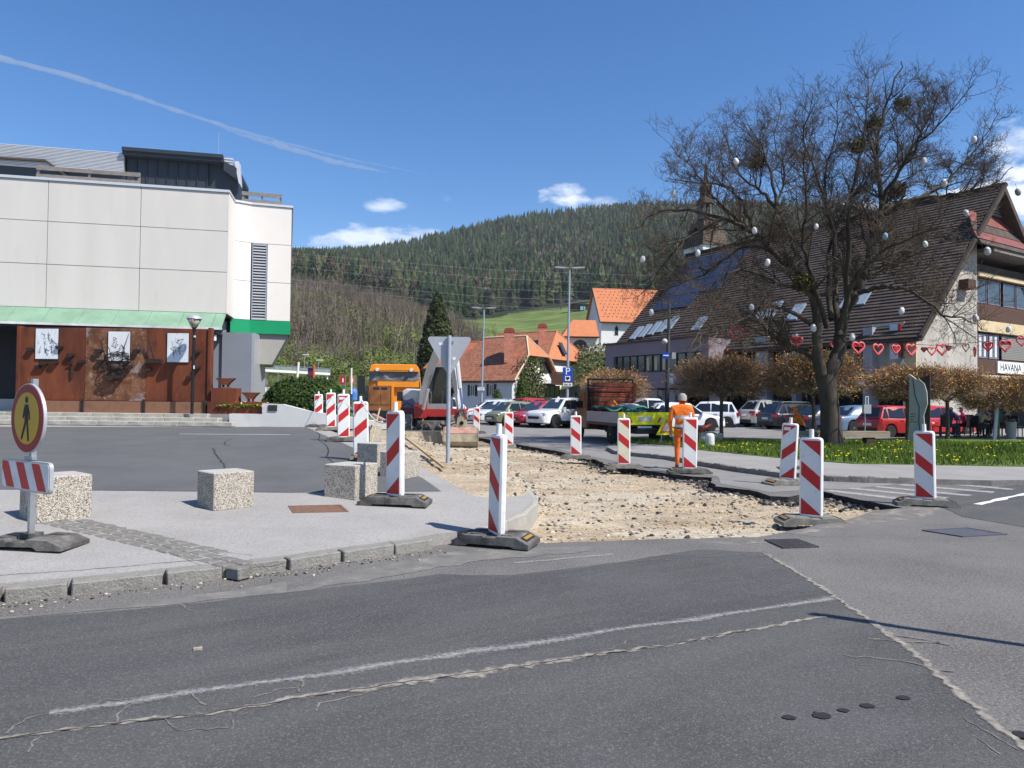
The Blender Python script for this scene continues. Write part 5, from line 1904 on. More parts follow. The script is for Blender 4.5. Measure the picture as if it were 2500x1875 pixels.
p, q = FG1.hit(1318, 909), FG1.hit(1350, 884)
window(FG1, p[0], q[0], p[1], q[1], h1, MT['shutter'], 0, bars=2)
p, q = FG1.hit(1330, 968), FG1.hit(1366, 942)
window(FG1, p[0], q[0], p[1], q[1], h1, MT['shutter'], 0, bars=2)
p, q = FG1.hit(1318, 936), FG1.hit(1376, 911)
bal = MB().fbox(FG1, p[0], q[0], p[1] - .08, p[1], .05, 1.2).fbox(FG1, p[0], q[0], q[1] - .1, q[1], 1.12, 1.2).put('balcony', MT['wood_brown'], h1, world=True)
n = 22
for k in range(n):
 a = p[0] + (q[0] - p[0]) * (k + .5) / n
 MB().fbox(FG1, a - .07, a + .06, p[1] + .002, q[1] - .11, 1.13, 1.17).put('balcony_board', MT['wood_brown'], bal, world=True)
p = FS1.hit(1178, 905)
K2 = (3.0, 66.0)
h2 = house('white house with steep orange hipped roof and brown shuttered window', K2, s1, g1, 9, 9.0, 5.5, 8.3, 1.2, 5.5, 1.0, MT['tile_old'], MT['tile_new'], MT['plaster_white'])
chimney(h2, PY(1324, 820, 69), .8, .75, MT['chimney_brick'], MT['chimney_red'])
FG2 = Frame((K2[0], K2[1], 0), g1)
p, q = FG2.hit(1406, 917), FG2.hit(1417, 896)
window(FG2, p[0], q[0], p[1], q[1], h2, MT['plaster_white'], .42)
p, q = FG2.hit(1407, 985), FG2.hit(1420, 958)
window(FG2, p[0], q[0], p[1], q[1], h2, MT['plaster_white'], .3)
hipc = PY(1374, 851, 68.8)
sk = MB().box((0, 0, 0), (.75, .05, 1.3)).put('roof_window', MT['dark_metal'], h2)
sk.location = hipc - Vector((K2[0], K2[1], 0))
sk.rotation_euler = (R_(-26), 0, R_(57.9))
g_ = MB().box((0, -.03, 0), (.58, .02, 1.1)).put('pane', MT['glass_mid'], sk)
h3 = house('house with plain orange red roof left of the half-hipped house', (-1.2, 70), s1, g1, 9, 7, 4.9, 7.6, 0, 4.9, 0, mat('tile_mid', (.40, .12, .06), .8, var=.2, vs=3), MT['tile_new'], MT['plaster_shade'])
def box_pts(F, u0, u1, v0, v1, o0, o1):
 def f(r):
  u, v = r.uniform(u0, u1), r.uniform(v0, v1)
  w = (u - (u0 + u1) / 2) / ((u1 - u0) / 2)
  if abs(w) > 1 - .55 * ((v1 - v) / (v1 - v0)) * r.random_sample() * 2:
   return None
  a, h = F.hit(u, v)
  p = F.p(a, h, r.uniform(o0, o1))
  return p, F.en
 return f
iv = leaf_cloud('ivy', 1800, box_pts(FG1, 1254, 1318, 872, 978, .05, .9), .22, [(.07, .10, .025), (.10, .12, .035), (.045, .065, .018), (.12, .10, .05)], 21)
tag(iv, 'green climber covering the left half of the old house gable', 'ivy')
def cone_tree(name, label, u, v0, v1, Y, wpx, cols, n, size, seed, zb=0, pw=.62, cat='tree'):
 b = PY(u, v1, Y)
 top = PY(u, v0, Y).z
 H = top - zb
 w = wpx / FPX * Y
 t = T(name, label, cat, (b.x, Y, zb))
 MB().tube([(0, 0, -.3), (0, 0, H * .3), (0, 0, H * .9)], [w * .12, w * .09, .02], 7).put('trunk', MT['bark_grey'], t, 180)
 def f(r):
  z = 1 - r.random_sample() ** .62
  a = r.uniform(0, 6.283)
  rad = w * (min(1, (1 - z) * 1.25) ** pw) * (1 + .16 * noise.noise(Vector((math.cos(a) * 2, math.sin(a) * 2, z * 9)))) * min(1, .55 + z * 4)
  k = r.uniform(.72, 1.04)
  return (b.x + math.cos(a) * rad * k, Y + math.sin(a) * rad * k, zb + .15 + z * H), (math.cos(a), math.sin(a), .5)
 leaf_cloud('crown', n, f, size, cols, seed, parent=t)
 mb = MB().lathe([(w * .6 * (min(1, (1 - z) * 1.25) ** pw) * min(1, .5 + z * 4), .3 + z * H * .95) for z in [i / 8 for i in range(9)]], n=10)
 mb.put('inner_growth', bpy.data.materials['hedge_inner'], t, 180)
 return t
cone_tree('conifer', 'tall dark cypress-like conifer behind the yield sign', 1066, 716, 905, 92, 58, [(.030, .042, .014), (.048, .058, .020), (.066, .070, .03)], 12000, .36, 31, 0)
cone_tree('thuja', 'narrow green conical thuja in front of the old house', 1274, 912, 985, 56, 20, [(.05, .085, .015), (.07, .10, .02), (.035, .06, .012)], 2500, .12, 32, 0)
cone_tree('round_shrub', 'rounded green shrub below the shuttered windows', 1214, 955, 985, 57, 17, [(.06, .10, .025), (.08, .12, .03), (.04, .07, .02)], 1300, .12, 33, 0, .35, 'shrub')
zc = 6.2
bank = [(2.5, 70), (14, 62), (30, 66), (30, 110), (0, 110), (-1, 80)]
def bank_z(x, y):
 return max(-.2, min(zc, (y - 62 - max(0, (8 - x)) * 1.0) * .8)) + .15 * noise.noise(Vector((x * .4, y * .4, 1)))
sheet('churchyard_bank', bank, bank_z, mat('bank_grass', (.085, .11, .035), .95, var=.3, vs=.8, bump=.5, bs=5), step=1.5)
bk = leaf_cloud('bank_shrubs', 2600, lambda r: (lambda x, y: ((x, y, bank_z(x, y) + r.uniform(0, .9)), (0, -.6, .7)))(r.uniform(6.5, 13.5), r.uniform(63, 71.5)), .26, [(.10, .13, .04), (.13, .12, .06), (.08, .10, .035), (.16, .15, .09)], 34)
bk['kind'] = 'stuff'
tag(bk, 'scrubby undergrowth on the bank below the church', 'undergrowth')
KN = PY(1468, 800, 78.0)
FN = Frame((KN.x, KN.y, 0), (1, .15))
FNg = Frame((KN.x - .15 * 6.2 / 1.011, KN.y + 6.2 / 1.011, 0), (.15, -1))
ch = T('church', 'white church with bright orange roof and one pointed arch window', 'church', (KN.x, KN.y, zc))
ze, zg = FN.hit(1468, 777)[1], PY(1452, 703, 81).z
MB().prism([tuple(FN.p(a, 0, o)[:2]) for a, o in ((0, 0), (13, 0), (13, -6.2), (0, -6.2))], zc - 6, ze - .05, 'xy').put('wall', MT['plaster_white'], ch, world=True)
mb = MB()
k = 0
for a in (0.01, .3):
 for o_, h in ((0, ze - .06), (-6.2, ze - .06), (-3.1, zg - .15)):
  mb.v.append(tuple(FN.p(a, h, o_)))
mb.f += [(0, 1, 2), (5, 4, 3), (0, 3, 4, 1), (1, 4, 5, 2), (2, 5, 3, 0)]
mb.m += [0] * 5
mb.put('gable', MT['plaster_white'], ch, world=True)
sl_ = (zg - ze) / 3.1
def nroof(a, d):       # d: horizontal distance in from the eave line
 return FN.p(a, ze + d * sl_, -d)
rf = slab(MB(), [nroof(-.25, -.35), nroof(13.2, -.35), nroof(13.2, 3.1), nroof(-.25, 3.1)], .15).put('roof', MT['tile_church'], ch, world=True)
slab(MB(), [FN.p(-.25, ze - .35 * sl_, -6.55), FN.p(13.2, ze - .35 * sl_, -6.55), nroof(13.2, 3.1), nroof(-.25, 3.1)], .15).put('roof', MT['tile_church'], ch, world=True)
mb = MB().tube([nroof(-.27, -.35), nroof(-.27, 3.1)], .07, 5).tube([nroof(-.27, -.38), nroof(13.2, -.38)], .07, 5)
mb.put('gutter', MT['dark_metal'], ch, world=True)
mb = MB()
for i in range(9):
 for j in range(26):
  p = nroof(.3 + j * .5 + (.25 if i % 2 else 0), .15 + i * .32)
  mb.box(p + Vector((0, -.03, .05)), (.09, .06, .06))
mb.put('snow_guards', mat('snow_guard', (.22, .06, .03), .7), rf, world=True)
p, q = FN.hit(1501, 818), FN.hit(1509, 796)
mb = MB()
c_ = (p[0] + q[0]) / 2
hw = (q[0] - p[0]) / 2
arc = lambda w, top: [(c_ - w, p[1]), (c_ + w, p[1])] + [(c_ + w - w * (i / 6) ** 1.0, top + (1 - (1 - i / 6) ** 2) * w * 1.7) for i in range(0, 7)] + [(c_ - w + w * (1 - i / 6), top + (1 - (i / 6) ** 2) * w * 1.7) for i in range(1, 7)]
wd = MB().fpoly(FN, arc(hw * 1.45, q[1] - .3), .002, .03).put('window', MT['plaster_shade'], ch, world=True)
MB().fpoly(FN, arc(hw, q[1] - .32), .031, .045).put('pane', MT['window_glass'], wd, world=True)
FX = Frame((PY(1388, 830, 75).x, 75, 0), (1, .05))
ax_ = T('church_annex', 'low white church annex with a hipped orange roof and dark arch', 'chapel', FX.p(1.5, zc))
xe = FX.hit(1462, 830)[0]
xh = FX.hit(1400, 822)[1]
zx0, zx1 = FX.hit(1400, 822)[1], FX.hit(1400, 781, -2)[1]
MB().prism([tuple(FX.p(a, 0, o)[:2]) for a, o in ((0, 0), (xe, 0), (xe, -4.4), (0, -4.4))], zc - 6, zx0, 'xy').put('wall', MT['plaster_white'], ax_, world=True)
A0, A1 = FX.p(-.8, zx0 - .05, .35), FX.p(xe, zx0 - .05, .35)
R0, R1 = FX.p(FX.hit(1398, 781, -2)[0], zx1, -2), FX.p(xe, zx1, -2)
slab(MB(), [A0, A1, R1, R0], .12).put('roof', MT['tile_church'], ax_, world=True)
slab(MB(), [A0, R0, FX.p(-.8, zx0 - .05, -4.6)], .12).put('hip_roof', MT['tile_church'], ax_, world=True)
MB().tube([A0, A1], .08, 5).put('gutter', MT['dark_metal'], ax_, world=True)
ca, chh = FX.hit(1416, 857)
rw = (FX.hit(1438, 857)[0] - FX.hit(1394, 857)[0]) / 2
MB().fpoly(FX, [(ca + rw * math.cos(i * math.pi / 14), max(zc, chh) + rw * 1.25 * math.sin(i * math.pi / 14)) for i in range(15)], .004, .02).put('arch_opening', mat('arch_glass', (.07, .065, .06), .3, var=.6, vs=2.5), ax_, world=True)
mb = MB()
for i in range(14):
 a = ca + rw * (i - 6.5) / 7
 mb.fbox(FX, a - .015, a + .015, zc, zc + rw * 1.2 * math.sqrt(max(0, 1 - ((a - ca) / rw) ** 2)), .021, .04)
mb.put('arch_bars', MT['dark_metal'], ax_, world=True)
FWl = Frame((PY(1422, 862, 72).x, 72, 0), (1, .0))
MB().fbox(FWl, 0, 3.4, 4.5, FWl.hit(1440, 857)[1], -.5, 0).put('churchyard_wall', MT['step_stone'])
tag(bpy.data.objects['churchyard_wall'], 'low pale stone wall below the church arch', 'wall')
tq = PY(1722, 620, 96)
tw = T('church_tower', 'white church tower with dark lantern and needle spire behind the bare tree', 'tower', (tq.x, 96, zc), R_(24))
zt = PY(1722, 606, 96).z - zc
MB().box((0, 0, zt / 2 - 3), (4.0, 4.0, zt + 6)).put('wall', MT['plaster_white'], tw)
Zv = lambda v: PY(1740, v, 96).z - zc
mb = MB()
for k in range(9):
 z0 = zt + (Zv(545) - zt) * k / 9
 w0 = 4.5 - 1.9 * k / 9
 mb.box((0, 0, z0 + .2), (w0, w0, (Zv(545) - zt) / 9 * 1.05), tap=.93)
mb.put('roof', mat('shingle_brown', (.10, .07, .055), .9, var=.35, vs=4), tw)
ln = MB().lathe([(1.15, Zv(545)), (1.15, Zv(538)), (.2, Zv(538)), (.2, Zv(503)), (1.05, Zv(503)), (1.25, Zv(500))], n=8).put('lantern', MT['wood_dark'], tw)
for k in range(8):
 a = k * math.pi / 4
 MB().box((math.cos(a) * .95, math.sin(a) * .95, (Zv(538) + Zv(503)) / 2), (.24, .24, Zv(503) - Zv(538)), a).put('lantern_post', mat('lantern_wood', (.16, .15, .14), .9) if k == 0 else bpy.data.materials['lantern_wood'], ln)
MB().lathe([(1.25, Zv(500)), (1.1, Zv(490)), (.72, Zv(478)), (.8, Zv(466)), (.9, Zv(458)), (.55, Zv(448)), (.30, Zv(440)), (.12, Zv(405)), (.0, Zv(390))], n=8).put('spire', MT['wood_dark'], tw)
CN = PY(2240, 960, 38.0)
axd = Vector((-.533, .846, 0)).normalized()
Lb_ = 24.6
CFp = CN + axd * Lb_
FL = Frame((CFp.x, CFp.y, 0), -axd)
FGb = Frame((CN.x, CN.y, 0), (-axd.y * -1, -axd.x))
sgp = FGb.hit(2430, 457)
zE, zR, half = 5.75, sgp[1], sgp[0]
lb_ = T('long_building', 'long civic building with huge brown tiled roof and balcony gable', 'building', (CN.x, CN.y, 0))
mk('roof_brown', (.070, .052, .044), .9, var=.35, vs=2.5, bump=.5, bs=18, stain=[(1.4, (.115, .09, .078), .5, .7, .7), (.5, (.07, .048, .040), .5, .7, .6)])
mk('purple_wall', (.225, .185, .205), .7, var=.05, vs=1)
mk('red_metal', (.20, .055, .045), .55, var=.25, vs=2, stain=(1.5, (.14, .05, .045), .5, .7, .6))
mk('concrete_old', (.43, .40, .35), .9, var=.2, vs=1.2, bump=.3, bs=20, stretch=(1, 1, .35), stain=[(1.5, (.25, .23, .20), .48, .72, .7)])
mk('beige_band', (.58, .46, .28), .8, var=.08, vs=2)
mk('purple_frame', (.20, .17, .24), .5, var=.1, vs=3)
mk('cream', (.66, .60, .48), .8, var=.06, vs=2)
mk('dark_interior', (.012, .012, .014), .8)  # near black: the darkness of the recesses is put into the colour
mk('column_grey', (.33, .335, .36), .7, var=.06, vs=1)
mk('shutter_grey', (.24, .235, .21), .7, var=.05, vs=2)
slp = (zR - zE) / half
def rp(a, d, e=0.0):      # a along the eave, d horizontal inset from the facade plane, e lift
 return FL.p(a, zE + d * slp, -d) + Vector((FL.en.x * slp, FL.en.y * slp, 1)).normalized() * e
mb = MB()
nc = 46
d0, d1 = -.75, half
for k in range(nc):
 a, b = d0 + (d1 - d0) * k / nc, d0 + (d1 - d0) * (k + 1.18) / nc
 q = [rp(-.4, a, .07), rp(Lb_ + .55, a, .07), rp(Lb_ + .55, b, .0), rp(-.4, b, .0), rp(-.4, a, -.02), rp(Lb_ + .55, a, -.02)]
 n0 = len(mb.v)
 S = 18
 for j in range(S + 1):
  t = j / S
  w = .02 * noise.noise(Vector((j * .7, k * .9, 0)))
  for (p_, r_) in ((q[0], q[1]), (q[3], q[2]), (q[4], q[5])):
   c = p_.lerp(r_, t)
   mb.v.append((c.x, c.y, c.z + w))
 for j in range(S):
  i0 = n0 + 3 * j
  mb.f += [(i0, i0 + 3, i0 + 4, i0 + 1), (i0 + 2, i0 + 5, i0 + 3, i0)]
  mb.m += [0, 0]
rf = mb.put('roof', MT['roof_brown'], lb_, world=True, fix=False)
mb = MB()
slab(mb, [rp(-.35, -.7, -.03), rp(Lb_ + .5, -.7, -.03), rp(Lb_ + .5, half, -.03), rp(-.35, half, -.03)], .3)
mb.put('roof_deck', MT['wood_dark'], lb_, world=True)
mb = MB()
oth = lambda a, d: FL.p(a, zR - d * slp, -half - d)
slab(mb, [oth(-.4, 0), oth(Lb_ + .55, 0), oth(Lb_ + .55, half + .7), oth(-.4, half + .7)], .3)
mb.put('roof', MT['roof_brown'], lb_, world=True)
mb = MB().tube([rp(Lb_ + .6, -.75, .05), rp(Lb_ + .6, half, .05)], .12, 4).tube([rp(-.42, half, .1), rp(Lb_ + .6, half, .1)], .12, 5)
mb.put('verge_boards', MT['wood_dark'], lb_, world=True)
MB().tube([rp(-.4, -.78, -.1), rp(Lb_ + .5, -.78, -.1)], .11, 6).put('gutter', mat('gutter_brown', (.06, .032, .03), .5), lb_, world=True)
MB().prism([tuple(FL.p(a, 0, o)[:2]) for a, o in ((0, -1.2), (Lb_ - .3, -1.2), (Lb_ - .3, -2 * half), (0, -2 * half))], -.3, zE + .3, 'xy').put('core', MT['dark_interior'], lb_, world=True)
def roof_box(name, u, v, w, l, m, e=.06, t=.10):
 d = ray(u, v)
 n_ = Vector((FL.en.x * slp, FL.en.y * slp, 1)).normalized()
 p = EYE + d * ((rp(0, 0) - EYE).dot(n_) / d.dot(n_))
 a = (p - FL.o).dot(FL.ex)
 dd = -(p - FL.o).dot(FL.en)
 cs = math.cos(math.atan(slp))
 q = []
 for e_ in (e, e + t):
  q += [rp(a - w / 2, dd - l * cs / 2, e_), rp(a + w / 2, dd - l * cs / 2, e_), rp(a + w / 2, dd + l * cs / 2, e_), rp(a - w / 2, dd + l * cs / 2, e_)]
 mb = MB()
 mb.v = [tuple(x) for x in q]
 mb.f = [(3, 2, 1, 0), (4, 5, 6, 7), (0, 1, 5, 4), (1, 2, 6, 5), (2, 3, 7, 6), (3, 0, 4, 7)]
 mb.m = [0] * 6
 return mb.put(name, m, lb_, world=True)
mk('sky_glass', (.30, .36, .42), .12, spec=.8)
for (u, v) in ((1556, 815), (1577, 810), (1600, 804), (1622, 798), (1644, 790)):
 roof_box('skylight', u, v, .62, 1.5, MT['sky_glass'])
for (u, v) in ((1710, 792), (1865, 765), (1890, 758), (2076, 735), (2108, 727), (1945, 765)):
 roof_box('skylight', u, v, .8, 1.5, MT['sky_glass'])
mk('solar', (.030, .038, .070), .15, spec=.8)
for i in range(6):
 for j in range(4):
  a, d = 1.0 + i * 1.08, half * .36 + j * 1.22
  if d > half * .96 or (i > 3 and j < 1):
   continue
  q = []
  for e_ in (.08, .14):
   q += [rp(a, d, e_), rp(a + 1.03, d, e_), rp(a + 1.03, d + 1.17, e_), rp(a, d + 1.17, e_)]
  mb = MB()
  mb.v = [tuple(x) for x in q]
  mb.f = [(3, 2, 1, 0), (4, 5, 6, 7), (0, 1, 5, 4), (1, 2, 6, 5), (2, 3, 7, 6), (3, 0, 4, 7)]
  mb.m = [0] * 6
  mb.put('solar_panel', MT['solar'], lb_, world=True)
o1 = 2.3
aP0, aP1 = FL.hit(1478, 850, o1)[0], FL.hit(1730, 850, o1)[0]
zT = FL.hit(1500, 842, o1)[1]
zW1, zW0, zB = FL.hit(1505, 871, o1)[1], FL.hit(1505, 912, o1)[1], FL.hit(1573, 948, o1)[1]
MB().fbox(FL, aP0, aP1, zW1, zT, -1, o1).put('purple_fascia', MT['purple_wall'], lb_, world=True)
MB().fbox(FL, aP0, aP1, zB, zW0, -1, o1).put('purple_parapet', MT['purple_wall'], lb_, world=True)
MB().fbox(FL, aP0, aP0 + 1.0, zW0 + .002, zW1 - .002, -1, o1 - .004).put('purple_pier', MT['purple_wall'], lb_, world=True)
MB().fbox(FL, aP1 - .6, aP1, zW0 + .002, zW1 - .002, -1, o1 - .004).put('purple_pier', MT['purple_wall'], lb_, world=True)
MB().fbox(FL, aP0 - .1, aP1 + .05, zT, zT + .14, -1, o1 + .12).put('roof_edge', bpy.data.materials['gutter_brown'], lb_, world=True)
slab(MB(), [FL.p(aP0 - .05, zT + .15, o1 + .1), FL.p(aP1, zT + .15, o1 + .1), FL.p(aP1, zE + .55, -.2), FL.p(aP0 - .05, zE + .55, -.2)], .06).put('lower_roof', MT['roof_brown'], lb_, world=True)
n = 11
wA, wB = aP0 + 1.0, aP1 - .6
for k in range(n):
 a0, a1 = wA + (wB - wA) * k / n, wA + (wB - wA) * (k + 1) / n
 w = window(FL, a0 + .02, a1 - .02, zW0 + .004, zW1 - .004, lb_, MT['trim_black'], 0, o1 - .25, 0)
 if k in (4, 5, 6):
  MB().fbox(FL, a0 + .2, a0 + .45, zW0 + .15, zW1 - .2, o1 - .228, o1 - .22).put('curtain', MT['beige_band'], w, world=True)
q0, q1 = FL.hit(1629, 938, o1), FL.hit(1645, 912, o1)
sg = MB().fbox(FL, q0[0], q1[0], q0[1], q1[1], o1 + .01, o1 + .05).put('notice_board', mat('notice', (.62, .68, .68), .5), world=True)
tag(sg, 'white notice board with green heading on the purple wall', 'sign')
MB().fbox(FL, q0[0] + .06, q1[0] - .06, q1[1] - .3, q1[1] - .12, o1 + .052, o1 + .06).put('green_heading', mat('heading', (.08, .35, .25), .5), sg)
for k in range(4):
 MB().fbox(FL, q0[0] + .08, q1[0] - .1, q1[1] - .48 - .1 * k, q1[1] - .45 - .1 * k, o1 + .052, o1 + .058).put('text_line', mat('txt_grey', (.35, .38, .40), .6) if k == 0 else bpy.data.materials['txt_grey'], sg)
zA = zB - .1
for (u, w, hgt, om) in ((1545, .5, zA, 1.6), (1598, .5, zA, 1.6), (1640, .6, zA, 1.6), (1745, 1.0, zE, .6), (1858, .9, zE, .4), (1938, .3, zE, .3), (2118, .55, zE, .5)):
 a = FL.hit(u, 960, om)[0]
 MB().fbox(FL, a - w / 2, a + w / 2, -.2, hgt, om - .6, om).put('column', MT['column_grey'], lb_, world=True)
for k in range(3):
 a = FL.hit(1560 + 42 * k, 960, 1.5)[0]
 mb = MB().fpoly(FL, [(a - 1.1, zA), (a + 1.1, zA), (a + 1.1, zA - 1.0), (a + .9, zA - .75), (a, zA - .22), (a - .9, zA - .75), (a - 1.1, zA - 1.0)], 1.2, 1.5)
 mb.put('arch', MT['column_grey'], lb_, world=True)
MB().fbox(FL, aP0 + .4, aP0 + 3, -.2, zA, -1, 1.0).put('arcade_wall', MT['plaster_shade'], lb_, world=True)
aD0, aD1 = aP1 + .1, FL.hit(2128, 900, 0)[0]
n = 9
for k in range(n):
 a0, a1 = aD0 + (aD1 - aD0) * k / n, aD0 + (aD1 - aD0) * (k + 1) / n
 MB().fbox(FL, a0 + .04, a1 - .04, 2.75, zE - .05, -.5, -.42).put('glazing', MT['glass_dark'], lb_, world=True)
 MB().fbox(FL, a1 - .038, a1 + .038, 2.6, zE - .05, -.5, -.36).put('mullion', MT['trim_black'], lb_, world=True)
MB().fbox(FL, aD0, aD1, 2.5, 2.74, -.6, .2).put('canopy', MT['trim_black'], lb_, world=True)
MB().fbox(FL, aD1 + .02, Lb_ - .72, 2.6, zE + .2, -1, 0).put('concrete_wall', MT['concrete_old'], lb_, world=True)
MB().fbox(FL, Lb_ - .70, Lb_ - .002, -.2, zE + .0, -1, .12).put('beige_pier', MT['beige_band'], lb_, world=True)
MB().fbox(FL, aD1 + .5, Lb_ - .72, -.2, 2.58, -2.2, -2).put('shop_front', MT['glass_dark'], lb_, world=True)
aC = FGb.hit(2386, 800)[0]
aE = 2 * half
gz = lambda a: zE + a * slp
MB().fpoly(FGb, [(.002, -.2), (aC, -.2), (aC, gz(aC) - 1.2), (.002, gz(0) - .35)], -.4, 0).put('concrete_gable', MT['concrete_old'], lb_, world=True)
def gv(v, u=2440):
 return FGb.hit(u, v)[1]
def band(name, v0, v1, m, o0, o1, a0=None, a1=None):
 return MB().fbox(FGb, aC + .01 if a0 is None else a0, aE if a1 is None else a1, gv(v1) + .004, gv(v0) - .004, o0, o1).put(name, m, lb_, world=True)
MB().fbox(FGb, aC + .01, aE, -.2, gv(640), -3.2, -1.6).put('back_wall', MT['dark_interior'], lb_, world=True)
zt_ = gv(530)
zl_ = FGb.hit(2430, 470)[1]
MB().fpoly(FGb, [(half - (zR - zt_) / slp, zt_), (half + (zR - zt_) / slp, zt_), (half, zR - .05)], -.8, -.3).put('gable_board', MT['wood_dark'], lb_, world=True)
for k in range(8):
 z = zt_ + .1 + k * (zl_ - zt_) / 8
 hw_ = (zR - z) / slp - .35
 if hw_ > .1:
  MB().fbox(FGb, half - hw_, half + hw_, z, z + .11, -.29, -.16).put('louvre_slat', MT['wood_grey'], lb_, world=True)
def skirt(name, v0, v1, o0, o1, m, u0=2350):
 h0, h1 = gv(v0), gv(v1)
 a0 = FGb.hit(u0, v1)[0]
 mb = MB()
 slab(mb, [FGb.p(a0 + .3, h0, o0), FGb.p(aE, h0, o0), FGb.p(aE, h1, o1), FGb.p(a0, h1, o1)], .08)
 return mb.put(name, m, lb_, world=True)
skirt('red_skirt', 530, 561, -.25, .15, MT['red_metal'], 2365)
skirt('tile_skirt', 562, 584, .12, .4, MT['roof_brown'], 2358)
sk_ = skirt('red_skirt', 585, 607, .38, .75, MT['red_metal'], 2352)
skirt('tile_skirt', 608, 622, .7, 1.0, MT['roof_brown'], 2350)
band('balcony_soffit', 622, 632, MT['wood_grey'], -1.5, .9)
band('wood_parapet', 655, 673, MT['wood_dark'], -.1, 0)
band('beige_strip', 674, 684, MT['beige_band'], -.3, .1)
band('wood_parapet', 748, 786, MT['wood_brown'], -.1, .02)
band('beige_strip', 787, 814, MT['beige_band'], -.3, .06)
band('wood_parapet', 879, 914, MT['wood_brown'], -.1, .02)
band('cream_strip', 917, 926, MT['cream'], -.3, .12)
band('grey_beam', 927, 936, MT['column_grey'], -.3, .02)
for (va, vb, us_) in ((689, 746, [2389, 2413, 2416, 2446, 2453, 2482, 2485, 2520, 2527, 2556, 2560, 2590]), (819, 877, [2391, 2414, 2417, 2441])):
 for i in range(0, len(us_), 2):
  a0, a1 = FGb.hit(us_[i], 720)[0], FGb.hit(us_[i + 1], 720)[0]
  w = window(FGb, a0, a1, gv(vb), gv(va), lb_, MT['purple_frame'], 0, -.12, 0, MT['glass_mid'])
  if va > 800:
   for s in (.12, .62):
    MB().fbox(FGb, a0 + (a1 - a0) * s, a0 + (a1 - a0) * (s + .25), gv(vb) + .1, gv(va) - .1, -.095, -.09).put('curtain', MT['plaster_shade'], w, world=True)
a0, a1 = FGb.hit(2450, 850)[0], FGb.hit(2640, 850)[0]
sh = MB().fbox(FGb, a0, a1, gv(877), gv(819), -.14, -.10).put('roller_shutter', MT['shutter_grey'], lb_, world=True)
for k in range(14):
 z = gv(877) + (gv(819) - gv(877)) * (k + .5) / 14
 MB().fbox(FGb, a0, a1, z - .03, z + .012, -.099, -.085).put('slat', MT['shutter_grey'], sh, world=True)
a = FGb.hit(2352, 690)[0]
mb = MB().fbox(FGb, a - .5, a + .35, gv(708, 2352), gv(685, 2352), .003, .5)
mb.put('timber_bracket', MT['wood_brown'], lb_, world=True)
p, q = FGb.hit(2431, 911), FGb.hit(2640, 881)
cs_ = T('cafe_sign', 'long white sign board with the dark word HAVANA above the cafe', 'sign', FGb.p(p[0], p[1], .1))
MB().fbox(FGb, p[0], p[0] + 3.3, p[1], FGb.hit(2431, 882)[1], .03, .12).put('board', MT['white_paint'], cs_, world=True)
fa = math.atan2(FGb.ex.y, FGb.ex.x)
text('lettering', 'HAVANA', .62, MT['letter_black'], cs_, Matrix.Translation(FGb.p(p[0] + 1.62, (p[1] + FGb.hit(2431, 882)[1]) / 2, .124) - Vector(cs_.location)) @ Matrix.Rotation(fa, 4, 'Z') @ FRONT, sx=1.05)
aw_ = T('awning', 'dark fabric awning folded out over the cafe terrace', 'awning', FGb.p(aC + 2, 3, .5))
slab(MB(), [FGb.p(FGb.hit(2440, 935)[0], gv(932), .05), FGb.p(aE, gv(932), .05), FGb.p(aE, gv(932) - .75, 2.2), FGb.p(FGb.hit(2440, 935)[0], gv(932) - .75, 2.2)], .05).put('cloth', MT['trim_black'], aw_, world=True)
slab(MB(), [FGb.p(FGb.hit(2392, 935)[0], gv(955), .05), FGb.p(FGb.hit(2440, 935)[0] - .02, gv(955), .05), FGb.p(FGb.hit(2440, 935)[0] - .02, gv(955) - .5, 1.5), FGb.p(FGb.hit(2392, 935)[0], gv(955) - .5, 1.5)], .05).put('cloth', MT['trim_black'], aw_, world=True)
p, q = FL.hit(2172, 893, .35), FL.hit(2192, 790, .35)
bn_ = T('hanging_banner', 'tall white banner with red stripe and dark letters on the concrete wall', 'banner', FL.p(p[0], p[1], .3))
MB().fbox(FL, p[0], q[0], p[1] + .35, q[1], .3, .34).put('cloth', mat('banner_white', (.55, .60, .70), .6), bn_, world=True)
MB().fbox(FL, q[0] + .005, q[0] + .16, p[1] + .55, q[1], .3, .36).put('red_stripe', MT['sheet_red'], bn_, world=True)
fb_ = math.atan2(FL.ex.y, FL.ex.x)
for k, c in enumerate('AKN'):
 text('letter', c, .42, MT['letter_white'] if k == 0 else MT['letter_black'], bn_, Matrix.Translation(FL.p(q[0] + .28, p[1] + .16 + k * .36, .37) - Vector(bn_.location)) @ Matrix.Rotation(fb_, 4, 'Z') @ FRONT)
q = FL.hit(2098, 920, .6)
bs = MB().fbox(FL, q[0] - .35, q[0] + .35, q[1] - .5, q[1] + .35, .55, .62).put('bar_sign', MT['trim_black'], world=True)
tag(bs, 'small black and white BAR sign hanging beside the dark column', 'sign')
text('lettering', 'BAR', .36, MT['letter_white'], bs, Matrix.Translation(FL.p(q[0], q[1] + .12, .63)) @ Matrix.Rotation(fb_, 4, 'Z') @ FRONT)
MB().fbox(FL, q[0] - .3, q[0] + .3, q[1] - .45, q[1] - .15, .621, .63).put('white_field', MT['letter_white'], bs)
def paint(name, col, rough=.32, coat=.7):
 return mat(name, col, rough, var=.04, vs=2, coat=coat, spec=.5)
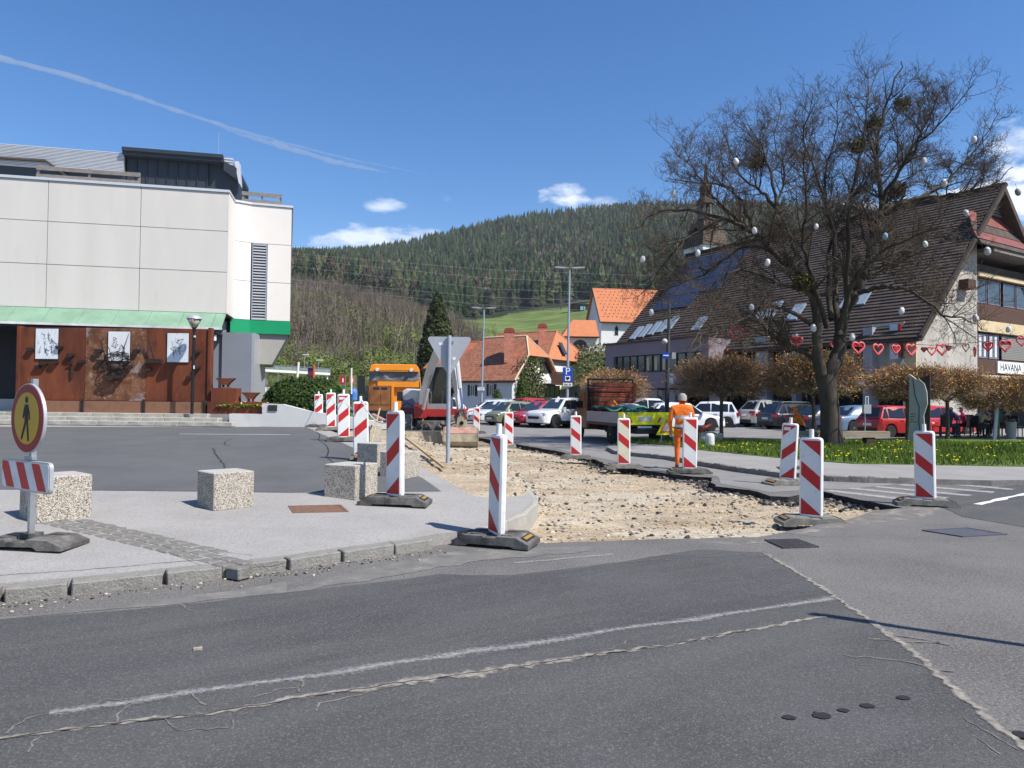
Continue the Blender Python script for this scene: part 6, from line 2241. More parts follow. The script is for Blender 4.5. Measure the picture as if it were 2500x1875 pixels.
PAINT = dict(white=paint('paint_white', (.74, .75, .76)), red=paint('paint_red', (.42, .012, .015)), red2=paint('paint_red_dull', (.34, .014, .014), .4, .5), silver=paint('paint_silver', (.38, .38, .37)),
   dark=paint('paint_dark', (.018, .020, .026)), navy=paint('paint_navy', (.022, .028, .042)), blue=paint('paint_blue_grey', (.13, .20, .30)), green=paint('paint_olive', (.17, .185, .10)), copper=paint('paint_copper', (.14, .034, .014), .45, .25), black=paint('paint_black', (.012, .012, .013)))
STY = {   # L, W, H, windscreen base, roof front, roof rear, rear base (fractions of L), bonnet heights, clearance, wheel radius
 'suv': (4.28, 1.80, 1.66, .23, .07, -.34, -.455, .44, .62, .24, .345),
 'hatch': (4.2, 1.78, 1.47, .24, .05, -.32, -.455, .40, .60, .19, .315),
 'small': (3.35, 1.52, 1.43, .30, .12, -.38, -.475, .42, .60, .18, .275),
 'sedan': (4.55, 1.80, 1.42, .22, .03, -.20, -.36, .42, .61, .17, .32),
 'wagon': (4.75, 1.84, 1.50, .23, .05, -.36, -.475, .41, .60, .18, .33),
 'mpv': (4.5, 1.83, 1.70, .31, .10, -.37, -.47, .42, .60, .19, .33)}
def interp(x, tab):
 for (x0, y0), (x1, y1) in zip(tab, tab[1:]):
  if x <= x1:
   t = max(0, min(1, (x - x0) / (x1 - x0 + 1e-9)))
   t = t * t * (3 - 2 * t) * .6 + t * .4
   return y0 + (y1 - y0) * t
 return tab[-1][1]
RIMS = {}
mk('galv_light', (.55, .56, .57), .4, metal=.2)
def wheel_mesh(rw, w=.21):
 k = round(rw, 3)
 if k in RIMS:
  return RIMS[k]
 ty = MB().lathe([(rw * .66, -w / 2), (rw * .93, -w / 2), (rw, -w * .36), (rw, w * .36), (rw * .93, w / 2), (rw * .66, w / 2)], n=26, axis='y').mesh('wheel', MT['tyre'], 40)
 mb = MB().lathe([(rw * .67, -w * .48), (rw * .60, -w * .42), (rw * .56, -w * .1), (0, -w * .1)], n=22, axis='y', m=1)
 mb.lathe([(rw * .68, -w * .47), (rw * .62, -w * .50), (rw * .60, -w * .44)], n=22, axis='y')
 for i in range(9):
  a = i * 2 * math.pi / 9
  mb.box((0, -w * .40, rw * .34), (rw * .11, w * .12, rw * .56), 0, 0, Matrix.Rotation(a, 4, 'Y'))
 mb.lathe([(rw * .14, -w * .5), (rw * .14, -w * .3)], n=10, axis='y')
 rm = mb.mesh('rim', [MT['galv_light'], MT['trim_black']], 40)
 RIMS[k] = (ty, rm)
 return RIMS[k]
def add(name, me, parent, loc=(0, 0, 0), rz=0):
 o = bpy.data.objects.new(name, me)
 COL.objects.link(o)
 o.parent = parent
 o.location = loc
 o.rotation_euler = (0, 0, rz)
 return o
def car(label, style, paintk, loc, head, name='parked_car', group='cars parked on the square', scale=1.0, cladding=False, rear_dark=False, rails=False):
 L, Wd, H, fw, fr, rr_, rb_, hz, bz, cl, rw = STY[style]
 pm = PAINT[paintk]
 t = T(name, label, 'car', loc, head, group, scale)
 zb = bz * H
 top = [(-L / 2, H * (.50 if style != 'sedan' else .62)), (-L / 2 + .12, zb * 1.0), (rb_ * L, zb + .03), (0, zb), (fw * L, zb - .01), (L * .40, H * (hz + .13)), (L / 2 - .10, H * (hz + .06)), (L / 2, H * hz * .82)]
 wid = [(-L / 2, .80), (-L / 2 + .25, .95), (-.2 * L, 1), (.25 * L, 1), (L / 2 - .35, .95), (L / 2 - .08, .80), (L / 2, .66)]
 xw = (.29 * L, -.305 * L)
 N = 56
 mb = MB()
 rows = []
 for i in range(N + 1):
  x = -L / 2 + L * i / N
  zt, w = interp(x, top), Wd / 2 * interp(x, wid)
  zl = cl + .06 * max(0, (abs(x) - L * .42) / (L * .08))
  for q in xw:
   d = abs(x - q)
   R = rw * 1.17
   if d < R:
    zl = max(zl, rw + math.sqrt(R * R - d * d) * .98)
  zm = min(zt - .08, max(zl + .05, .42 * H))
  P = [(w * .90, zl), (w * .985, min(zl + .05, zm)), (w, zm), (w * .985, zt - .07), (w * .93, zt - .015), (w * .55, zt + .02), (0, zt + .03)]
  rows.append([(x, -y, z) for y, z in P] + [(x, y, z) for y, z in P[-2::-1]])
 k = len(rows[0])
 for r0 in rows:
  mb.v += r0
 for i in range(N):
  for j in range(k - 1):
   a = i * k + j
   mb.f.append((a, a + 1, a + k + 1, a + k))
   mb.m.append(0)
  a = i * k
  mb.f.append((a, a + k, a + 2 * k - 1, a + k - 1))
  mb.m.append(1)
 mb.f += [tuple(range(k)), tuple(range(N * k + k - 1, N * k - 1, -1))]
 mb.m += [0, 0]
 body = mb.put('body', [pm, MT['trim_black']], t, 38)
 wb, wr = Wd / 2 * .92, Wd / 2 * .71
 xs = [rb_ * L, rr_ * L, (rr_ * .6 + fr * .4) * L, fr * L, fw * L]
 zs_ = [zb, H - .05, H, H - .035, zb]
 ws = [wb * .96, wr * .97, wr, wr * .98, wb * .96]
 mb = MB()
 for x, z, w in zip(xs, zs_, ws):
  e = 0 if z == zb else 1
  mb.v += [(x, -wb if e else -w, zb - .03), (x, -w, z - .05 * e), (x, -w * .86, z), (x, 0, z + .025 * e), (x, w * .86, z), (x, w, z - .05 * e), (x, wb if e else w, zb - .03)]
 for i in range(4):
  for j in range(6):
   a = i * 7 + j
   mb.f.append((a, a + 1, a + 8, a + 7))
   mb.m.append(0)
 mb.put('roof', pm, t, 40)
 gl = MT['glass_dark']
 def pane(name, q, off, m=None):
  P = [Vector(p) for p in q]
  n = (P[1] - P[0]).cross(P[3] - P[0]).normalized()
  c = sum(P, Vector()) / 4
  ref = Vector((0, 0, zb * .9))
  if n.dot(c - ref) < 0:
   n = -n
  mb = MB()
  mb.v = [tuple(p + n * off) for p in P] + [tuple(p - n * .02) for p in P]
  mb.f = [(0, 1, 2, 3), (0, 4, 5, 1), (1, 5, 6, 2), (2, 6, 7, 3), (3, 7, 4, 0)]
  mb.m = [0] * 5
  return mb.put(name, m or gl, t)
 def quad(p0, p1, p2, p3, u0, u1, v0, v1):
  P0_, P1_, P2_, P3_ = map(Vector, (p0, p1, p2, p3))
  f = lambda u, v: (P0_ * (1 - u) + P1_ * u) * (1 - v) + (P3_ * (1 - u) + P2_ * u) * v
  return [f(u0, v0), f(u1, v0), f(u1, v1), f(u0, v1)]
 pane('windscreen', quad((xs[4], -ws[4], zb), (xs[4], ws[4], zb), (xs[3], ws[3] * .9, zs_[3]), (xs[3], -ws[3] * .9, zs_[3]), .05, .95, .06, .93), .012, MT['glass_mid'])
 pane('rear_window', quad((xs[0], -ws[0], zb), (xs[0], ws[0], zb), (xs[1], ws[1] * .9, zs_[1]), (xs[1], -ws[1] * .9, zs_[1]), .09, .91, .12, .9), .012)
 for s in (-1, 1):
  lo = lambda x: Vector((x, s * wb, zb))
  def hi(x):
   w = interp(x, list(zip(xs, ws)))
   z = interp(x, [(xs[0], zb), (xs[1], zs_[1] - .05), (xs[2], H - .05), (xs[3], zs_[3] - .05), (xs[4], zb)])
   return Vector((x, s * w, z))
  xm = (xs[1] + xs[3]) / 2 + .08 * L
  xrear = xs[1] - .02 * L
  def strip(xa, xb, name):
   a0, b0 = lo(xa), lo(xb)
   fx = lambda x: (hi(x) - Vector((x, s * wb, zb)))
   P = [a0 + Vector((0, 0, .03)), b0 + Vector((0, 0, .03)), None, None]
   xb2 = min(xb, xs[3] - .0 * L + (xs[4] - xs[3]) * .08) if xb > xs[3] else xb
   xa2 = max(xa, xs[1] + (xs[0] - xs[1]) * .1) if xa < xs[1] else xa
   P[2] = Vector((xb2, s * (wr + .025), zs_[3] - .10)) if xb > xs[3] else hi(xb2) + Vector((0, s * .01, -.05))
   P[3] = hi(max(xa2, xs[1])) + Vector((0, s * .01, -.05))
   pane(name, P, .012)
  strip(xm + .03, xs[4] - .05 * L, 'side_window')
  strip(xs[1] + .06 * L, xm - .03, 'side_window')
  if style not in ('sedan',):
   strip(xs[0] + .05 * L, xs[1] + .035 * L, 'quarter_window')
  mb = MB().box((fw * L - .25, s * (Wd / 2 + .04), zb + .06), (.12, .20, .13))
  mb.put('mirror', pm if not rear_dark else MT['trim_black'], t)
  mb = MB().box((xm - .25, s * (Wd / 2 * .995), zb - .10), (.18, .03, .03))
  mb.box((fw * L - .55, s * (Wd / 2 * .995), zb - .10), (.18, .03, .03))
  mb.put('door_handle', pm, t)
  mb = MB().prism([(L / 2 - .12, H * hz * 1.02), (L / 2 - .55, H * (hz + .07)), (L / 2 - .5, H * (hz + .10)), (L / 2 - .1, H * (hz + .06))], s * Wd * .29, s * Wd * .445)
  mb.put('headlight', MT['lamp_glass'], t)
  mb = MB().prism([(-L / 2 - .005, zb - .20), (-L / 2 + .16, zb - .22), (-L / 2 + .18, zb - .02), (-L / 2 + .02, zb - .03)], s * Wd * .27, s * Wd * .452)
  mb.put('tail_light', MT['lamp_red'], t)
  if cladding:
   mb = MB().box((0, s * Wd * .493, cl + .09), (L * .60, .05, .16))
   mb.put('sill_trim', MT['trim_black'], t)
  if rails:
   MB().tube([(xs[1], s * wr * .9, H + .0), (xs[1] + .15, s * wr * .9, H + .07), (xs[3] - .15, s * wr * .9, H + .06), (xs[3], s * wr * .9, H)], .02, 5).put('roof_rail', MT['chrome'], t)
 mb = MB().box((L / 2 - .03, 0, H * hz * .78), (.08, Wd * .50, .14)).box((L / 2 - .06, 0, cl + .13), (.10, Wd * .62, .12))
 mb.put('grille', MT['trim_black'], t)
 for x in (L / 2 + .018, -L / 2 - .012):
  MB().box((x, 0, .42 if x > 0 else zb - .28), (.012, .50, .11)).put('number_plate', MT['plate_white'], t)
 MB().box((-L / 2 + .06, 0, cl + .16), (.13, Wd * .72, .18)).put('rear_bumper_trim', MT['trim_black'], t)
 ty, rm = wheel_mesh(rw)
 for q in xw:
  for s in (-1, 1):
   w = add('wheel', ty, t, (q, s * (Wd / 2 - .115), rw), 0 if s < 0 else math.pi)
   add('rim', rm, w)
 return t
def ang(x, y):
 return math.atan2(y, x)
fl = ang(-.77, -.63)
def at_front_wheel(X, Y, style, h, s=1.0):
 """centre of a car whose camera-side front wheel stands at X, Y"""
 L, Wd = STY[style][0] * s, STY[style][1] * s
 f = Vector((math.cos(h), math.sin(h), 0))
 r = Vector((f.y, -f.x, 0))
 side = -r if r.y > 0 else r           # towards the camera
 return Vector((X, Y, 0)) - f * (.29 * L) - side * (Wd / 2 - .1)
def at_rear_wheel(X, Y, style, h, s=1.0):
 L, Wd = STY[style][0] * s, STY[style][1] * s
 f = Vector((math.cos(h), math.sin(h), 0))
 r = Vector((f.y, -f.x, 0))
 side = -r if r.y > 0 else r
 return Vector((X, Y, 0)) + f * (.305 * L) - side * (Wd / 2 - .1)
car('white crossover with black wheel arches beside the copper pickup', 'suv', 'white', at_front_wheel(2.38, 39.0, 'suv', fl), fl, cladding=True)
car('bright red hatchback wedged between the white crossover and the olive car', 'hatch', 'red', at_front_wheel(1.25, 40.6, 'hatch', fl), fl)
car('dull olive green small car half hidden by a marker board', 'small', 'green', at_front_wheel(-.35, 42.2, 'small', fl), fl)
car('white hatchback with black grille just right of the digger bucket', 'hatch', 'white', at_front_wheel(-.95, 43.4, 'hatch', fl) + Vector((-.3, 1.1, 0)), fl, rails=False)
bk_ = fl + math.pi
car('red crossover seen from behind, roof showing above the front red car', 'suv', 'red2', (1.6, 49.0, 0), bk_)
car('long white estate car in the second row behind the white hatchback', 'wagon', 'white', (-1.6, 51.2, 0), ang(-.97, -.2), rails=True)
car('black car in the second row, roof just above the white crossover', 'hatch', 'black', (3.4, 47.0, 0), bk_)
car('dark red car in the second row beside the black car', 'hatch', 'red2', (5.0, 45.5, 0), bk_)
car('white car with dark windows standing directly behind the digger arm', 'suv', 'white', (-4.9, 44.6, 0), fl)
car('dark red car behind the digger wheels', 'hatch', 'red2', (-6.6, 46.5, 0), fl)
fr_ = ang(.95, .31)
car('boxy old red hatchback with rusty wheels at the right end of the row', 'small', 'red2', at_rear_wheel(17.1, 32.4, 'small', fr_), fr_, scale=1.0)
car('blue grey saloon with silver hubcaps just right of the big trunk', 'sedan', 'blue', at_rear_wheel(16.75, 35.2, 'sedan', fr_), fr_)
car('dark blue saloon with red tail lamp just left of the big trunk', 'sedan', 'navy', at_rear_wheel(16.1, 37.6, 'sedan', fr_), fr_)
car('black estate car with white roof rails behind the worker on the bench', 'wagon', 'dark', at_rear_wheel(15.5, 40.2, 'wagon', fr_), fr_, rails=True)
car('silver off-roader with dark rear window at the left end of the row', 'suv', 'silver', at_rear_wheel(15.1, 42.9, 'suv', fr_), fr_, rails=True)
car('small white hatchback in the shade by the arcade columns', 'small', 'white', (11.9, 43.5, 0), ang(-.9, .25), scale=1.08)
car('white car whose front wheel shows just right of the standing worker', 'hatch', 'white', (9.0, 37.8, 0), ang(.97, .1), scale=1.0)
car('white people carrier behind the loaded pickup bed', 'mpv', 'white', (7.5, 39.5, 0), ang(.98, .15))
car('grey car parked by the cafe terrace behind the stone monument', 'hatch', 'red', (20.3, 34.6, 0), fr_)
bpy.data.objects['parked_car.018']['label'] = 'bright red car mostly hidden behind the stone monument'
vh = ang(-.246, .969)
vo = Vector((4.62, 24.95, 0))
van = T('pickup_truck', 'copper coloured flatbed pickup with fluorescent yellow tailgate', 'pickup truck', vo, vh)
cp = PAINT['copper']
mb = MB().prism([(3.25, .42), (5.15, .42), (5.3, .55), (5.28, .95), (5.05, 1.12), (4.62, 1.2), (4.05, 2.0), (3.9, 2.05), (3.35, 2.05), (3.25, 1.9)], -.92, .92)
cab = mb.put('cab', cp, van)
bv = cab.modifiers.new('bevel', 'BEVEL')
bv.width, bv.segments, bv.limit_method = .07, 2, 'ANGLE'
for s in (-1, 1):
 MB().prism([(3.45, 1.25), (3.98, 1.25), (3.98, 1.88), (3.5, 1.88)], s * .925, s * .935).put('side_window', MT['glass_dark'], van)
 MB().prism([(4.03, 1.25), (4.5, 1.25), (4.05, 1.85), (4.03, 1.86)], s * .925, s * .935).put('side_window', MT['glass_dark'], van)
 MB().box((4.45, s * 1.08, 1.35), (.14, .22, .34)).put('mirror', MT['trim_black'], van)
 MB().prism([(0.02, .76), (3.12, .76), (3.12, 1.14), (0.02, 1.14)], s * .95, s * .985).put('side_board', mat('dropside', (.40, .40, .39), .5, metal=.3, var=.15, vs=3) if s < 0 else bpy.data.materials['dropside'], van)
 mb = MB()
 for k in range(9):
  mb.box((.2 + k * .34, s * .99, 1.0), (.28, .012, .16))
 mb.put('stiffener', bpy.data.materials['dropside'], van)
MB().prism([(4.12, 2.0), (4.58, 1.24), (4.6, 1.26), (4.14, 2.02)], -.8, .8).put('windscreen', MT['glass_mid'], van)
MB().box((3.24, 0, 1.62), (.02, 1.3, .4)).put('rear_window', MT['glass_dark'], van)
MB().box((1.58, 0, .70), (3.15, 1.9, .1)).put('bed_floor', MT['dark_metal'], van)
MB().box((2.3, 0, .50), (5.0, .8, .2)).put('chassis', MT['trim_black'], van)
yl = mat('fluor_yellow', (.86, .78, .012), .5, var=.06, vs=4, stain=(5, (.40, .42, .25), .6, .72, .6))
tg = MB().box((-.02, 0, .93), (.04, 1.96, .44)).put('tailgate', yl, van)
for s in (-1, 1):
 for k in range(4):
  c = s * (.50 + .11 * k)
  MB().prism([(c - .028, -.10), (c + .03, -.10), (c + .03 + s * .09, .07), (c - .028 + s * .09, .07)], -.052, -.045, 'yz' if False else 'xz', T=Matrix.Translation((0, 0, .90)) @ Matrix(((0, 1, 0, 0), (1, 0, 0, 0), (0, 0, 1, 0), (0, 0, 0, 1)))).put('chevron', MT['sheet_red'] if k % 2 == 0 else MT['sheet_white'], tg)
mb = MB()
MB().box((-.046, .0, .92), (.01, .5, .16)).put('worn_patch', mat('worn_white', (.55, .56, .48), .7, var=.25, vs=9), tg)
text('lettering', 'PAZI DELO', .15, mat('fluor_ink', (.12, .16, .06), .6), tg, Matrix.Translation((-.044, .42, 1.09)) @ Matrix.Rotation(-math.pi / 2, 4, 'Z') @ FRONT)
for s in (-1, 1):
 MB().box((-.03, s * .82, .60), (.06, .24, .12)).put('tail_light', MT['lamp_red'], van)
MB().box((-.03, 0, .60), (.03, .52, .12)).put('number_plate', MT['plate_white'], van)
ty, rm = wheel_mesh(.34, .24)
for x in (.85, 4.45):
 for s in (-1, 1):
  w = add('wheel', ty, van, (x, s * .82, .34), 0 if s < 0 else math.pi)
  add('rim', rm, w)
  if x < 1:
   MB().tube([(x - .48, s * .85, .42), (x - .32, s * .85, .68), (x, s * .85, .74), (x + .32, s * .85, .68), (x + .48, s * .85, .42)], .12, 4, sq=.2).put('mudguard', MT['trim_black'], van)
mb = MB()
for s in (-1, 1):
 mb.box((3.14, s * .93, 1.6), (.06, .06, 1.5))
mb.box((3.14, 0, 2.36), (.06, 1.92, .06)).box((3.14, 0, 1.16), (.06, 1.92, .05))
rk = mb.put('load_rack', MT['trim_black'], van)
for k in range(5):
 MB().box((3.14, 0, 1.36 + k * .19), (.05, 1.80, .05)).put('rack_bar', MT['dark_metal'], rk)
vm4 = Matrix.Translation(vo) @ Matrix.Rotation(vh, 4, 'Z')
def on_van(name, label, cat, x, y, z, rz=0, group=None):
 return T(name, label, cat, vm4 @ Vector((x, y, z)), vh + rz, group)
cr_m = mat('crate_red', (.30, .055, .025), .7, var=.4, vs=5)
for k in range(8):
 t = on_van('crate', 'flat reddish brown slatted crate, number %s up in the stack against the rack' % ('first second third fourth fifth sixth seventh topmost'.split()[k]) if k in (0, 7) else ['', 'second crate from the bottom of the reddish stack', 'third crate from the bottom of the reddish stack', 'fourth crate up in the reddish stack', 'fourth crate down in the reddish stack', 'third crate down in the reddish stack', 'second crate from the top of the reddish stack'][k], 'crate', 2.85, 0.02 * (-1) ** k, .76 + k * .185, 0, 'crates stacked on the pickup')
 if k in (0, 7):
  t['label'] = 'lowest reddish brown crate of the stack against the rack' if k == 0 else 'topmost reddish brown crate of the stack against the rack'
 MB().box((0, 0, .016), (.42, 1.7, .03)).put('bottom', MT['wood_brown'], t)
 for z in (.06, .125):
  MB().box((-.2, 0, z), (.02, 1.7, .05)).put('slat', cr_m, t)
  MB().box((.2, 0, z), (.02, 1.7, .05)).put('slat', cr_m, t)
 for y in (-.84, -.3, .3, .84):
  MB().box((-.185, y, .085), (.02, .05, .14)).put('upright', MT['wood_brown'], t)
nm = mat('net_green', (.035, .17, .135), .6, var=.25, vs=9)
def drape(x0, x1, y0, y1, fz, name, label, mesh_step=.09, w=.018):
 t = on_van(name, label, 'net', (x0 + x1) / 2, (y0 + y1) / 2, 1.1)
 nx, ny = int((x1 - x0) / mesh_step), int((y1 - y0) / mesh_step)
 P = lambda i, j: (x0 + (x1 - x0) * i / nx - (x0 + x1) / 2, y0 + (y1 - y0) * j / ny - (y0 + y1) / 2, fz(x0 + (x1 - x0) * i / nx, y0 + (y1 - y0) * j / ny) - 1.1)
 mb = MB()
 for i in range(0, nx + 1):
  mb.tube([P(i, j) for j in range(ny + 1)], w, 3, caps=False)
 for j in range(0, ny + 1):
  mb.tube([P(i, j) for i in range(nx + 1)], w, 3, caps=False)
 mb.put('mesh', nm, t, fix=False)
 return t
nz3 = lambda x, y: noise.noise(Vector((x * 2.2, y * 2.2, 3)))
drape(1.5, 2.6, -1.0, .95, lambda x, y: 1.25 + .14 * nz3(x, y) - (.22 if y < -.93 else 0) + .05 * math.sin(y * 9), 'cargo_net', 'dense green net bundled over the front half of the pickup bed', .07, .034)
drape(.15, 1.45, -.95, .25, lambda x, y: 1.06 + .35 * max(0, (x - .5)) * .4 + .16 * nz3(x + 5, y) + .1 * max(0, y + .4), 'cargo_net', 'loose wide-meshed green net hanging over the tail of the pickup bed', .12, .02)
t = on_van('orange_bag', 'crumpled orange bag lying on the green net', 'bag', 2.25, .28, 1.2)
mb = MB().lathe([(.02, -.05), (.20, 0), (.24, .12), (.16, .26), (.06, .36), (0, .38)], n=12)
mb.v = [(x * (1 + .25 * noise.noise(Vector((x * 6, y * 6, z * 6)))), y * (1 + .3 * noise.noise(Vector((x * 7, y * 7, z * 5 + 3)))), z) for x, y, z in mb.v]
mb.put('cloth', mat('bag_orange', (.60, .16, .03), .7, var=.25, vs=6), t, 60)
t = on_van('hose_coil', 'pale grey coil of thick hose on the pickup load', 'hose', 1.95, -.25, 1.24)
for k in range(4):
 MB().tube([(math.cos(a) * (.33 + .02 * k), math.sin(a) * (.34 + .03 * (k % 2)), .05 * k + .02 * math.sin(a * 2 + k)) for a in [i * 2 * math.pi / 20 for i in range(21)]], .032, 6).put('loop', MT['plaster_shade'], t, 180)
t = on_van('generator', 'dark generator with red engine in a tube frame at the tail of the bed', 'generator', .42, -.62 + .0, .76, 0)
t.location = vm4 @ Vector((.45, -.55, .76))
MB().box((0, 0, .22), (.42, .36, .3)).put('engine', mat('engine_red', (.16, .02, .025), .5, var=.3, vs=8), t)
MB().box((0, 0, .42), (.34, .3, .12)).put('tank', MT['dark_metal'], t)
mb = MB()
for s in (-1, 1):
 mb.tube([(-.28, s * .24, 0), (-.28, s * .24, .5), (.28, s * .24, .5), (.28, s * .24, 0), (-.28, s * .24, 0)], .02, 6)
mb.tube([(-.28, -.24, .5), (-.28, .24, .5)], .02, 6).tube([(.28, -.24, .5), (.28, .24, .5)], .02, 6)
mb.put('tube_frame', MT['trim_black'], t)
t = on_van('gas_bottle', 'small red and white bottle standing beside the green net', 'bottle', .2, -.1, .76)
MB().lathe([(.06, 0), (.07, .03), (.07, .22), (.04, .3), (.03, .34), (0, .34)], n=10).put('body', MT['sheet_red'], t, 40)
for k in range(5):
 o = MB().box((0, 0, 0), (.9, .12, .03)).put('plank', MT['wood_brown'] if k % 2 else MT['barn_roof'])
 o.location = vm4 @ Vector((.62, .35 + .1 * k - .2, .79 + .033 * k))
 o.rotation_euler = (0, .02, vh + .25 * (k - 2))
 tag(o, ['lowest loose plank on the pickup bed', 'second plank of the fan on the pickup bed', 'middle plank of the fan of planks on the pickup bed', 'second plank from the top on the pickup bed', 'topmost loose plank on the pickup bed'][k], 'plank', 'loose planks on the pickup')
q = vm4 @ Vector((-.42, -.62, 0))
t = T('warning_sign', 'folding fluorescent warning triangle leaning at the yellow tailgate', 'warning sign', q, vh - math.pi / 2 + .15)
mb = MB()
tri = [(-.42, .38), (.42, .38), (0, 1.08)]
MB().prism(tri, -.02, 0).put('yellow_field', yl, t)
MB().prism([(-.30, .45), (.30, .45), (0, .93)], -.03, -.022).put('orange_border', mat('fluor_orange', (.80, .20, .03), .5), t)
MB().prism([(-.18, .52), (.18, .52), (0, .80)], -.038, -.031).put('white_field', MT['sheet_white'], t)
for s in (-1, 1):
 MB().tube([(s * .2, -.02, .4), (s * .34, -.12, .0)], .015, 5).put('leg', MT['galv'], t)
MB().prism([(-.3, 0), (.3, 0), (.12, .42), (-.12, .42)], .02, .1).put('ballast_bag', MT['trim_black'], t)
lo_ = PY(962, 975, 33.5)
lt = T('lorry', 'orange lorry with dark sheet over its windscreen behind the digger', 'lorry', (lo_.x, 33.5, 0), R_(6))
om = mat('lorry_orange', (.80, .27, .012), .4, var=.08, vs=2, coat=.3, stain=(3, (.40, .15, .05), .6, .75, .5))
bw = mat('lorry_brown', (.24, .095, .035), .6, var=.3, vs=3)
mb = MB().prism([(-1.18, .95), (1.18, .95), (1.2, 2.2), (1.12, 3.0), (1.0, 3.14), (-1.0, 3.14), (-1.12, 3.0), (-1.2, 2.2)], 0, 2.1)
c_ = mb.put('cab', om, lt)
bv = c_.modifiers.new('bevel', 'BEVEL')
bv.width, bv.segments, bv.limit_method = .06, 2, 'ANGLE'
MB().prism([(-1.13, 2.79), (1.13, 2.79), (1.05, 3.1), (-1.05, 3.1)], -.24, -.003).put('sun_visor', om, lt)
MB().box((0, -.235, 2.84), (1.9, .02, .02)).put('visor_groove', MT['trim_black'], lt)
for s in (-.78, .78):
 MB().lathe([(0, -.1), (.07, -.1), (.09, -.02), (.05, .05)], (s, -.25, 2.86), 10, axis='y').put('spot_lamp', MT['lamp_glass'], lt)
mb = MB()
nx, nz_ = 22, 6
k0 = 0
for j in range(nz_ + 1):
 for i in range(nx + 1):
  x = -1.16 + 2.32 * i / nx
  z = 2.36 + .42 * j / nz_ + (.05 * noise.noise(Vector((x * 3, 0, 1))) if j == 0 else 0)
  mb.v.append((x, -.10 + .08 * noise.noise(Vector((x * 3.5, z * 6, 2))) - .02 * abs(math.sin(x * 7 + z * 9)), z))
for j in range(nz_):
 for i in range(nx):
  a = j * (nx + 1) + i
  mb.f.append((a, a + 1, a + nx + 2, a + nx + 1))
  mb.m.append(0)
mb.put('windscreen_sheet', mat('dark_sheet', (.16, .165, .18), .35, var=.5, vs=3), lt, 180)
MB().box((-.62, -.12, 1.55), (1.05, .22, 1.15)).put('brown_front', bw, lt)  # box proud of the cab front at lower left, browner than the cab
for k in range(2):
 MB().box((-.80 + .36 * k, -.235, 2.0), (.28, .012, .10)).put('slot', MT['trim_black'], lt)
 MB().box((-.88 + .5 * k, -.24, 1.5), (.42, .02, .5)).put('brown_field', bw, lt)
MB().box((.2, -.1, 2.2), (1.9, .2, .26)).put('crossbeam', om, lt)
MB().box((-.05, -.14, 1.5), (.12, .24, 1.25)).put('upright', om, lt)
MB().box((0, -.08, .82), (2.3, .3, .3)).put('bumper', MT['dark_metal'], lt)
for s in (-1, 1):
 MB().box((s * 1.5, -.15, 2.15), (.34, .16, .85)).put('mirror', MT['trim_black'], lt)
 MB().tube([(s * 1.12, .0, 2.6), (s * 1.5, -.12, 2.55)], .02, 5).put('mirror_arm', MT['trim_black'], lt)
ty, rm = wheel_mesh(.5, .32)
for s in (-1, 1):
 for y in (.9, 4.6):
  w = add('wheel', ty, lt, (s * 1.0, y, .5), R_(90) * 0 + (R_(90) if s < 0 else R_(-90)) + R_(0))
  w.rotation_euler = (0, 0, R_(-90) if s > 0 else R_(90))
  w.rotation_euler = (0, 0, R_(90) * s * -1 * 0 + (R_(-90) if s < 0 else R_(90)))
  add('rim', rm, w)
MB().box((0, 4.4, 1.5), (2.4, 4.2, 1.1)).put('tipper_body', bw, lt)
MB().box((0, 3.6, .85), (.9, 6, .25)).put('chassis', MT['trim_black'], lt)
q = PY(932, 1050, 27)
tl = T('low_loader', 'dark low trailer with a pinkish loading ramp behind the marker boards', 'trailer', (q.x, 28.2, -.05))
MB().box((0, 1.2, .62), (1.5, 3.4, .14)).put('deck', MT['trim_black'], tl)
mb = MB().prism([(-1.9, .95), (-1.75, 1.0), (.35, .42), (.35, .34)], -.3, .35)
mb.v = [(y * 0 + x * .0 + (y), x * .0 + y, z) if False else (x * .55 + .5, y - .6, z) for x, y, z in mb.v]
mb.put('ramp', mat('ramp_pink', (.33, .20, .19), .7, var=.2, vs=5), tl)
for s in (-.6, .6):
 MB().box((s, -.3, .3), (.16, .16, .75)).put('support', MT['trim_black'], tl)
ty, rm = wheel_mesh(.34, .22)
for s in (-1, 1):
 for y in (1.0, 1.9):
  w = add('wheel', ty, tl, (s * .8, y, .34), R_(-90) if s < 0 else R_(90))
  add('rim', rm, w)
MB().box((0, -.45, .35), (1.3, .06, .5)).put('headboard', MT['trim_black'], tl)
ex = T('excavator', 'white and red wheeled excavator with folded boom and front blade', 'excavator', (PY(1062, 1000, 27.6).x, 27.6, -.10), 0)
CBX = lambda o: setattr(o, 'matrix_basis', Matrix.Translation((-.20, 0, 0)) @ Matrix.Diagonal((.74, 1, 1, 1))) or o
exw = mat('excavator_white', (.50, .50, .485), .35, var=.06, vs=2, coat=.3, stain=(4, (.38, .34, .27), .56, .74, .6))
exr = mat('excavator_red', (.33, .022, .02), .4, var=.15, vs=3, coat=.3)
exp_ = mat('excavator_maroon', (.09, .016, .028), .4, var=.2, vs=3)
mud = mat('muddy_steel', (.36, .30, .21), .85, var=.25, vs=4, bump=.5, bs=30, stain=(5, (.20, .15, .10), .5, .7, .8))
tyy = MB().lathe([(.25, -.2), (.46, -.22), (.51, -.14), (.51, .14), (.46, .22), (.25, .2)], n=24, axis='x')
for i in range(24):
 a = 2 * math.pi * i / 24
 for s in (-1, 1):
  tyy.box((s * .11, 0, .515), (.2, .055, .06), .35 * s, 0, Matrix.Rotation(a, 4, 'X'))
tym = tyy.mesh('wheel', MT['tyre_dusty'], 40)
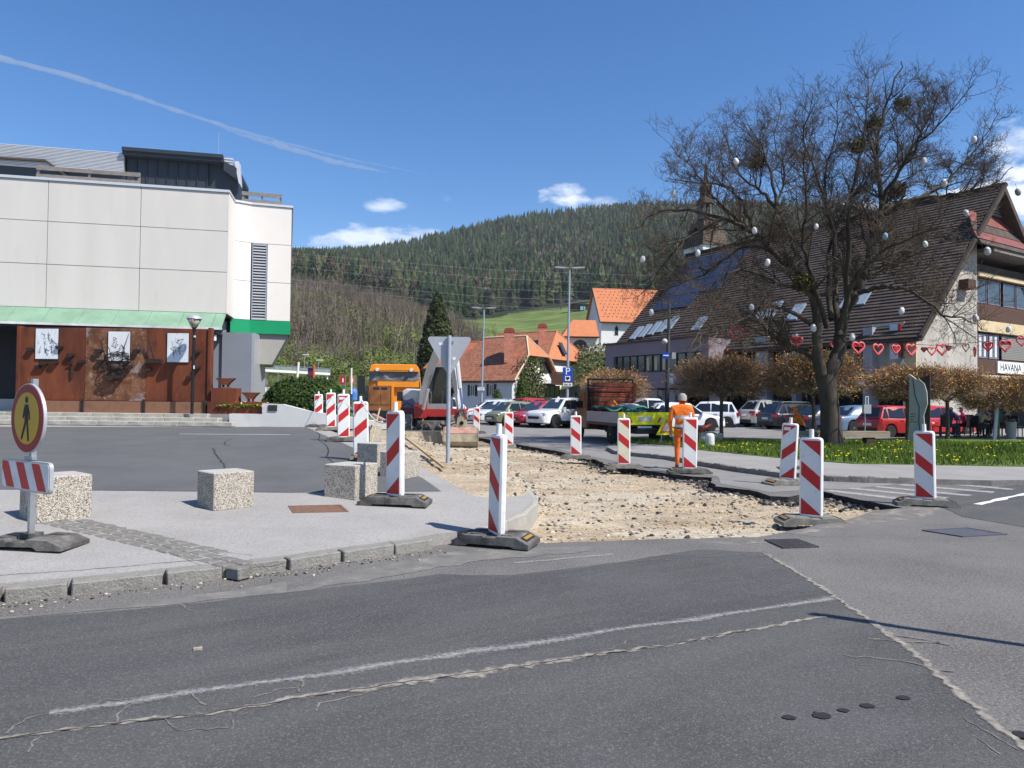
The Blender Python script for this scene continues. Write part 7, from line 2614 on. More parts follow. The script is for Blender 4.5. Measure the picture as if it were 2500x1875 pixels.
rmm = MB().lathe([(.27, -.215), (.22, -.17), (.1, -.15), (.1, -.22), (0, -.22)], n=16, axis='x').mesh('rim', mud, 40)
for y in (-1.15, 1.15):
 for s in (-1, 1):
  w = add('wheel', tym, ex, (s * .92, y, .51), 0 if s < 0 else math.pi)
  add('rim', rmm, w)
mb = MB().box((0, 0, .66), (.95, 3.0, .34))
for y in (-1.15, 1.15):
 mb.tube([(-.8, y, .51), (.8, y, .51)], .11, 8)
r2 = random.Random(4)
for k in range(26):
 x = r2.uniform(-.5, .5)
 mb.tube([(x, -1.55, r2.uniform(.35, .9)), (x + r2.uniform(-.15, .15), -1.62 - r2.uniform(0, .1), r2.uniform(.3, .8)), (x + r2.uniform(-.2, .2), -1.5, r2.uniform(.2, .6))], r2.uniform(.02, .05), 5)
mb.put('undercarriage', mat('dusty_iron', (.13, .12, .11), .7, var=.6, vs=5), ex)
mb = MB()
k = len(mb.v)
pr = [(-.28, -.02), (-.34, .06), (-.31, .22), (-.24, .34), (-.20, .34), (-.25, .22), (-.28, .08), (-.22, .0)]
mb.prism([(a, b) for a, b in pr], -1.22, 1.22, 'yz')
bl_ = mb.put('dozer_blade', mud, ex)
bl_.location = (0, -1.95, 0)
bl_.scale = (1, 1, 1.45)
MB().box((0, -2.17, .50), (2.44, .05, .035)).put('blade_edge', MT['steel'], ex)
for s in (-.35, .35):
 MB().tube([(s, -1.4, .5), (s, -2.1, .2)], .06, 6).put('blade_arm', exp_, ex)
ang_ = R_(-6)
up = bpy.data.objects.new('upper_carriage', None)
mb = MB().lathe([(.55, .82), (.6, .86), (.6, .98)], n=20)
mb.put('turntable', MT['dark_metal'], ex, 40)
MB().prism([(-1.16, .98), (1.1, .98), (1.16, 1.08), (1.16, 1.26), (-1.16, 1.26)], -.85, 1.5).put('frame', exr, ex)
MB().prism([(-1.18, 1.0), (-.42, .96), (-.42, 1.27), (-1.18, 1.32)], -.95, -.86).put('frame_nose', exp_, ex)
hood = MB().prism([(-1.18, 1.28), (-.30, 1.28), (-.30, 1.88), (-.42, 2.0), (-1.0, 2.02), (-1.16, 1.9)], -.86, 1.7)
hd_ = hood.put('engine_hood', exw, ex)
bv = hd_.modifiers.new('bevel', 'BEVEL')
bv.width, bv.segments, bv.limit_method = .07, 3, 'ANGLE'
mb = MB().prism([(-1.16, 1.30), (-.32, 1.30), (-.32, 1.42), (-.5, 1.50), (-.62, 1.44), (-.74, 1.66), (-.86, 1.62), (-.98, 1.58), (-1.16, 1.62)], -.868, -.862)
mb.put('purple_shape', mat('hood_purple', (.16, .13, .22), .4), ex)  # flat dark purple shape over the lower hood front
mb = MB()
for k in range(5):
 mb.box((-.42, -.866, 1.6 + k * .06), (.18, .012, .02))
mb.put('vent', MT['trim_black'], ex)
MB().box((-1.22, -.9, 1.72), (.2, .1, .34)).put('mirror', MT['trim_black'], ex)
MB().tube([(-1.15, -.86, 1.35), (-.95, -1.0, 1.5), (-.7, -1.0, 1.35)], .016, 5).put('grab_rail', MT['trim_black'], ex)
cabp = MB()
for (x, y) in ((.02, -.78), (1.08, -.78), (.02, .75), (1.08, .75)):
 cabp.box((x, y, 2.05), (.07, .07, 1.62))
cabp.box((.55, -.78, 1.36), (1.0, .06, .2)).box((.55, -.02, 2.89), (1.16, 1.66, .12)).box((.55, .76, 1.7), (1.0, .04, .9))
cb = CBX(cabp.put('cab_frame', mat('cab_grey', (.25, .25, .25), .5, var=.2, vs=4), ex))
gm = mat('cab_glass', (.01, .013, .012), .05, spec=.8, alpha=.5)
CBX(MB().box((.55, .72, 2.1), (1.0, .02, 1.5)).put('dark_backing', MT['trim_black'], ex))  # black sheet added behind the seat so the cab interior reads dark
MB().box((.55, -.80, 2.1), (.98, .012, 1.45)).put('windscreen', gm, cb)
MB().box((1.1, 0, 2.1), (.012, 1.4, 1.4)).put('side_window', gm, cb)
MB().box((.55, .3, 1.45), (.55, .55, .25)).box((.55, .58, 1.85), (.5, .14, .7)).put('seat', MT['trim_black'], cb)
MB().tube([(.72, -.55, 1.28), (.72, -.5, 1.75), (.72, -.42, 1.95)], .035, 6).put('steering_column', mat('column_green', (.25, .33, .30), .5), cb)
MB().tube([(.72 + .16 * math.cos(a), -.42 + .07 * math.sin(a), 1.97 + .14 * math.sin(a)) for a in [i * .5236 for i in range(13)]], .014, 5).put('steering_wheel', MT['trim_black'], cb)
bz_ = [(-.42, -.98, 1.12), (-.30, -1.15, 1.9), (-.02, -1.4, 2.75), (.28, -1.75, 3.42), (.62, -2.15, 3.62), (.82, -2.35, 3.5)]
MB().tube(bz_, [.18, .25, .29, .27, .21, .15], 4, sq=.72).put('boom', exw, ex, 30)
MB().box((-.43, -.98, 1.18), (.42, .5, .5)).put('swing_post', exr, ex)
MB().tube([(-.30, -1.3, 1.25), (-.10, -1.55, 2.0)], .065, 8).put('boom_cylinder', exw, ex)
MB().tube([(-.10, -1.55, 2.0), (.02, -1.68, 2.5)], .035, 8).put('boom_rod', MT['steel'], ex)
ar = [(.72, -2.2, 3.72), (.90, -2.45, 3.1), (1.05, -2.65, 2.2), (1.15, -2.75, 1.35), (1.2, -2.8, .98)]
MB().tube(ar, [.12, .20, .17, .13, .10], 4, sq=.75).put('arm', exw, ex, 30)
MB().tube([(.98, -2.75, 3.3), (1.17, -2.95, 2.0)], .075, 8).put('bucket_cylinder', exw, ex)
MB().tube([(1.17, -2.95, 2.0), (1.27, -3.02, 1.28)], .04, 8).put('bucket_rod', mat('rod_blue', (.16, .24, .5), .25, metal=.6), ex)
mb = MB().tube([(1.20, -2.85, 1.3), (1.0, -2.85, 1.02), (1.1, -2.86, .75)], .05, 6).tube([(1.27, -3.0, 1.3), (1.38, -2.95, 1.02), (1.28, -2.9, .75)], .05, 6)
for k in range(5):
 mb.tube([(1.1 + .05 * k, -2.78, 1.4), (1.0 + .1 * k, -2.9, 1.15), (1.15 + .04 * k, -2.85, .95)], .016, 4)
mb.put('linkage', mat('linkage_rust', (.17, .06, .045), .6, var=.4, vs=8), ex)
MB().prism([(1.04, .62), (1.42, .62), (1.38, 1.0), (1.26, 1.18), (1.1, 1.0)], -2.98, -2.62).put('quick_hitch', mud, ex)
MB().lathe([(.07, -3.0), (.07, -2.985), (.04, -2.985), (.04, -3.0)], (1.24, 0, .82), 12, axis='y').put('hitch_ring', MT['dark_metal'], ex)
bk2 = [(-.34, .62), (.12, .66), (.32, .46), (.38, .2), (.22, .02), (-.02, -.02), (-.30, .06), (-.26, .09), (-.02, .03), (.18, .08), (.32, .22), (.26, .42), (.08, .60), (-.34, .58)]
bkt = MB().prism([(-a, b) for a, b in bk2], .62, 1.80, 'yz', m=0).put('bucket', mud, ex)
bkt.location = (0, -2.85, .0)
for x in (.63, 1.79):
 s_ = MB().prism([(-.12, .66), (-.32, .46), (-.38, .2), (-.22, .02), (.02, -.02), (.30, .06), (.34, .60)], x - .015, x + .015, 'yz').put('bucket_side', mud, ex)
 s_.location = (0, -2.85, .0)
tp = MB().prism([(-.125, .672), (-.325, .475), (-.31, .49), (-.11, .69), (.2, .655), (.2, .64)], .66, 1.76, 'yz').put('bucket_red_top', mat('bucket_red', (.40, .20, .16), .7, var=.3, vs=4, stain=[(4, (.36, .30, .21), .45, .65, .8)]), ex)
tp.location = (0, -2.85, .0)
def aggregate(name):
 m = bpy.data.materials.new(name)
 m.use_nodes = True
 nt = m.node_tree
 b = nt.nodes['Principled BSDF']
 b.inputs['Roughness'].default_value = .9
 tcn = nt.nodes.new('ShaderNodeTexCoord')
 v = nt.nodes.new('ShaderNodeTexVoronoi')
 v.inputs['Scale'].default_value = 105
 nt.links.new(tcn.outputs['Object'], v.inputs['Vector'])
 sp = nt.nodes.new('ShaderNodeSeparateColor')
 nt.links.new(v.outputs['Color'], sp.inputs[0])
 r = nt.nodes.new('ShaderNodeValToRGB')
 r.color_ramp.interpolation = 'CONSTANT'
 cols = [(0, (.46, .42, .35)), (.22, (.30, .26, .20)), (.38, (.56, .54, .50)), (.55, (.20, .17, .14)), (.64, (.42, .33, .22)), (.78, (.50, .47, .41)), (.90, (.10, .09, .085))]
 r.color_ramp.elements[0].color = (*cols[0][1], 1)
 r.color_ramp.elements[1].position = cols[1][0]
 r.color_ramp.elements[1].color = (*cols[1][1], 1)
 for p, c in cols[2:]:
  e = r.color_ramp.elements.new(p)
  e.color = (*c, 1)
 nt.links.new(sp.outputs[0], r.inputs[0])
 nt.links.new(r.outputs[0], b.inputs['Base Color'])
 bn = nt.nodes.new('ShaderNodeBump')
 bn.inputs['Strength'].default_value = .8
 bn.inputs['Distance'].default_value = .01
 bn.invert = True
 nt.links.new(v.outputs['Distance'], bn.inputs['Height'])
 nt.links.new(bn.outputs[0], b.inputs['Normal'])
 return m
MT['aggregate'] = aggregate('aggregate')
mk('cube_top', (.42, .40, .365), .85, var=.1, vs=6, bump=.3, bs=60, speck=(90, (.3, .28, .25), .6, .72, .5))
def cube_mesh(S, H):
 me = stone_mesh('concrete_cube', S, S, H, 1, MT['aggregate'], .003, (2, 2, 2))
 me.materials.append(MT['cube_top'])
 for p in me.polygons:
  if p.normal.z > .7:
   p.material_index = 1
 return me
cme = cube_mesh(.50, .45)
for (u, v, rz, s, lab) in ((87, 1279, 50, 1.05, 'speckled concrete cube behind the pedestrian sign'), (521, 1248, 45, .97, 'speckled concrete cube standing alone on the pavement edge'), (867, 1222, 66, 1.0, 'speckled concrete cube with a dark left face beside the leaning marker board'),
  (988, 1170, 66, .93, 'speckled concrete cube half hidden behind the nearest left marker board'), (921, 1141, 62, .92, 'narrow visible speckled cube with a shovel leaning on it'), (903, 1079, 60, .9, 'farthest speckled cube peeping out beside the row of marker boards')):
 c = GP(u, v)
 a = R_(rz)
 off = Vector((-.25, -.25, 0)) * s
 off = Vector((off.x * math.cos(a) - off.y * math.sin(a), off.x * math.sin(a) + off.y * math.cos(a), 0))
 o = bpy.data.objects.new('concrete_cube', cme)
 COL.objects.link(o)
 o.location = c - off + Vector((0, 0, .222 * s))
 o.rotation_euler = (0, 0, a)
 o.scale = (s,) * 3
 tag(o, lab, 'concrete cube', 'concrete cubes edging the plaza')
def clip(poly, a, b, c):
 """keep a*x + b*y <= c"""
 res = []
 for (p, q) in zip(poly, poly[1:] + poly[:1]):
  dp, dq = a * p[0] + b * p[1] - c, a * q[0] + b * q[1] - c
  if dp <= 0:
   res.append(p)
  if dp * dq < 0:
   t = dp / (dp - dq)
   res.append((p[0] + (q[0] - p[0]) * t, p[1] + (q[1] - p[1]) * t))
 return res
def rrect(w, h, r, z0, n=4):
 P = []
 for cx, cz, a0 in ((w / 2 - r, z0 + r, -90), (w / 2 - r, z0 + h - r, 0), (-w / 2 + r, z0 + h - r, 90), (-w / 2 + r, z0 + r, 180)):
  for i in range(n + 1):
   a = R_(a0 + 90 * i / n)
   P.append((cx + r * math.cos(a), cz + r * math.sin(a)))
 return P
def marker(name, label, loc, rz, mirror, sheetm, sticker=False):
 t = T(name, label, 'marker board', loc, rz, 'red and white marker boards')
 z0, w, h = .085, .275, 1.0
 o1, o2 = rrect(w, h, .045, z0), rrect(w - .03, h - .03, .04, z0 + .015)
 mb = MB()
 k = len(o1)
 for P, y in ((o2, -.036), (o1, -.018), (o1, .018), (o2, .036)):
  mb.v += [(a, y, b) for a, b in P]
 for L in range(3):
  for i in range(k):
   j = (i + 1) % k
   mb.f.append((L * k + i, L * k + j, (L + 1) * k + j, (L + 1) * k + i))
   mb.m.append(0)
 mb.f += [tuple(range(k)), tuple(range(4 * k - 1, 3 * k - 1, -1))]
 mb.m += [0, 0]
 mb.put('board', MT['white_plastic'], t, 30)
 iw, z1, z2 = .225, z0 + .04, z0 + h - .04
 for side, y0, y1 in ((-1, -.0375, -.036), (1, .036, .0375)):
  MB().prism([(-iw / 2, z1), (iw / 2, z1), (iw / 2, z2), (-iw / 2, z2)], y0, y1).put('reflective_sheet', sheetm, t)
  H = z2 - z1
  sg = -1 if mirror else 1
  sl_ = .205 * H / iw
  rect = [(-iw / 2, z1), (iw / 2, z1), (iw / 2, z2), (-iw / 2, z2)]
  for q0, q1 in ((-.5, 0.0), (.28, .47), (.78, 1.5)):
   P = clip(rect, -sg * sl_ / H, -1 / H, q1 - z2 / H + (0 if True else 0) + sl_ / H * iw / 2)
   P = clip(P, sg * sl_ / H, 1 / H, -(q0 - z2 / H + sl_ / H * iw / 2))
   if len(P) > 2:
    MB().prism(P, y0 - .0012 if side < 0 else y1, y0 if side < 0 else y1 + .0012).put('red_stripe', MT['sheet_red'], t)
 MB().tube([(0, 0, z0 + h - .01), (0, 0, z0 + h + .10)], [.030, .027], 10).put('handle', MT['white_plastic'], t, 40)
 MB().box((0, 0, .09), (.06, .05, .06)).put('socket', MT['rubber'], t)
 if sticker:
  MB().box((-.04, -.041, z0 + h - .10), (.11, .003, .055)).put('sticker', MT['plate_white'], t)
 f = MB().prism([(-.40, 0), (-.25, 0), (-.22, .02), (.22, .02), (.25, 0), (.40, 0), (.40, .045), (.27, .105), (.07, .105), (.06, .09), (-.06, .09), (-.07, .105), (-.27, .105), (-.40, .045)], -.19, .19)
 for s in (-1, 1):
  f.box((s * .16, -.10, .106), (.12, .05, .012)).box((s * .16, .10, .106), (.12, .05, .012))
 fo = f.put('rubber_foot', MT['rubber'], t)
 for s in (-1, 1):
  T_ = Matrix.Translation((s * .335, 0, .078)) @ Matrix.Rotation(s * R_(24.8), 4, 'Y')
  MB().box((0, 0, 0), (.07, .24, .012), 0, 0, T_).put('recess', MT['trim_black'], fo)
  MB().box((0, 0, .007), (.035, .2, .006), 0, 0, T_).put('reflector', MT['amber'], fo)
 return t
mA = marker('marker_board', '', (0, 0, -50), 0, False, MT['sheet_white'])
mB = marker('marker_board', '', (0, 0, -50), 0, True, MT['sheet_white'])
mC = marker('marker_board', '', (0, 0, -50), 0, False, MT['sheet_cream'])
mD = marker('marker_board', '', (0, 0, -50), 0, True, MT['sheet_white'], True)
protos = {'\\': mA, '/': mB, 'c': mC, 's': mD}
used = set()
MK = [  # u, v of the board's foot, board height in px, kind, yaw, foot yaw, lean, label, light foot
 (1211, 1326, 245, '\\', -64, 44, 2.2, 'marker board seen almost edge-on at the near kerb corner', 0),
 (965, 1231, 210, '/', -42, 38, -1, 'tall marker board on a dark foot beside the rusty cover', 0),
 (882, 1125, 133, '/', 8, 92, -1.5, 'marker board on the plaza edge just behind the dark-sided cube', 0),
 (839, 1078, 107, '/', 12, 5, -1, 'marker board with a small sticker on its upper left corner', 0),
 (808, 1051, 86, '/', 13, 8, -1, 'marker board second from the far end of the plaza row', 1),
 (778, 1043, 74, '/', 14, 4, -1, 'farthest marker board of the row at the white wall', 0),
 (1242, 1093, 80, '\\', 6, 90, -.5, 'small far marker board in front of the red parked car', 1),
 (1406, 1120, 97, '\\', -4, 0, -.6, 'marker board before the cab of the copper pickup', 1),
 (1523, 1144, 113, 'c', -8, 12, -.4, 'marker board with yellowed sheeting before the pickup wheel', 1),
 (1683, 1156, 126, '\\', -6, 8, .8, 'marker board hiding the legs of the standing worker', 0),
 (1922, 1183, 138, 's', -36, 52, 3, 'leaning marker board with a sticker at the cut road edge', 1),
 (1980, 1280, 195, '\\', -36, 35, .3, 'large marker board on a sunken foot by the drain grate', 1),
 (2260, 1234, 167, '\\', -46, 30, -1, 'marker board standing on the zebra crossing', 1),
 (1163, 1058, 58, '\\', 4, 0, 0, 'marker board half hidden by the digger bucket', 0)]
for i, (u, v, hp, kd, yaw, fy, lean, lab, lf) in enumerate(MK):
 src = mD if i == 3 else protos[kd]
 p = GP(u, v) if i in (1, 2, 3, 4, 5) else G(u, v, -.05 if i == 11 else (0 if i else .02))
 r = mA if False else tree(src)
 r['label'] = lab
 r.location = p
 s = hp / FPX * p.y
 s = max(.85, min(1.12, s))
 r.scale = (s, s, s)
 r.rotation_euler = (R_(0), R_(lean), R_(yaw))
 for ch in r.children:
  if ch.name.startswith('rubber_foot'):
   ch.rotation_euler = (0, -R_(lean), R_(fy))
   if lf:
    ch.data = ch.data.copy()
    ch.data.materials[0] = MT['rubber_light']
for o in protos.values():
 for ch in list(o.children_recursive):
  bpy.data.objects.remove(ch)
 bpy.data.objects.remove(o)
tp_ = T('barrier_rope', 'thin sagging rope strung between the marker boards on the plaza edge', 'rope', GP(860, 1100))
ank = [(778, 1043, 1.1), (808, 1051, 1.1), (839, 1078, 1.1), (882, 1125, 1.13), (965, 1231, 1.1)]
P = [GP(u, v) + Vector((0, 0, z)) for u, v, z in ank]
for a, b in zip(P, P[1:]):
 sag = .10 * (b - a).length ** .5
 MB().tube([a.lerp(b, i / 10) - Vector((0, 0, sag * 4 * (i / 10) * (1 - i / 10))) for i in range(11)], .011, 4).put('strand', MT['plaster_shade'], tp_, world=True)
def stick(name, label, cat, p, q, r, m, head=None):
 t = T(name, label, cat, p)
 MB().tube([(0, 0, 0), tuple(q - p)], r, 6).put('handle', m, t)
 if head:
  MB().box(tuple((p - p) + Vector((0, 0, .05))), head).put('blade', MT['dark_metal'], t)
 return t
mk('timber', (.42, .32, .18), .8, var=.2, vs=6)
stick('shovel', 'long handled shovel leaning across the narrow speckled cube', 'shovel', GP(900, 1110), GP(921, 1075) + Vector((.0, .3, .82)), .02, MT['timber'], (.2, .02, .22))
for k, (a, b, lab) in enumerate((((990, 1080), (1085, 1146), 'long pale timber batten lying from the cube to the digging'), ((985, 1078), (1060, 1120), 'shorter pale batten lying beside the long one'))):
 p, q = GP(*a), GP(*b)
 p.z += .12
 q.z += .03
 t = T('batten', lab, 'plank', p)
 MB().tube([(0, 0, 0), tuple(q - p)], .03, 4).put('bar', MT['timber'], t)
q = GP(734, 1036)
t = T('rope_anchor', 'small dark anchor foot with a thin stay before the white wall', 'anchor', q)
MB().lathe([(.16, 0), (.1, .03), (.03, .05), (.02, .14), (0, .15)], n=10).put('foot', MT['trim_black'], t)
MB().tube([(0, 0, .05), (.42, .3, .55)], .008, 4).put('stay', MT['dark_metal'], t)
q = GP(75, 1333)
ps = T('pedestrian_sign', 'round yellow pedestrian sign with red rim above a striped board', 'traffic sign', q, R_(-33))
hps = PY(82, 925, q.y).z - q.z
MB().box((0, 0, hps / 2), (.045, .045, hps)).put('post', MT['galv'], ps)
dz = PY(73, 1021, q.y).z - q.z
for nm_, r0, y0, y1, m in (('disc', .315, -.055, -.028, MT['alu_grey']), ('red_rim', .305, -.058, -.0555, mat('sign_red', (.30, .02, .02), .45)), ('yellow_field', .235, -.061, -.0585, mat('sign_yellow', (.60, .36, .03), .45))):
 MB().lathe([(0, y0), (r0, y0), (r0, y1), (0, y1)], (0, 0, dz), 40, axis='y').put(nm_, m, ps, 30)
mb = MB()
def fig(P):
 mb.prism([(a, b + dz) for a, b in P], -.064, -.0615)
fig([(.0 + .026 * math.cos(a), .168 + .03 * math.sin(a)) for a in [i * math.pi / 6 for i in range(12)]])
fig([(-.03, .125), (.03, .125), (.062, .05), (.068, -.01), (.05, -.015), (.042, .04), (.03, .07), (.032, -.03), (-.028, -.03), (-.03, .05), (-.052, .0), (-.07, .005), (-.055, .07)])
fig([(-.028, -.0305), (.005, -.0305), (-.03, -.11), (-.075, -.195), (-.1, -.185), (-.06, -.10)])
fig([(.0055, -.0305), (.032, -.0305), (.045, -.11), (.06, -.20), (.034, -.205), (.016, -.11)])
mb.put('walking_figure', MT['letter_black'], ps)
bz0 = PY(75, 1160, q.y).z - q.z
bw_, bh_ = .92, .275
MB().prism(rrect(bw_, bh_, .05, bz0 - bh_ / 2), -.062, -.03).put('striped_board', MT['alu_grey'], ps)
MB().prism(rrect(bw_ - .03, bh_ - .03, .04, bz0 - bh_ / 2 + .015), -.0645, -.0622).put('white_sheet', MT['sheet_white'], ps)
W2, H2 = bw_ - .04, bh_ - .04
rect = [(-W2 / 2, bz0 - H2 / 2), (W2 / 2, bz0 - H2 / 2), (W2 / 2, bz0 + H2 / 2), (-W2 / 2, bz0 + H2 / 2)]
for k in range(3):
 x0 = -W2 / 2 + .01 + k * .30
 P = clip(rect, 1, .55, x0 + .17 + .55 * bz0)
 P = clip(P, -1, -.55, -(x0 + .02 + .55 * bz0))
 if len(P) > 2:
  MB().prism(P, -.0665, -.0647).put('red_stripe', MT['sheet_red'], ps)
for z in (dz, bz0, dz - .36):
 MB().box((0, -.02, z), (.10, .06, .035)).put('clamp', MT['galv'], ps)
MB().box((.06, -.03, dz - .38), (.16, .02, .012)).put('wire_tie', MT['dark_metal'], ps)
f = MB().prism([(-.42, 0), (-.2, 0), (-.16, .03), (.16, .03), (.2, 0), (.42, 0), (.42, .035), (.3, .085), (.1, .095), (.08, .07), (-.08, .07), (-.1, .095), (-.3, .085), (-.42, .035)], -.2, .2)
f.box((0, 0, .09), (.14, .14, .06)).box((-.2, -.1, .095), (.14, .06, .012)).box((.2, .1, .095), (.14, .06, .012))
f.put('rubber_foot', MT['rubber'], ps).rotation_euler = (0, 0, R_(30))
q = G(1093, 1160, .08)
yz = T('yield_sign', 'grey back of a triangular give-way sign on a round pole', 'traffic sign', q, R_(2))
hp = PY(1093, 819, q.y).z - q.z
MB().tube([(0, 0, -.1), (0, 0, hp)], .040, 14).put('pole', MT['pole_grey'], yz, 40)
s = .415
tri = []
zt = hp - .02
for cx, cz, a0 in ((s - .05, zt - .05, -30), (-s + .05, zt - .05, 90), (0, zt - .68, 210)):
 for i in range(7):
  a = R_(a0 + 20 * i)
  tri.append((cx + .05 * math.cos(a), cz + .05 * math.sin(a)))
MB().prism(tri, .055, .075).put('triangle', MT['alu_grey'], yz)
MB().prism([(x * .93, (z - zt + .3) * .93 + zt - .3) for x, z in tri], .0752, .0775).put('face', MT['sheet_white'], yz)
for z in (hp - .12, hp - .5):
 MB().box((0, .045, z), (.17 if z > hp - .3 else .12, .016, .04)).put('clamp', MT['galv'], yz)
MB().box((-.155, .0525, hp - .16), (.10, .003, .05)).put('sticker', MT['plate_white'], yz)
MB().box((.095, .0525, hp - .44), (.055, .003, .055)).put('sticker', MT['plate_white'], yz)
def tall_lamp(label, u, v0, Y, plates):
 b = PY(u, 975, Y)
 t = T('street_lamp', label, 'street lamp', (b.x, Y, 0), 0, 'tall grey street lamps')
 top = PY(u + 7, v0 + 4, Y)
 MB().tube([(0, 0, 0), (top.x - b.x, 0, top.z)], [.10, .055], 10).put('mast', MT['pole_grey'], t, 40)
 for s in (-1, 1):
  MB().prism([(0, 0), (s * .55, .06), (s * .95, .06), (s * .95, .0), (s * .4, -.05)], -.11, .11, T=Matrix.Translation((top.x - b.x, 0, top.z))).put('lamp_head', MT['alu_grey'], t)
 return t, top - Vector((b.x, Y, 0))
t, _ = tall_lamp('tall grey double-headed lamp carrying the blue parking sign', 1384, 650, 45, 1)
def plate(t, Y, u0, u1, v0, v1, nm_, m, o=.0, th=.02):
 a, b = PY(u0, v1, Y), PY(u1, v0, Y)
 L = Vector(t.location)
 return MB().box(((a.x + b.x) / 2 - L.x, -.14 - o, (a.z + b.z) / 2), (b.x - a.x, th, b.z - a.z)).put(nm_, m, t), Vector(((a.x + b.x) / 2 - L.x, -.16 - o, (a.z + b.z) / 2))
mk('sign_blue', (.01, .075, .42), .4)
pb, c = plate(t, 45, 1373, 1398, 897, 932, 'parking_sign', MT['sign_blue'])
text('lettering', 'P', .62, MT['letter_white'], pb, Matrix.Translation(c + Vector((0, -.0, .18))) @ FRONT)
MB().box(c + Vector((0, -.004, -.25)), (.32, .006, .30)).put('meter_symbol', MT['letter_white'], pb)
MB().prism([(-.1, -.15), (.1, -.15), (.13, -.24), (.0, -.37), (-.13, -.24)], c.y - .014, c.y - .008, T=Matrix.Translation((c.x, 0, c.z))).put('meter_mark', MT['letter_black'], pb)
pl_, c = plate(t, 45, 1374, 1397, 935, 943, 'limit_plate', MT['plate_white'])
text('lettering', 'Max 2h', .15, MT['letter_black'], pl_, Matrix.Translation(c) @ FRONT)
t, _ = tall_lamp('tall grey double-headed lamp farther left, before the old house roof', 1175, 748, 56, 0)
pl_, c = plate(t, 56, 1166, 1183, 946, 953, 'arrow_plate', MT['plate_white'])
text('lettering', '1 A P', .15, MT['letter_black'], pl_, Matrix.Translation(c) @ FRONT)
b = PY(1627, 985, 30)
t = T('globe_lamp', 'dark street lamp pole with white globe and blue street name plate', 'street lamp', (b.x, 30, 0))
zt = PY(1632, 735, 30).z
MB().tube([(0, 0, 0), (.04, 0, 3), (.1, 0, zt)], [.10, .09, .05], 9).put('pole', mat('pole_dark', (.06, .062, .068), .6, var=.2, vs=6), t, 40)
MB().lathe([(0, -.13), (.09, -.09), (.13, 0), (.09, .09), (0, .13)], (-.10, -.05, PY(1621, 834, 30).z), 14).put('globe', mat('globe', (.50, .50, .48), .3, var=.1, vs=6), t, 180)
pb, c = plate(t, 30, 1614, 1633, 861, 876, 'name_plate', MT['sign_blue'], .02)
MB().box(c + Vector((0, -.003, .0)), (.22, .004, .05)).put('white_lettering', MT['letter_white'], pb)
MB().box((.3, .0, PY(1640, 868, 30).z), (.16, .02, .26)).put('side_plate', MT['alu_grey'], t)
b = PY(2112, 1052, 27)
t = T('ticket_pole', 'thin pole with grey meter box and white frame by the blue saloon', 'meter', (b.x, 27, .1))
MB().tube([(0, 0, 0), (0, 0, 1.05)], .022, 8).put('pole', MT['galv'], t)
MB().box((.06, 0, 1.22), (.27, .16, .34)).put('box', MT['alu_grey'], t)
mb = MB().box((.02, 0, 1.55), (.02, .03, .3)).box((.12, 0, 1.55), (.02, .03, .3)).box((.07, 0, 1.69), (.08, .03, .02))
mb.put('frame', MT['white_paint'], t)
b = PY(2430, 1062, 29)
t = T('leaning_sign_post', 'grey leaning flat post before the cafe terrace', 'post', (b.x, 29, .1), 0)
MB().prism([(-.10, 0), (.04, 0), (.18, 2.0), (.08, 2.0)], -.03, .03).put('bar', MT['pole_grey'], t)
mk('stone_white', (.56, .55, .54), .8, var=.12, vs=5, stain=(6, (.35, .34, .32), .58, .75, .5))
for (u, v, w, hh, lab) in ((1733, 1090, 22, 32, 'white rounded stone bollard on the lawn edge'), (1708, 1076, 18, 38, 'white stone bollard farther back, beside the tan boulder')):
 q = G(u, v, .13)
 t = T('stone_bollard', lab, 'bollard', q, .2, 'white stone bollards')
 r_ = w / 2 / FPX * q.y
 h_ = hh / FPX * q.y
 MB().lathe([(r_, 0), (r_, h_ * .75), (r_ * .85, h_ * .92), (r_ * .5, h_), (0, h_)], n=14).put('stone', MT['stone_white'], t, 60)
 MB().box((0, -r_ * .97, h_ * .55), (.06, .01, .12)).put('plaque', MT['sheet_white'], t)
q = G(1732, 1082, .13)
for k, (dx, dy, s, m, lab) in enumerate(((.1, .7, .42, 'stone_pale', 'tan boulder behind the white stone bollards'), (.45, 1.0, .35, 'stone_pale', 'smaller tan boulder sloping down to the lawn'))):
 o = bpy.data.objects.new('boulder', stone_mesh('boulder', s * 1.4, s, s, 700 + k, MT[m], .09, (3, 3, 3)))
 COL.objects.link(o)
 o.location = q + Vector((dx, dy, s * .32))
 tag(o, lab, 'boulder')
o = MB().box((0, 0, 0), (.55, .3, .12)).put('brick_lump', mat('brick_red', (.34, .075, .04), .9, var=.3, vs=6))
o.location = q + Vector((-.02, .62, .50))
o.rotation_euler = (0, R_(-22), .3)
tag(o, 'red brick slab lying tilted on the tan boulder', 'brick')
B0, B1 = PY(1936, 1060, 24.2), PY(2166, 1062, 24.6)
bd = B1 - B0
be_ = T('log_bench', 'long low bench of a weathered squared beam behind the big tree', 'bench', (B0 + bd * .5)[:2] + (.12,), ang(bd.x, bd.y))
L_ = Vector((bd.x, bd.y)).length
bm_ = mat('beam', (.30, .25, .185), .9, var=.35, vs=3, stretch=(.4, 4, 6), bump=.6, bs=14)
MB().box((0, 0, .36), (L_, .32, .21)).put('beam', bm_, be_)
for s in (-.36, -.02, .30):
 MB().box((s * L_, 0, .128), (.3, .26, .25)).put('support', MT['wood_dark'], be_)
q = PY(2243, 1066, 26.3)
ms = T('stone_monument', 'tall grey stone monument with a wavy edge and dark split top', 'monument', (q.x, q.y, .1), R_(-38))
k_ = q.y / FPX
HM = 168 * k_
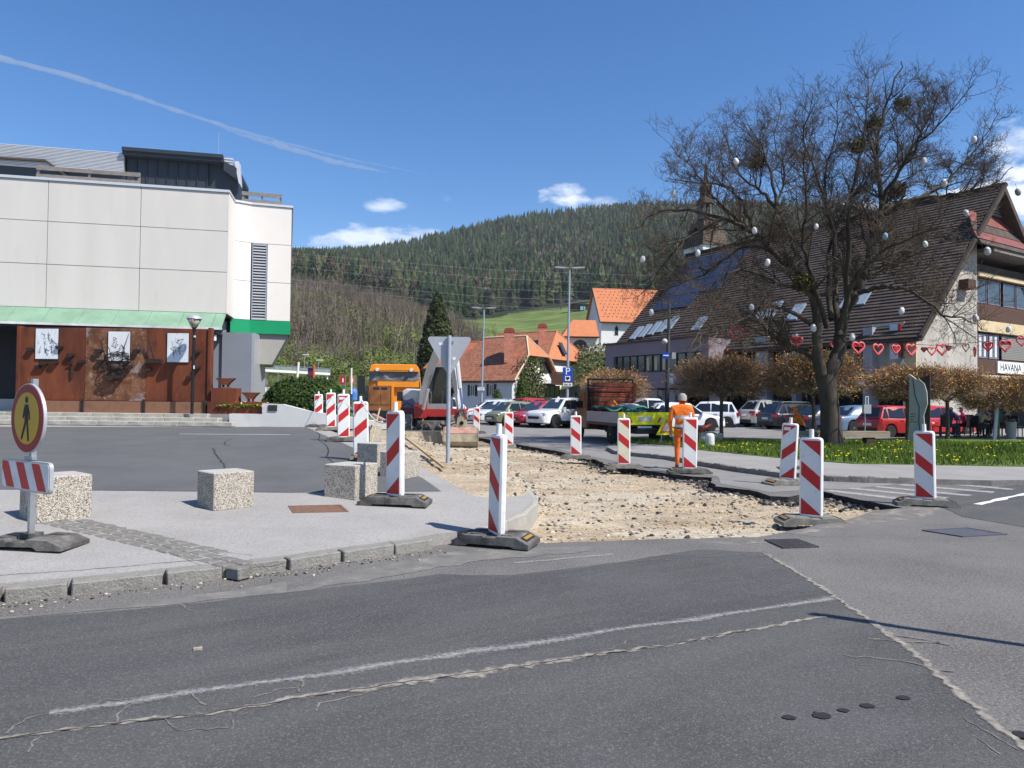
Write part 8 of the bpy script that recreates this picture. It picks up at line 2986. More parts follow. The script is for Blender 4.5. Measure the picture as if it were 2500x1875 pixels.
pr = [(-.28, 0), (.28, 0), (.27, HM * .15), (.20, HM * .28), (.18, HM * .40), (.30, HM * .57), (.28, HM * .74), (.20, HM * .86), (.02, HM * .93), (-.06, HM * .925), (-.28, HM)]
mk('stele', (.36, .375, .35), .85, var=.12, vs=3, bump=.2, bs=30)
MB().prism(pr, -.16, .16).put('slab', MT['stele'], ms)
MB().prism([(.28, 0), (.34, 0), (.36, HM * .5), (.36, HM * .99), (.02, HM * .93), (.20, HM * .86), (.28, HM * .74), (.30, HM * .57), (.18, HM * .40), (.20, HM * .28), (.27, HM * .15)], .0, .14).put('dark_flank', mat('stele_dark', (.03, .025, .022), .8), ms)
MB().tube([(-.16, -.162, HM * .94), (-.10, -.165, HM * .7), (.04, -.165, HM * .52), (.03, -.165, HM * .3), (.10, -.165, .05)], .018, 5).put('carved_line', mat('stele_line', (.09, .095, .09), .9), ms)
for k, w in enumerate((.17, .15, .10, .24)):
 MB().box((-.25 + w / 2, -.163, HM * (.42 - .038 * k)), (w, .006, .022)).put('inscription_line', MT['letter_black'], ms)
t = T('direction_post', 'slim post with a narrow board beside the road at the right', 'post', (4.35, 4.05, 0), 0)
MB().tube([(0, 0, 0), (0, 0, 3.02)], .038, 8).put('post', MT['galv'], t)
MB().prism(rrect(.15, .62, .06, 2.42), -.012, .012).put('board', MT['alu_grey'], t)
bpy.data.objects[t.children[1].name].rotation_euler = (0, 0, R_(25))
def heart_pts(s, n=22):
 P = []
 for i in range(n):
  a = 2 * math.pi * i / n
  P.append((s * .5 * math.sin(a) ** 3, s * .5 * (13 * math.cos(a) - 5 * math.cos(2 * a) - 2 * math.cos(3 * a) - math.cos(4 * a)) / 15))
 return P
mk('heart_pink', (.78, .14, .15), .5, var=.2, vs=9)
mk('heart_red', (.42, .02, .03), .5, var=.2, vs=9)
mk('heart_dark', (.14, .012, .02), .6)
gp = [(1700, 800), (1798, 803), (1893, 819), (1943, 822), (2040, 829), (2095, 834), (2143, 838), (2187, 840), (2224, 840), (2275, 843), (2300, 840), (2358, 838), (2412, 833), (2454, 828), (2495, 818), (2600, 800)]
gt = T('garland_cable', 'thin cable of the heart garland strung across the square', 'cable', PY(2040, 829, 26.5))
MB().tube([PY(u, v, 26.5) for u, v in gp], .012, 4).put('cable', MT['trim_black'], gt, world=True, fix=False)
HT = [(1798, 813, 28, 'o', 'leftmost big pink heart outline of the garland'), (1822, 813, 20, 'i', 'small pink heart close beside the leftmost one'), (1893, 830, 22, 'n', 'narrow pink heart turned edge-on left of the double heart'), (1943, 834, 26, 'f', 'pink heart filled with a second heart left of the trunk fork'),
 (2040, 842, 22, 'f', 'filled pink heart right against the trunk'), (2095, 848, 27, 'h', 'pink heart with a red upper half right of the trunk'), (2143, 852, 25, 'o', 'open pink heart left of the hanging banner'), (2187, 852, 20, 'f', 'filled heart hanging before the white banner'), (2224, 853, 26, 'o', 'open pink heart right of the hanging banner'),
 (2256, 853, 12, 'd', 'small dark red solid heart at the beige pier'), (2275, 856, 18, 'o', 'small open pink heart right of the dark solid one'), (2300, 852, 24, 'o', 'large open pink heart on the pale concrete gable'), (2316, 849, 12, 'd', 'small dark solid heart beside the large open one'), (2358, 848, 18, 'k', 'dark outlined heart on the pale concrete gable'),
 (2380, 857, 20, 'n', 'narrow pink heart turned edge-on at the gable corner'), (2412, 845, 20, 'r', 'dark red heart before the curtained window'), (2454, 843, 24, 'h', 'half filled pink heart before the roller shutter'), (2494, 832, 20, 'o', 'last pink heart at the right edge of the picture')]
for (u, v, w, kd, lab) in HT:
 c = PY(u, v, 26.5)
 s = w / FPX * 26.5 * 1.12
 t = T('heart_ornament', lab, 'heart', c, rnd.uniform(-.3, .3) if kd != 'n' else 1.15, 'hearts of the garland')
 m = MT['heart_dark' if kd in 'dk' else 'heart_red' if kd == 'r' else 'heart_pink']
 P = heart_pts(s)
 if kd in 'd':
  MB().prism(P, -.05, .05).put('heart', m, t)
 else:
  MB().tube([(a, 0, b) for a, b in P + P[:2]], s * (.055 if kd == 'k' else .10), 6, caps=False).put('heart', m, t, 180)
  if kd in 'fr':
   MB().prism([(a * .62, b * .62 + .02) for a, b in P], -.03, .03).put('inner_heart', MT['heart_red'], t)
  if kd == 'h':
   MB().prism([(a * .9, b * .9) for a, b in P if b > -.02], -.02, .02).put('upper_half', MT['heart_red'], t)
 MB().tube([(0, 0, s * .33), (0, 0, s * .33 + .06)], .006, 4).put('hook', MT['trim_black'], t)
tb = G(2030, 1088, .13)
TY_ = tb.y
bt = T('big_tree', 'large leafless tree with dark forked trunk and wide twiggy crown', 'tree', (tb.x, tb.y, .1))
tr_ = random.Random(12)
def tp3(u, v, dy=0):
 p = PY(u, v, TY_ + dy)
 return Vector((p.x - tb.x, dy, p.z - .1))
trunk = MB()
trunk.tube([tp3(2032, 1092), tp3(2031, 1075), tp3(2028, 1040), tp3(2025, 990), tp3(2020, 945), tp3(2012, 915)], [.48, .37, .315, .295, .30, .30], 14)
LIMBS = [
 (1.6, .17, [(2008, 930), (1992, 885), (1960, 856), (1925, 848), (1893, 822), (1860, 795), (1835, 768), (1790, 755)]),
 (-.8, .20, [(2008, 925), (1998, 865), (1994, 800), (1985, 730), (1966, 679), (1893, 620), (1830, 561), (1767, 534), (1726, 552), (1649, 593), (1590, 602)]),
 (.9, .27, [(2018, 945), (2038, 885), (2052, 830), (2062, 778), (2080, 730), (2101, 683), (2133, 579), (2151, 507), (2142, 416), (2142, 335), (2164, 249), (2205, 148)]),
 (-2.2, .10, [(2145, 540), (2160, 480), (2196, 416), (2241, 353), (2305, 290), (2381, 204)]),
 (2.0, .12, [(2148, 520), (2185, 500), (2223, 490), (2268, 473), (2305, 448), (2332, 416), (2372, 380), (2404, 335), (2440, 267)]),
 (-1.5, .09, [(2223, 490), (2280, 480), (2336, 475), (2404, 462), (2472, 407)]),
 (-2.8, .11, [(2095, 715), (2130, 705), (2169, 701), (2232, 715), (2296, 764), (2359, 778), (2410, 805)]),
 (2.6, .14, [(2050, 820), (2042, 760), (2038, 688), (2038, 575), (2020, 507), (2015, 416), (2040, 330), (2047, 230)]),
 (-2.4, .13, [(2060, 790), (2065, 733), (2070, 597), (2072, 507), (2090, 420), (2110, 330), (2120, 220)]),
 (2.8, .11, [(1988, 740), (1966, 690), (1940, 610), (1902, 507), (1916, 430), (1893, 353), (1907, 236)]),
 (1.0, .09, [(1905, 520), (1880, 490), (1853, 462), (1812, 430), (1780, 371), (1775, 303)]),
 (-1.0, .08, [(1840, 565), (1816, 498), (1767, 453), (1690, 445), (1627, 434)]),
 (3.0, .10, [(1930, 650), (1862, 602), (1798, 611), (1717, 670), (1636, 701), (1590, 740)]),
 (-2.6, .10, [(1990, 760), (1970, 710), (1900, 690), (1800, 656), (1703, 733), (1640, 780)]),
 (-3.2, .09, [(1996, 800), (1930, 764), (1870, 742), (1816, 778), (1753, 805), (1690, 815)]),
 (-3.6, .11, [(2050, 800), (2080, 700), (2120, 640), (2200, 590), (2290, 560), (2380, 560)]),
 (3.4, .10, [(2060, 780), (2110, 690), (2180, 640), (2260, 640), (2340, 690)]),
 (-3.4, .10, [(2020, 800), (1990, 700), (1960, 600), (1970, 500), (1960, 400), (1985, 320)]),
 (3.6, .10, [(2030, 780), (2020, 650), (2060, 520), (2180, 400), (2250, 280)]),
 (1.8, .07, [(1900, 515), (1882, 425), (1850, 350), (1790, 290)]), (-1.2, .08, [(2036, 570), (2000, 450), (1965, 340), (1985, 225)]), (1.4, .07, [(2142, 400), (2120, 310), (2119, 165)]),
 (-2.4, .07, [(1830, 561), (1750, 490), (1690, 410), (1650, 370)]), (2.2, .07, [(1767, 534), (1680, 515), (1600, 520), (1555, 560)]), (-.6, .06, [(2196, 416), (2260, 300), (2300, 220)]), (3.0, .07, [(1700, 560), (1620, 640), (1570, 720)])]
limbs, twigs = MB(), MB()
tips = []
def smoothp(P, n=4):
 R = []
 for i in range(len(P) - 1):
  p0, p1, p2, p3 = P[max(i - 1, 0)], P[i], P[i + 1], P[min(i + 2, len(P) - 1)]
  for j in range(n):
   t = j / n
   R.append(.5 * ((2 * p1) + (p2 - p0) * t + (2 * p0 - 5 * p1 + 4 * p2 - p3) * t * t + (3 * p1 - p0 - 3 * p2 + p3) * t ** 3))
 return R + [P[-1]]
def shoot(p, d, L, rad, lev):
 n = (4, 4, 4, 2, 1)[lev]
 pts_, q = [p], p.copy()
 for i in range(n):
  d = (d + Vector((tr_.gauss(0, .20), tr_.gauss(0, .20), tr_.gauss(.07, .15)))).normalized()
  q = q + d * (L / n)
  pts_.append(q.copy())
 rs_ = [rad * (1 - .75 * i / n) for i in range(n + 1)]
 (limbs if lev < 2 else twigs).tube(pts_, rs_, 5 if lev < 2 else 3, caps=False)
 if lev >= 2:
  tips.append(q)
 if lev < 4:
  for i in range((9, 8, 6, 4)[lev]):
   s = tr_.uniform(.15, 1) * n
   k = min(n - 1, int(s))
   b = pts_[k].lerp(pts_[k + 1], s - k)
   t = (pts_[k + 1] - pts_[k]).normalized()
   a = Matrix.Rotation(tr_.uniform(0, 6.283), 3, t) @ t.orthogonal().normalized()
   shoot(b, (t * .62 + a * .8 + Vector((0, 0, .12))).normalized(), L * tr_.uniform(.34, .58), max(.0045, rad * .45), lev + 1)
for dy, r0, P in LIMBS:
 n = len(P)
 Q = smoothp([tp3(u, v, dy * (i / (n - 1)) ** 1.2) for i, (u, v) in enumerate(P)])
 Q = [q + Vector((tr_.gauss(0, .03), tr_.gauss(0, .05), tr_.gauss(0, .03))) * (i > 2) for i, q in enumerate(Q)]
 m_ = len(Q)
 rr_ = [max(.012, r0 * (1 - .93 * (i / (m_ - 1)) ** .75)) for i in range(m_)]
 (trunk if r0 > .19 else limbs).tube(Q, rr_, 10 if r0 > .19 else 7, caps=False)
 s = int(m_ * .30)
 length = sum((b - a).length for a, b in zip(Q, Q[1:]))
 for j in range(int(length * 2.9) + 5):
  f_ = tr_.uniform(.16, 1.0) ** .62
  i = min(m_ - 2, int(f_ * (m_ - 1)))
  t = (Q[i + 1] - Q[i]).normalized()
  a = Matrix.Rotation(tr_.uniform(0, 6.283), 3, t) @ t.orthogonal().normalized()
  shoot(Q[i], (t * .6 + a * .8 + Vector((0, 0, .15))).normalized(), tr_.uniform(.8, 2.0) * (1.12 - .45 * f_), rr_[i] * .36 + .008, 1 if f_ < .8 else 2)
trunk.put('trunk', MT['bark'], bt, 60, fix=False)
limbs.put('limbs', MT['bark'], bt, 60, fix=False)
twigs.put('twigs', MT['twig'], bt, fix=False)
for (u, v, dy) in ((1850, 245 + 150, 1), (2093, 357, .5), (2202, 254, .9), (2135, 300, .6), (2190, 465, 1), (1960, 690, -1)):
 c = tp3(u, v, dy)
 r_ = np.random.RandomState(u)
 leaf_cloud('mistletoe', 420, lambda r: ((lambda d: (np.array(c) + d * r.uniform(.1, .33), d))((lambda w: w / np.linalg.norm(w))(r.normal(size=3)))), .10, [(.05, .055, .015), (.08, .08, .02), (.035, .035, .012)], u, parent=bt, world=False)
mk('egg_white', (.62, .62, .61), .6, var=.12, vs=9, stain=(8, (.40, .40, .42), .55, .75, .6))
mk('egg_blue', (.26, .42, .52), .6, var=.12, vs=9)
mk('egg_grey', (.20, .23, .23), .6, var=.2, vs=9)
em = {m: MB().lathe([(0, -.14), (.05, -.13), (.085, -.08), (.098, -.01), (.085, .07), (.05, .125), (0, .145)], n=14).mesh('shell', MT[m], 180) for m in ('egg_white', 'egg_blue', 'egg_grey')}
sm_ = MB().tube([(0, 0, .14), (.01, 0, .34)], .006, 4).mesh('string', MT['trim_black'])
EG = [(1797, 394, 'on the upper left crown before blue sky'), (2378, 341, 'highest on the right against the sky'), (2256, 393, 'on the upper right crown below the sky'), (2305, 447, 'pinkish one above the roof ridge'), (2485, 469, 'dark one at the right edge of the picture'),
 (2359, 520, 'in front of the red roof skirt'), (2161, 577, 'pale blue one in the middle of the crown'), (2259, 596, 'before the brown roof, right of the blue one'), (2411, 613, 'at the balcony shadow under the gable'), (1842, 563, 'left of the church tower foot'),
 (1993, 553, 'small one above the middle limb'), (1874, 641, 'hanging low left of the main fork'), (1704, 618, 'beside the white church tower'), (1569, 633, 'leftmost one before the dark forest'), (1644, 474, 'far left at the ridge of the hill'),
 (1835, 750, 'above the solid pink heart'), (2201, 759, 'right below the long drooping limb'), (2382, 778, 'on the corner of the concrete gable'), (2462, 804, 'before the beige balcony strip'), (2081, 823, 'hanging against the right fork of the trunk'),
 (1986, 801, 'inside the fork of the trunk'), (1590, 763, 'lowest left one over the skylights')]
for k, (u, v, w) in enumerate(EG):
 kind = 'egg_blue' if (u, v) == (2161, 577) else 'egg_grey' if u == 2485 else 'egg_white'
 p = PY(u, v, TY_ + rnd.uniform(-2.6, -.4))
 s = rnd.uniform(.85, 1.15) * (.6 if w.startswith('small') else .82) * p.y / 22
 e = T('easter_egg', 'decorated egg ' + w, 'easter egg', p, rnd.uniform(0, 6), 'eggs hung in the big tree', s)
 e.rotation_euler = (rnd.uniform(-.25, .25), rnd.uniform(-.25, .25), 0)
 add('shell', em[kind], e)
 add('string', sm_, e)
def ball_unit(seed):
 r = np.random.RandomState(seed)
 V, F, CC = [], [], []
 def seg(a, b, w0, w1, c):
  s = np.cross(b - a, r.normal(size=3))
  s /= np.linalg.norm(s) + 1e-9
  k = len(V)
  V.extend([a - s * w0, a + s * w0, b + s * w1, b - s * w1])
  F.append((k, k + 1, k + 2, k + 3))
  CC.extend([c] * 4)
 for i in range(1900):
  d = r.normal(size=3)
  d /= np.linalg.norm(d)
  d[2] = d[2] if d[2] > -.75 else -d[2]
  e = np.sign(d) * np.abs(d) ** .85
  tip = e * np.array([1.22, 1.22, .70]) * r.uniform(.72, 1.06) + np.array([0, 0, .05])
  base = tip * r.uniform(.25, .6) + np.array([0, 0, -.12])
  mid = (tip + base) / 2 + r.normal(size=3) * .06
  c = np.array([(.28, .20, .15), (.34, .25, .19), (.22, .155, .115)][r.randint(3)])
  seg(base, mid, .010, .007, c)
  seg(mid, tip, .007, .004, c)
  for _ in range(3):
   o_ = mid + (tip - mid) * r.uniform(.0, 1)
   q = o_ + (tip - base) * .22 + r.normal(size=3) * .10
   seg(o_, q, .0045, .003, c)
   if r.random_sample() < .40 + .35 * (tip[2] > 0):
    b2 = q + r.normal(size=3) * .025
    cc = np.array([(.56, .30, .06), (.48, .22, .05), (.62, .38, .08), (.40, .17, .05)][r.randint(4)])
    seg(q, b2 + np.array([0, 0, .02]), .009, .013, cc)
 return np.array(V), np.array(F), np.array(CC)
BM = []
for sd in (1, 2):
 V, F, CC = ball_unit(sd)
 o = cloud_mesh('crown', V, F, CC, FM)
 BM.append(o.data)
 bpy.data.objects.remove(o)
stem = MB().tube([(0, 0, -.1), (.03, 0, .9), (.0, 0, 1.9), (.02, .0, 2.5)], [.085, .07, .065, .05], 8)
for k in range(7):
 a = k * .9
 stem.tube([(0, 0, 1.75), (.35 * math.cos(a), .35 * math.sin(a), 2.1), (.8 * math.cos(a), .8 * math.sin(a), 2.55)], [.04, .03, .015], 5, caps=False)
stm = stem.mesh('trunk', MT['bark_grey'], 60)
for (u, vc, wpx, vb, Y, k, lab) in ((1500, 950, 165, 1000, 39, 0, 'golden budded ball tree rising behind the pickup load'), (1762, 932, 228, 1062, 28.5, 1, 'clipped ball tree with golden buds right of the standing worker'), (1985, 925, 235, 1058, 28, 0, 'greyer clipped ball tree directly behind the big trunk'),
  (2215, 945, 190, 1062, 28, 1, 'clipped ball tree right of the hanging banner, before the red car'), (2312, 945, 175, 1064, 29, 0, 'clipped ball tree just right of the stone monument'), (2435, 970, 190, 1064, 29.5, 1, 'clipped ball tree with pale flecks at the right edge of the picture'), (2560, 965, 190, 1064, 30, 0, 'ball tree cut off by the right edge of the picture')):
 p = PY(u, vc, Y)
 s = wpx / FPX * Y / 2.5
 t = T('ball_tree', lab, 'tree', (p.x, Y, .0), k * 1.3 + u, 'clipped ball trees on the square')
 zc_ = p.z
 add('crown', BM[k], t, (0, 0, zc_)).scale = (s, s, s * .86)
 o = add('trunk', stm, t)
 o.scale = (1, 1, (zc_ + .05) / 2.5)
LP = jag(isl, .0, 99)
r = np.random.RandomState(5)
V, F, CC = [], [], []
DV, DF, DC = [], [], []
nn = 0
while nn < 30000:
 y = r.uniform(15.8, 26.5)
 x = r.uniform(2.5, 20)
 if x > y * .76 or not inside(x, y, isl):
  continue
 tuft = noise.noise(Vector((x * .9, y * .9, 0)))
 if r.random_sample() > .55 + .6 * tuft:
  continue
 nn += 1
 h = r.uniform(.05, .13) * (1 + .8 * max(0, tuft))
 a = r.uniform(0, 6.283)
 w = r.uniform(.008, .016)
 k = len(V)
 lx, ly = r.normal(0, .03), r.normal(0, .03)
 V += [(x - w * math.cos(a), y - w * math.sin(a), .12), (x + w * math.cos(a), y + w * math.sin(a), .12), (x + lx, y + ly, .13 + h)]
 F.append((k, k + 1, k + 2))
 CC += [np.array([(.10, .165, .02), (.13, .20, .03), (.075, .125, .018), (.16, .19, .045)][r.randint(4)]) * r.uniform(.8, 1.2)] * 3
 if r.random_sample() < .002 + (.008 if x > 6 and noise.noise(Vector((x * .5, y * .5, 7))) > .05 else 0):
  k = len(DV)
  c = np.array((x, y, .15 + h * .6))
  DV += [c + np.array((.032 * math.cos(j * 1.047), .032 * math.sin(j * 1.047), 0)) for j in range(6)] + [c + np.array((0, 0, .02))]
  DF += [(k + j, k + (j + 1) % 6, k + 6) for j in range(6)]
  DC += [(.80, .62, .01)] * 7
o = cloud_mesh('lawn_grass', V, F, np.array(CC), FM)
o['kind'] = 'stuff'
tag(o, 'short green spring grass on the lawn island', 'grass')
o = cloud_mesh('dandelions', DV, DF, np.array(DC), FM)
o['kind'] = 'stuff'
tag(o, 'yellow dandelions dotted over the lawn island', 'flowers')
mk('skin', (.50, .28, .20), .6, var=.06, vs=8)
mk('hi_orange', (.80, .17, .012), .7, var=.2, vs=7, bump=1.0, bs=9)
mk('hi_trousers', (.66, .13, .015), .75, var=.25, vs=7, bump=1.0, bs=9)
mk('band_grey', (.50, .50, .47), .4, var=.1, vs=8)
mk('hair_grey', (.30, .285, .27), .8, var=.2, vs=20)
mk('cloth_black', (.02, .02, .023), .8)
mk('cloth_purple', (.08, .07, .26), .8, var=.15, vs=6)
mk('cloth_pink', (.70, .03, .22), .7, var=.12, vs=6)
mk('cloth_cream', (.60, .54, .40), .8, var=.1, vs=6)
mk('cloth_teal', (.03, .18, .18), .8)
mk('jeans', (.05, .07, .13), .8, var=.2, vs=6)
mk('shoe', (.10, .10, .11), .6)
def person(label, loc, rz, J, mats, scale=1.0, hair='hair_grey', group=None, cap=None):
 """one continuous skinned body; each bone carries the clothing over it"""
 B = [('pel', 'waist', 'top'), ('waist', 'chest', 'top'), ('chest', 'neck', 'top'), ('neck', 'chin', 'skin'), ('chin', 'crown', 'skin')]
 for s in 'LR':
  B += [('chest', 'sh' + s, 'top'), ('sh' + s, 'el' + s, 'top'), ('el' + s, 'wr' + s, 'top'), ('pel', 'hip' + s, 'leg'), ('hip' + s, 'kn' + s, 'leg'), ('kn' + s, 'an' + s, 'leg'), ('an' + s, 'to' + s, 'shoe')]
 R = dict(pel=.15, waist=.145, chest=.165, neck=.062, chin=.082, crown=.088, sh=.082, el=.056, wr=.038, hip=.105, kn=.068, an=.048, to=.042)
 names = list(dict.fromkeys([n for b in B for n in b[:2]]))
 me = bpy.data.meshes.new('body')
 me.from_pydata([J[n] for n in names], [(names.index(a), names.index(b)) for a, b, _ in B], [])
 o = bpy.data.objects.new('tmp', me)
 COL.objects.link(o)
 o.modifiers.new('s', 'SKIN')
 sk_ = me.skin_vertices[0].data
 for i, n in enumerate(names):
  q = R.get(n) or R[n[:-1]]
  sk_[i].radius = (q, q * (.8 if n in ('chest', 'waist', 'pel') else 1))
  sk_[i].use_root = n == 'pel'
 sb_ = o.modifiers.new('u', 'SUBSURF')
 sb_.levels = sb_.render_levels = 2
 dg = bpy.context.evaluated_depsgraph_get()
 nm = bpy.data.meshes.new_from_object(o.evaluated_get(dg))
 bpy.data.objects.remove(o)
 nm.materials.clear()
 order = ['top', 'skin', 'leg', 'shoe']
 for k in order:
  nm.materials.append(MT[mats[k]])
 for p in nm.polygons:
  c = p.center
  best = (9, 'top')
  for a, b, m in B:
   A_, B_ = Vector(J[a]), Vector(J[b])
   d = B_ - A_
   t = max(0, min(1, (c - A_).dot(d) / d.dot(d)))
   q = (A_ + d * t - c).length - (.05 if m == 'top' and a == 'chest' and b == 'neck' and t > .8 else 0)
   if q < best[0]:
    best = (q, m)
  p.material_index = order.index(best[1])
  p.use_smooth = True
 nm.name = 'body'
 t = T('person', label, 'person', loc, rz, group, scale)
 add('body', nm, t)
 hc = Vector(J['crown'])
 ch_ = Vector(J['chin'])
 fw_ = Vector(J.get('face', (0, 1, 0)))
 upv = (hc - ch_).normalized()
 sd = fw_.cross(upv).normalized()
 mb = MB()
 rows = [(.0, .100), (.04, .092), (.075, .070), (.098, .035), (.104, .0)]
 for h, q in rows:
  for j in range(12):
   a = 2 * math.pi * j / 12
   dirn = sd * math.cos(a) + fw_ * math.sin(a)
   back = -.03 if math.sin(a) < .2 else .02
   mb.v.append(tuple(hc - upv * .015 + dirn * q - fw_ * .012 + upv * (h + (back * 2.2 if h == 0 else 0))))
 for i in range(4):
  for j in range(12):
   mb.f.append((i * 12 + j, i * 12 + (j + 1) % 12, i * 12 + 12 + (j + 1) % 12, i * 12 + 12 + j))
   mb.m.append(0)
 mb.put('cap' if cap else 'hair', MT[cap or hair], t, 180)
 mid = ch_.lerp(hc, .55)
 mb = MB()
 for s in (-1, 1):
  mb.lathe([(0, -.03), (.02, -.02), (.026, 0), (.02, .02), (0, .03)], mid + sd * (s * .085), 6)
 mb.tube([mid + fw_ * .08 + upv * .02, mid + fw_ * .118 - upv * .02], [.012, .018], 5)
 mb.put('ears_and_nose', MT['skin'], t, 180)
 mb = MB()
 for s in (-1, 1):
  mb.lathe([(0, -.012), (.013, 0), (0, .012)], mid + sd * (s * .034) + fw_ * .082 + upv * .03, 6)
 mb.tube([ch_ + fw_ * .075 - sd * .025, ch_ + fw_ * .085, ch_ + fw_ * .075 + sd * .025], .007, 4)
 mb.put('eyes_and_mouth', MT['letter_black'], t)
 for s in 'LR':
  w, e = Vector(J['wr' + s]), Vector(J['el' + s])
  d = (w - e).normalized()
  a = d.cross(fw_)
  a = a.normalized() if a.length > .1 else sd
  b = d.cross(a)
  mb = MB().tube([w - d * .01, w + d * .05, w + d * .09], [.028, .040, .036], 7, sq=.55)
  for k in range(4):
   f0 = w + d * .085 + b * (.026 - .017 * k)
   L_ = (.065, .075, .07, .055)[k]
   mb.tube([f0, f0 + d * L_ * .5 + a * .006, f0 + d * L_ + a * .022], [.0095, .0085, .006], 5)
  mb.tube([w + d * .02 + b * .03, w + d * .055 + b * .058, w + d * .085 + b * .055 + a * .015], [.012, .010, .007], 5)
  mb.put('hand', MT['skin'], t, 180)
 return t
STAND = dict(pel=(0, 0, .93), waist=(0, .01, 1.10), chest=(0, .0, 1.31), neck=(0, .02, 1.49), chin=(.012, .05, 1.56), crown=(.02, .05, 1.665), shL=(-.2, 0, 1.40), elL=(-.265, -.02, 1.13), wrL=(-.25, .10, .90), shR=(.2, 0, 1.40), elR=(.26, .02, 1.14), wrR=(.2, .20, 1.0),
   hipL=(-.095, 0, .88), knL=(-.10, .02, .50), anL=(-.10, -.03, .09), toL=(-.11, .12, .045), hipR=(.095, 0, .88), knR=(.10, .06, .50), anR=(.10, .03, .09), toR=(.12, .18, .045), face=(.45, .9, 0))
q = G(1664, 1146, 0)
wk = person('grey-haired worker in orange hi-vis seen from behind by the pickup', (q.x, q.y, .005), R_(-8), STAND, dict(top='hi_orange', skin='skin', leg='hi_trousers', shoe='shoe'), .985)
for z, rx_, ry_ in ((1.14, .175, .15), (1.24, .19, .158)):
 pass
for (z, rx_, ry_, m, h) in ((1.20, .183, .150, 'band_grey', .07), (1.0, .166, .146, 'band_grey', .06), (.945, .166, .147, 'jeans', .04)):
 mb = MB()
 for zz in (z - h / 2, z + h / 2):
  for j in range(20):
   a = j * math.pi / 10
   mb.v.append((rx_ * math.cos(a), ry_ * math.sin(a), zz))
 mb.f = [(j, (j + 1) % 20, 20 + (j + 1) % 20, 20 + j) for j in range(20)]
 mb.m = [0] * 20
 mb.put('belt' if m == 'jeans' else 'reflective_band', MT[m], wk, 180)
def seated(lean, arm=0.0, seat=.45, turn=0):
 z = seat + .08
 c, s = math.cos(lean), math.sin(lean)
 up = lambda h, dx=0: (dx, h * s, z + h * c)
 return dict(pel=(0, 0, z), waist=up(.17), chest=up(.37), neck=up(.55), chin=(0, .55 * s + .05, z + .62 * c), crown=(0, .55 * s + .08, z + .62 * c + .10),
    shL=up(.47, -.19), elL=(-.23, .47 * s + .16, z + .24), wrL=(-.14, .47 * s + .38, z + .20 + arm), shR=up(.47, .19), elR=(.23, .47 * s + .16, z + .24), wrR=(.14, .47 * s + .38, z + .20 + arm),
    hipL=(-.1, .02, z - .03), knL=(-.12, .44, seat + .07), anL=(-.12, .42, .10), toL=(-.12, .56, .05), hipR=(.1, .02, z - .03), knR=(.12, .44, seat + .07), anR=(.12, .42, .10), toR=(.12, .56, .05), face=(0, 1, -.25))
p = PY(1960, 1052, 24.55)
w2 = person('worker in orange jacket and orange cap bending forward on the log bench', (p.x, 24.45, .11), R_(75), seated(.45, -.1, .46), dict(top='hi_orange', skin='skin', leg='cloth_black', shoe='shoe'), 1.0, cap='hi_orange')
J = seated(.05, .25, .55)
op = person('digger driver in dark clothes sitting in the cab', (ex.location.x + .5, 27.6 + .35, .95), R_(180), J, dict(top='cloth_black', skin='skin', leg='jeans', shoe='shoe'), .95, hair='cloth_black')
mk('chair_black', (.018, .018, .019), .5)
chm = MB().box((0, 0, .44), (.46, .44, .04)).box((0, -.21, .70), (.44, .035, .48))
for sx in (-1, 1):
 for sy in (-1, 1):
  chm.box((sx * .2, sy * .19, .21), (.03, .03, .42))
chm = chm.mesh('frame', MT['chair_black'])
tbm = MB().lathe([(.22, 0), (.22, .03), (.03, .04), (.03, .72), (.36, .73), (.36, .76), (0, .76)], n=16).mesh('table_body', MT['chair_black'], 40)
def cafe(u, Y, rz, label, tops=None, hair='hair_grey', lean=.1):
 p = PY(u, 1000, Y)
 c = T('cafe_chair', 'black cafe chair ' + label[0], 'chair', (p.x, Y, .12), rz, 'cafe chairs')
 add('frame', chm, c)
 if tops:
  person(label[1], (p.x, Y, .13), rz, seated(lean, .12), dict(top=tops, skin='skin', leg='jeans' if tops == 'cloth_purple' else 'cloth_black', shoe='shoe'), .96, hair=hair, group='cafe guests')
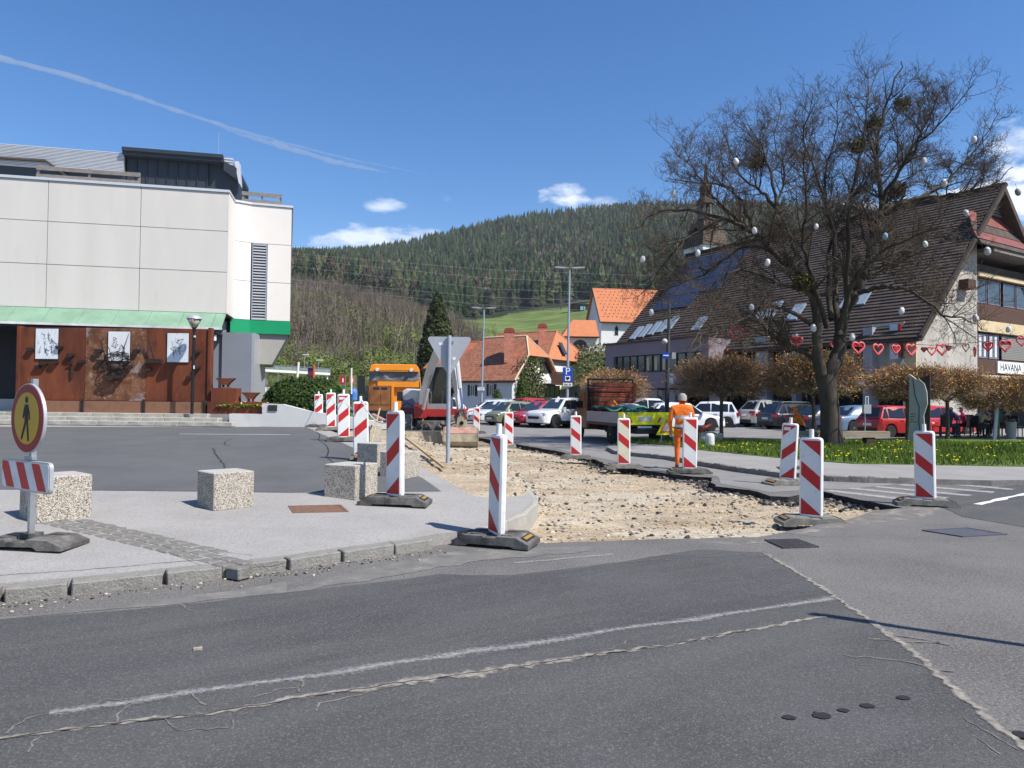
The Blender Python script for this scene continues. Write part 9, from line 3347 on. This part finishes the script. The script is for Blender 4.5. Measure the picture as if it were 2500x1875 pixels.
cafe(2316, 31.0, R_(-70), ('under the guest in purple', 'white-haired cafe guest in a purple coat'), 'cloth_purple')
cafe(2356, 31.6, R_(60), ('under the guest in pink', 'cafe guest in a bright pink jacket'), 'cloth_pink', 'cloth_black', .2)
cafe(2388, 30.8, R_(-75), ('under the guest in cream', 'cafe guest in a cream jacket leaning over the table'), 'cloth_cream', 'cloth_cream', .3)
cafe(2412, 32.4, R_(90), ('under the dark-clad guest behind the cream jacket', 'dark-clad guest facing the cream jacket'), 'cloth_black', 'cloth_black')
cafe(2441, 31.8, R_(80), ('under the guest in teal', 'cafe guest in a teal top behind the ball tree stem'), 'cloth_teal', 'cloth_black')
cafe(2452, 33.5, R_(170), ('under the bald guest at the back', 'bald cafe guest in dark clothes at the back'), 'cloth_black', 'skin')
cafe(2295, 31.5, R_(20), ('standing empty beside the purple coat',))
cafe(2372, 32.8, R_(180), ('standing empty behind the pink jacket',))
cafe(2478, 32.0, R_(-60), ('standing empty at the right edge of the picture',))
for u, Y, lab in ((2336, 31.3, 'round black cafe table between the purple and pink guests'), (2400, 31.4, 'round black cafe table before the cream jacket'), (2466, 32.4, 'round black cafe table at the right edge')):
 p = PY(u, 1000, Y)
 t = T('cafe_table', lab, 'table', (p.x, Y, .12), 0, 'cafe tables')
 add('table_body', tbm, t)
 MB().lathe([(.03, .761), (.035, .84), (0, .84)], (.1, 0, 0), 8).put('cup', MT['white_paint'], t)
p = PY(2469, 1050, 29.8)
t = T('planter_tub', 'tall grey tub with a few white blooms on the cafe terrace', 'planter', (p.x, 29.8, .1))
MB().lathe([(.17, 0), (.20, .72), (.18, .72), (.17, .66), (0, .66)], n=16).put('tub', MT['column_grey'], t, 40)
leaf_cloud('plants', 120, lambda r: ((r.normal(0, .10), r.normal(0, .10), .70 + r.uniform(0, .14)), (0, 0, 1)), .06, [(.06, .09, .03), (.6, .6, .55)], 3, parent=t, world=False)
sheet('terrace', [(17.5, 29.3), (26, 29.3), (34, 44), (22, 40)], .118, MT['pavement_far'], thick=.15)
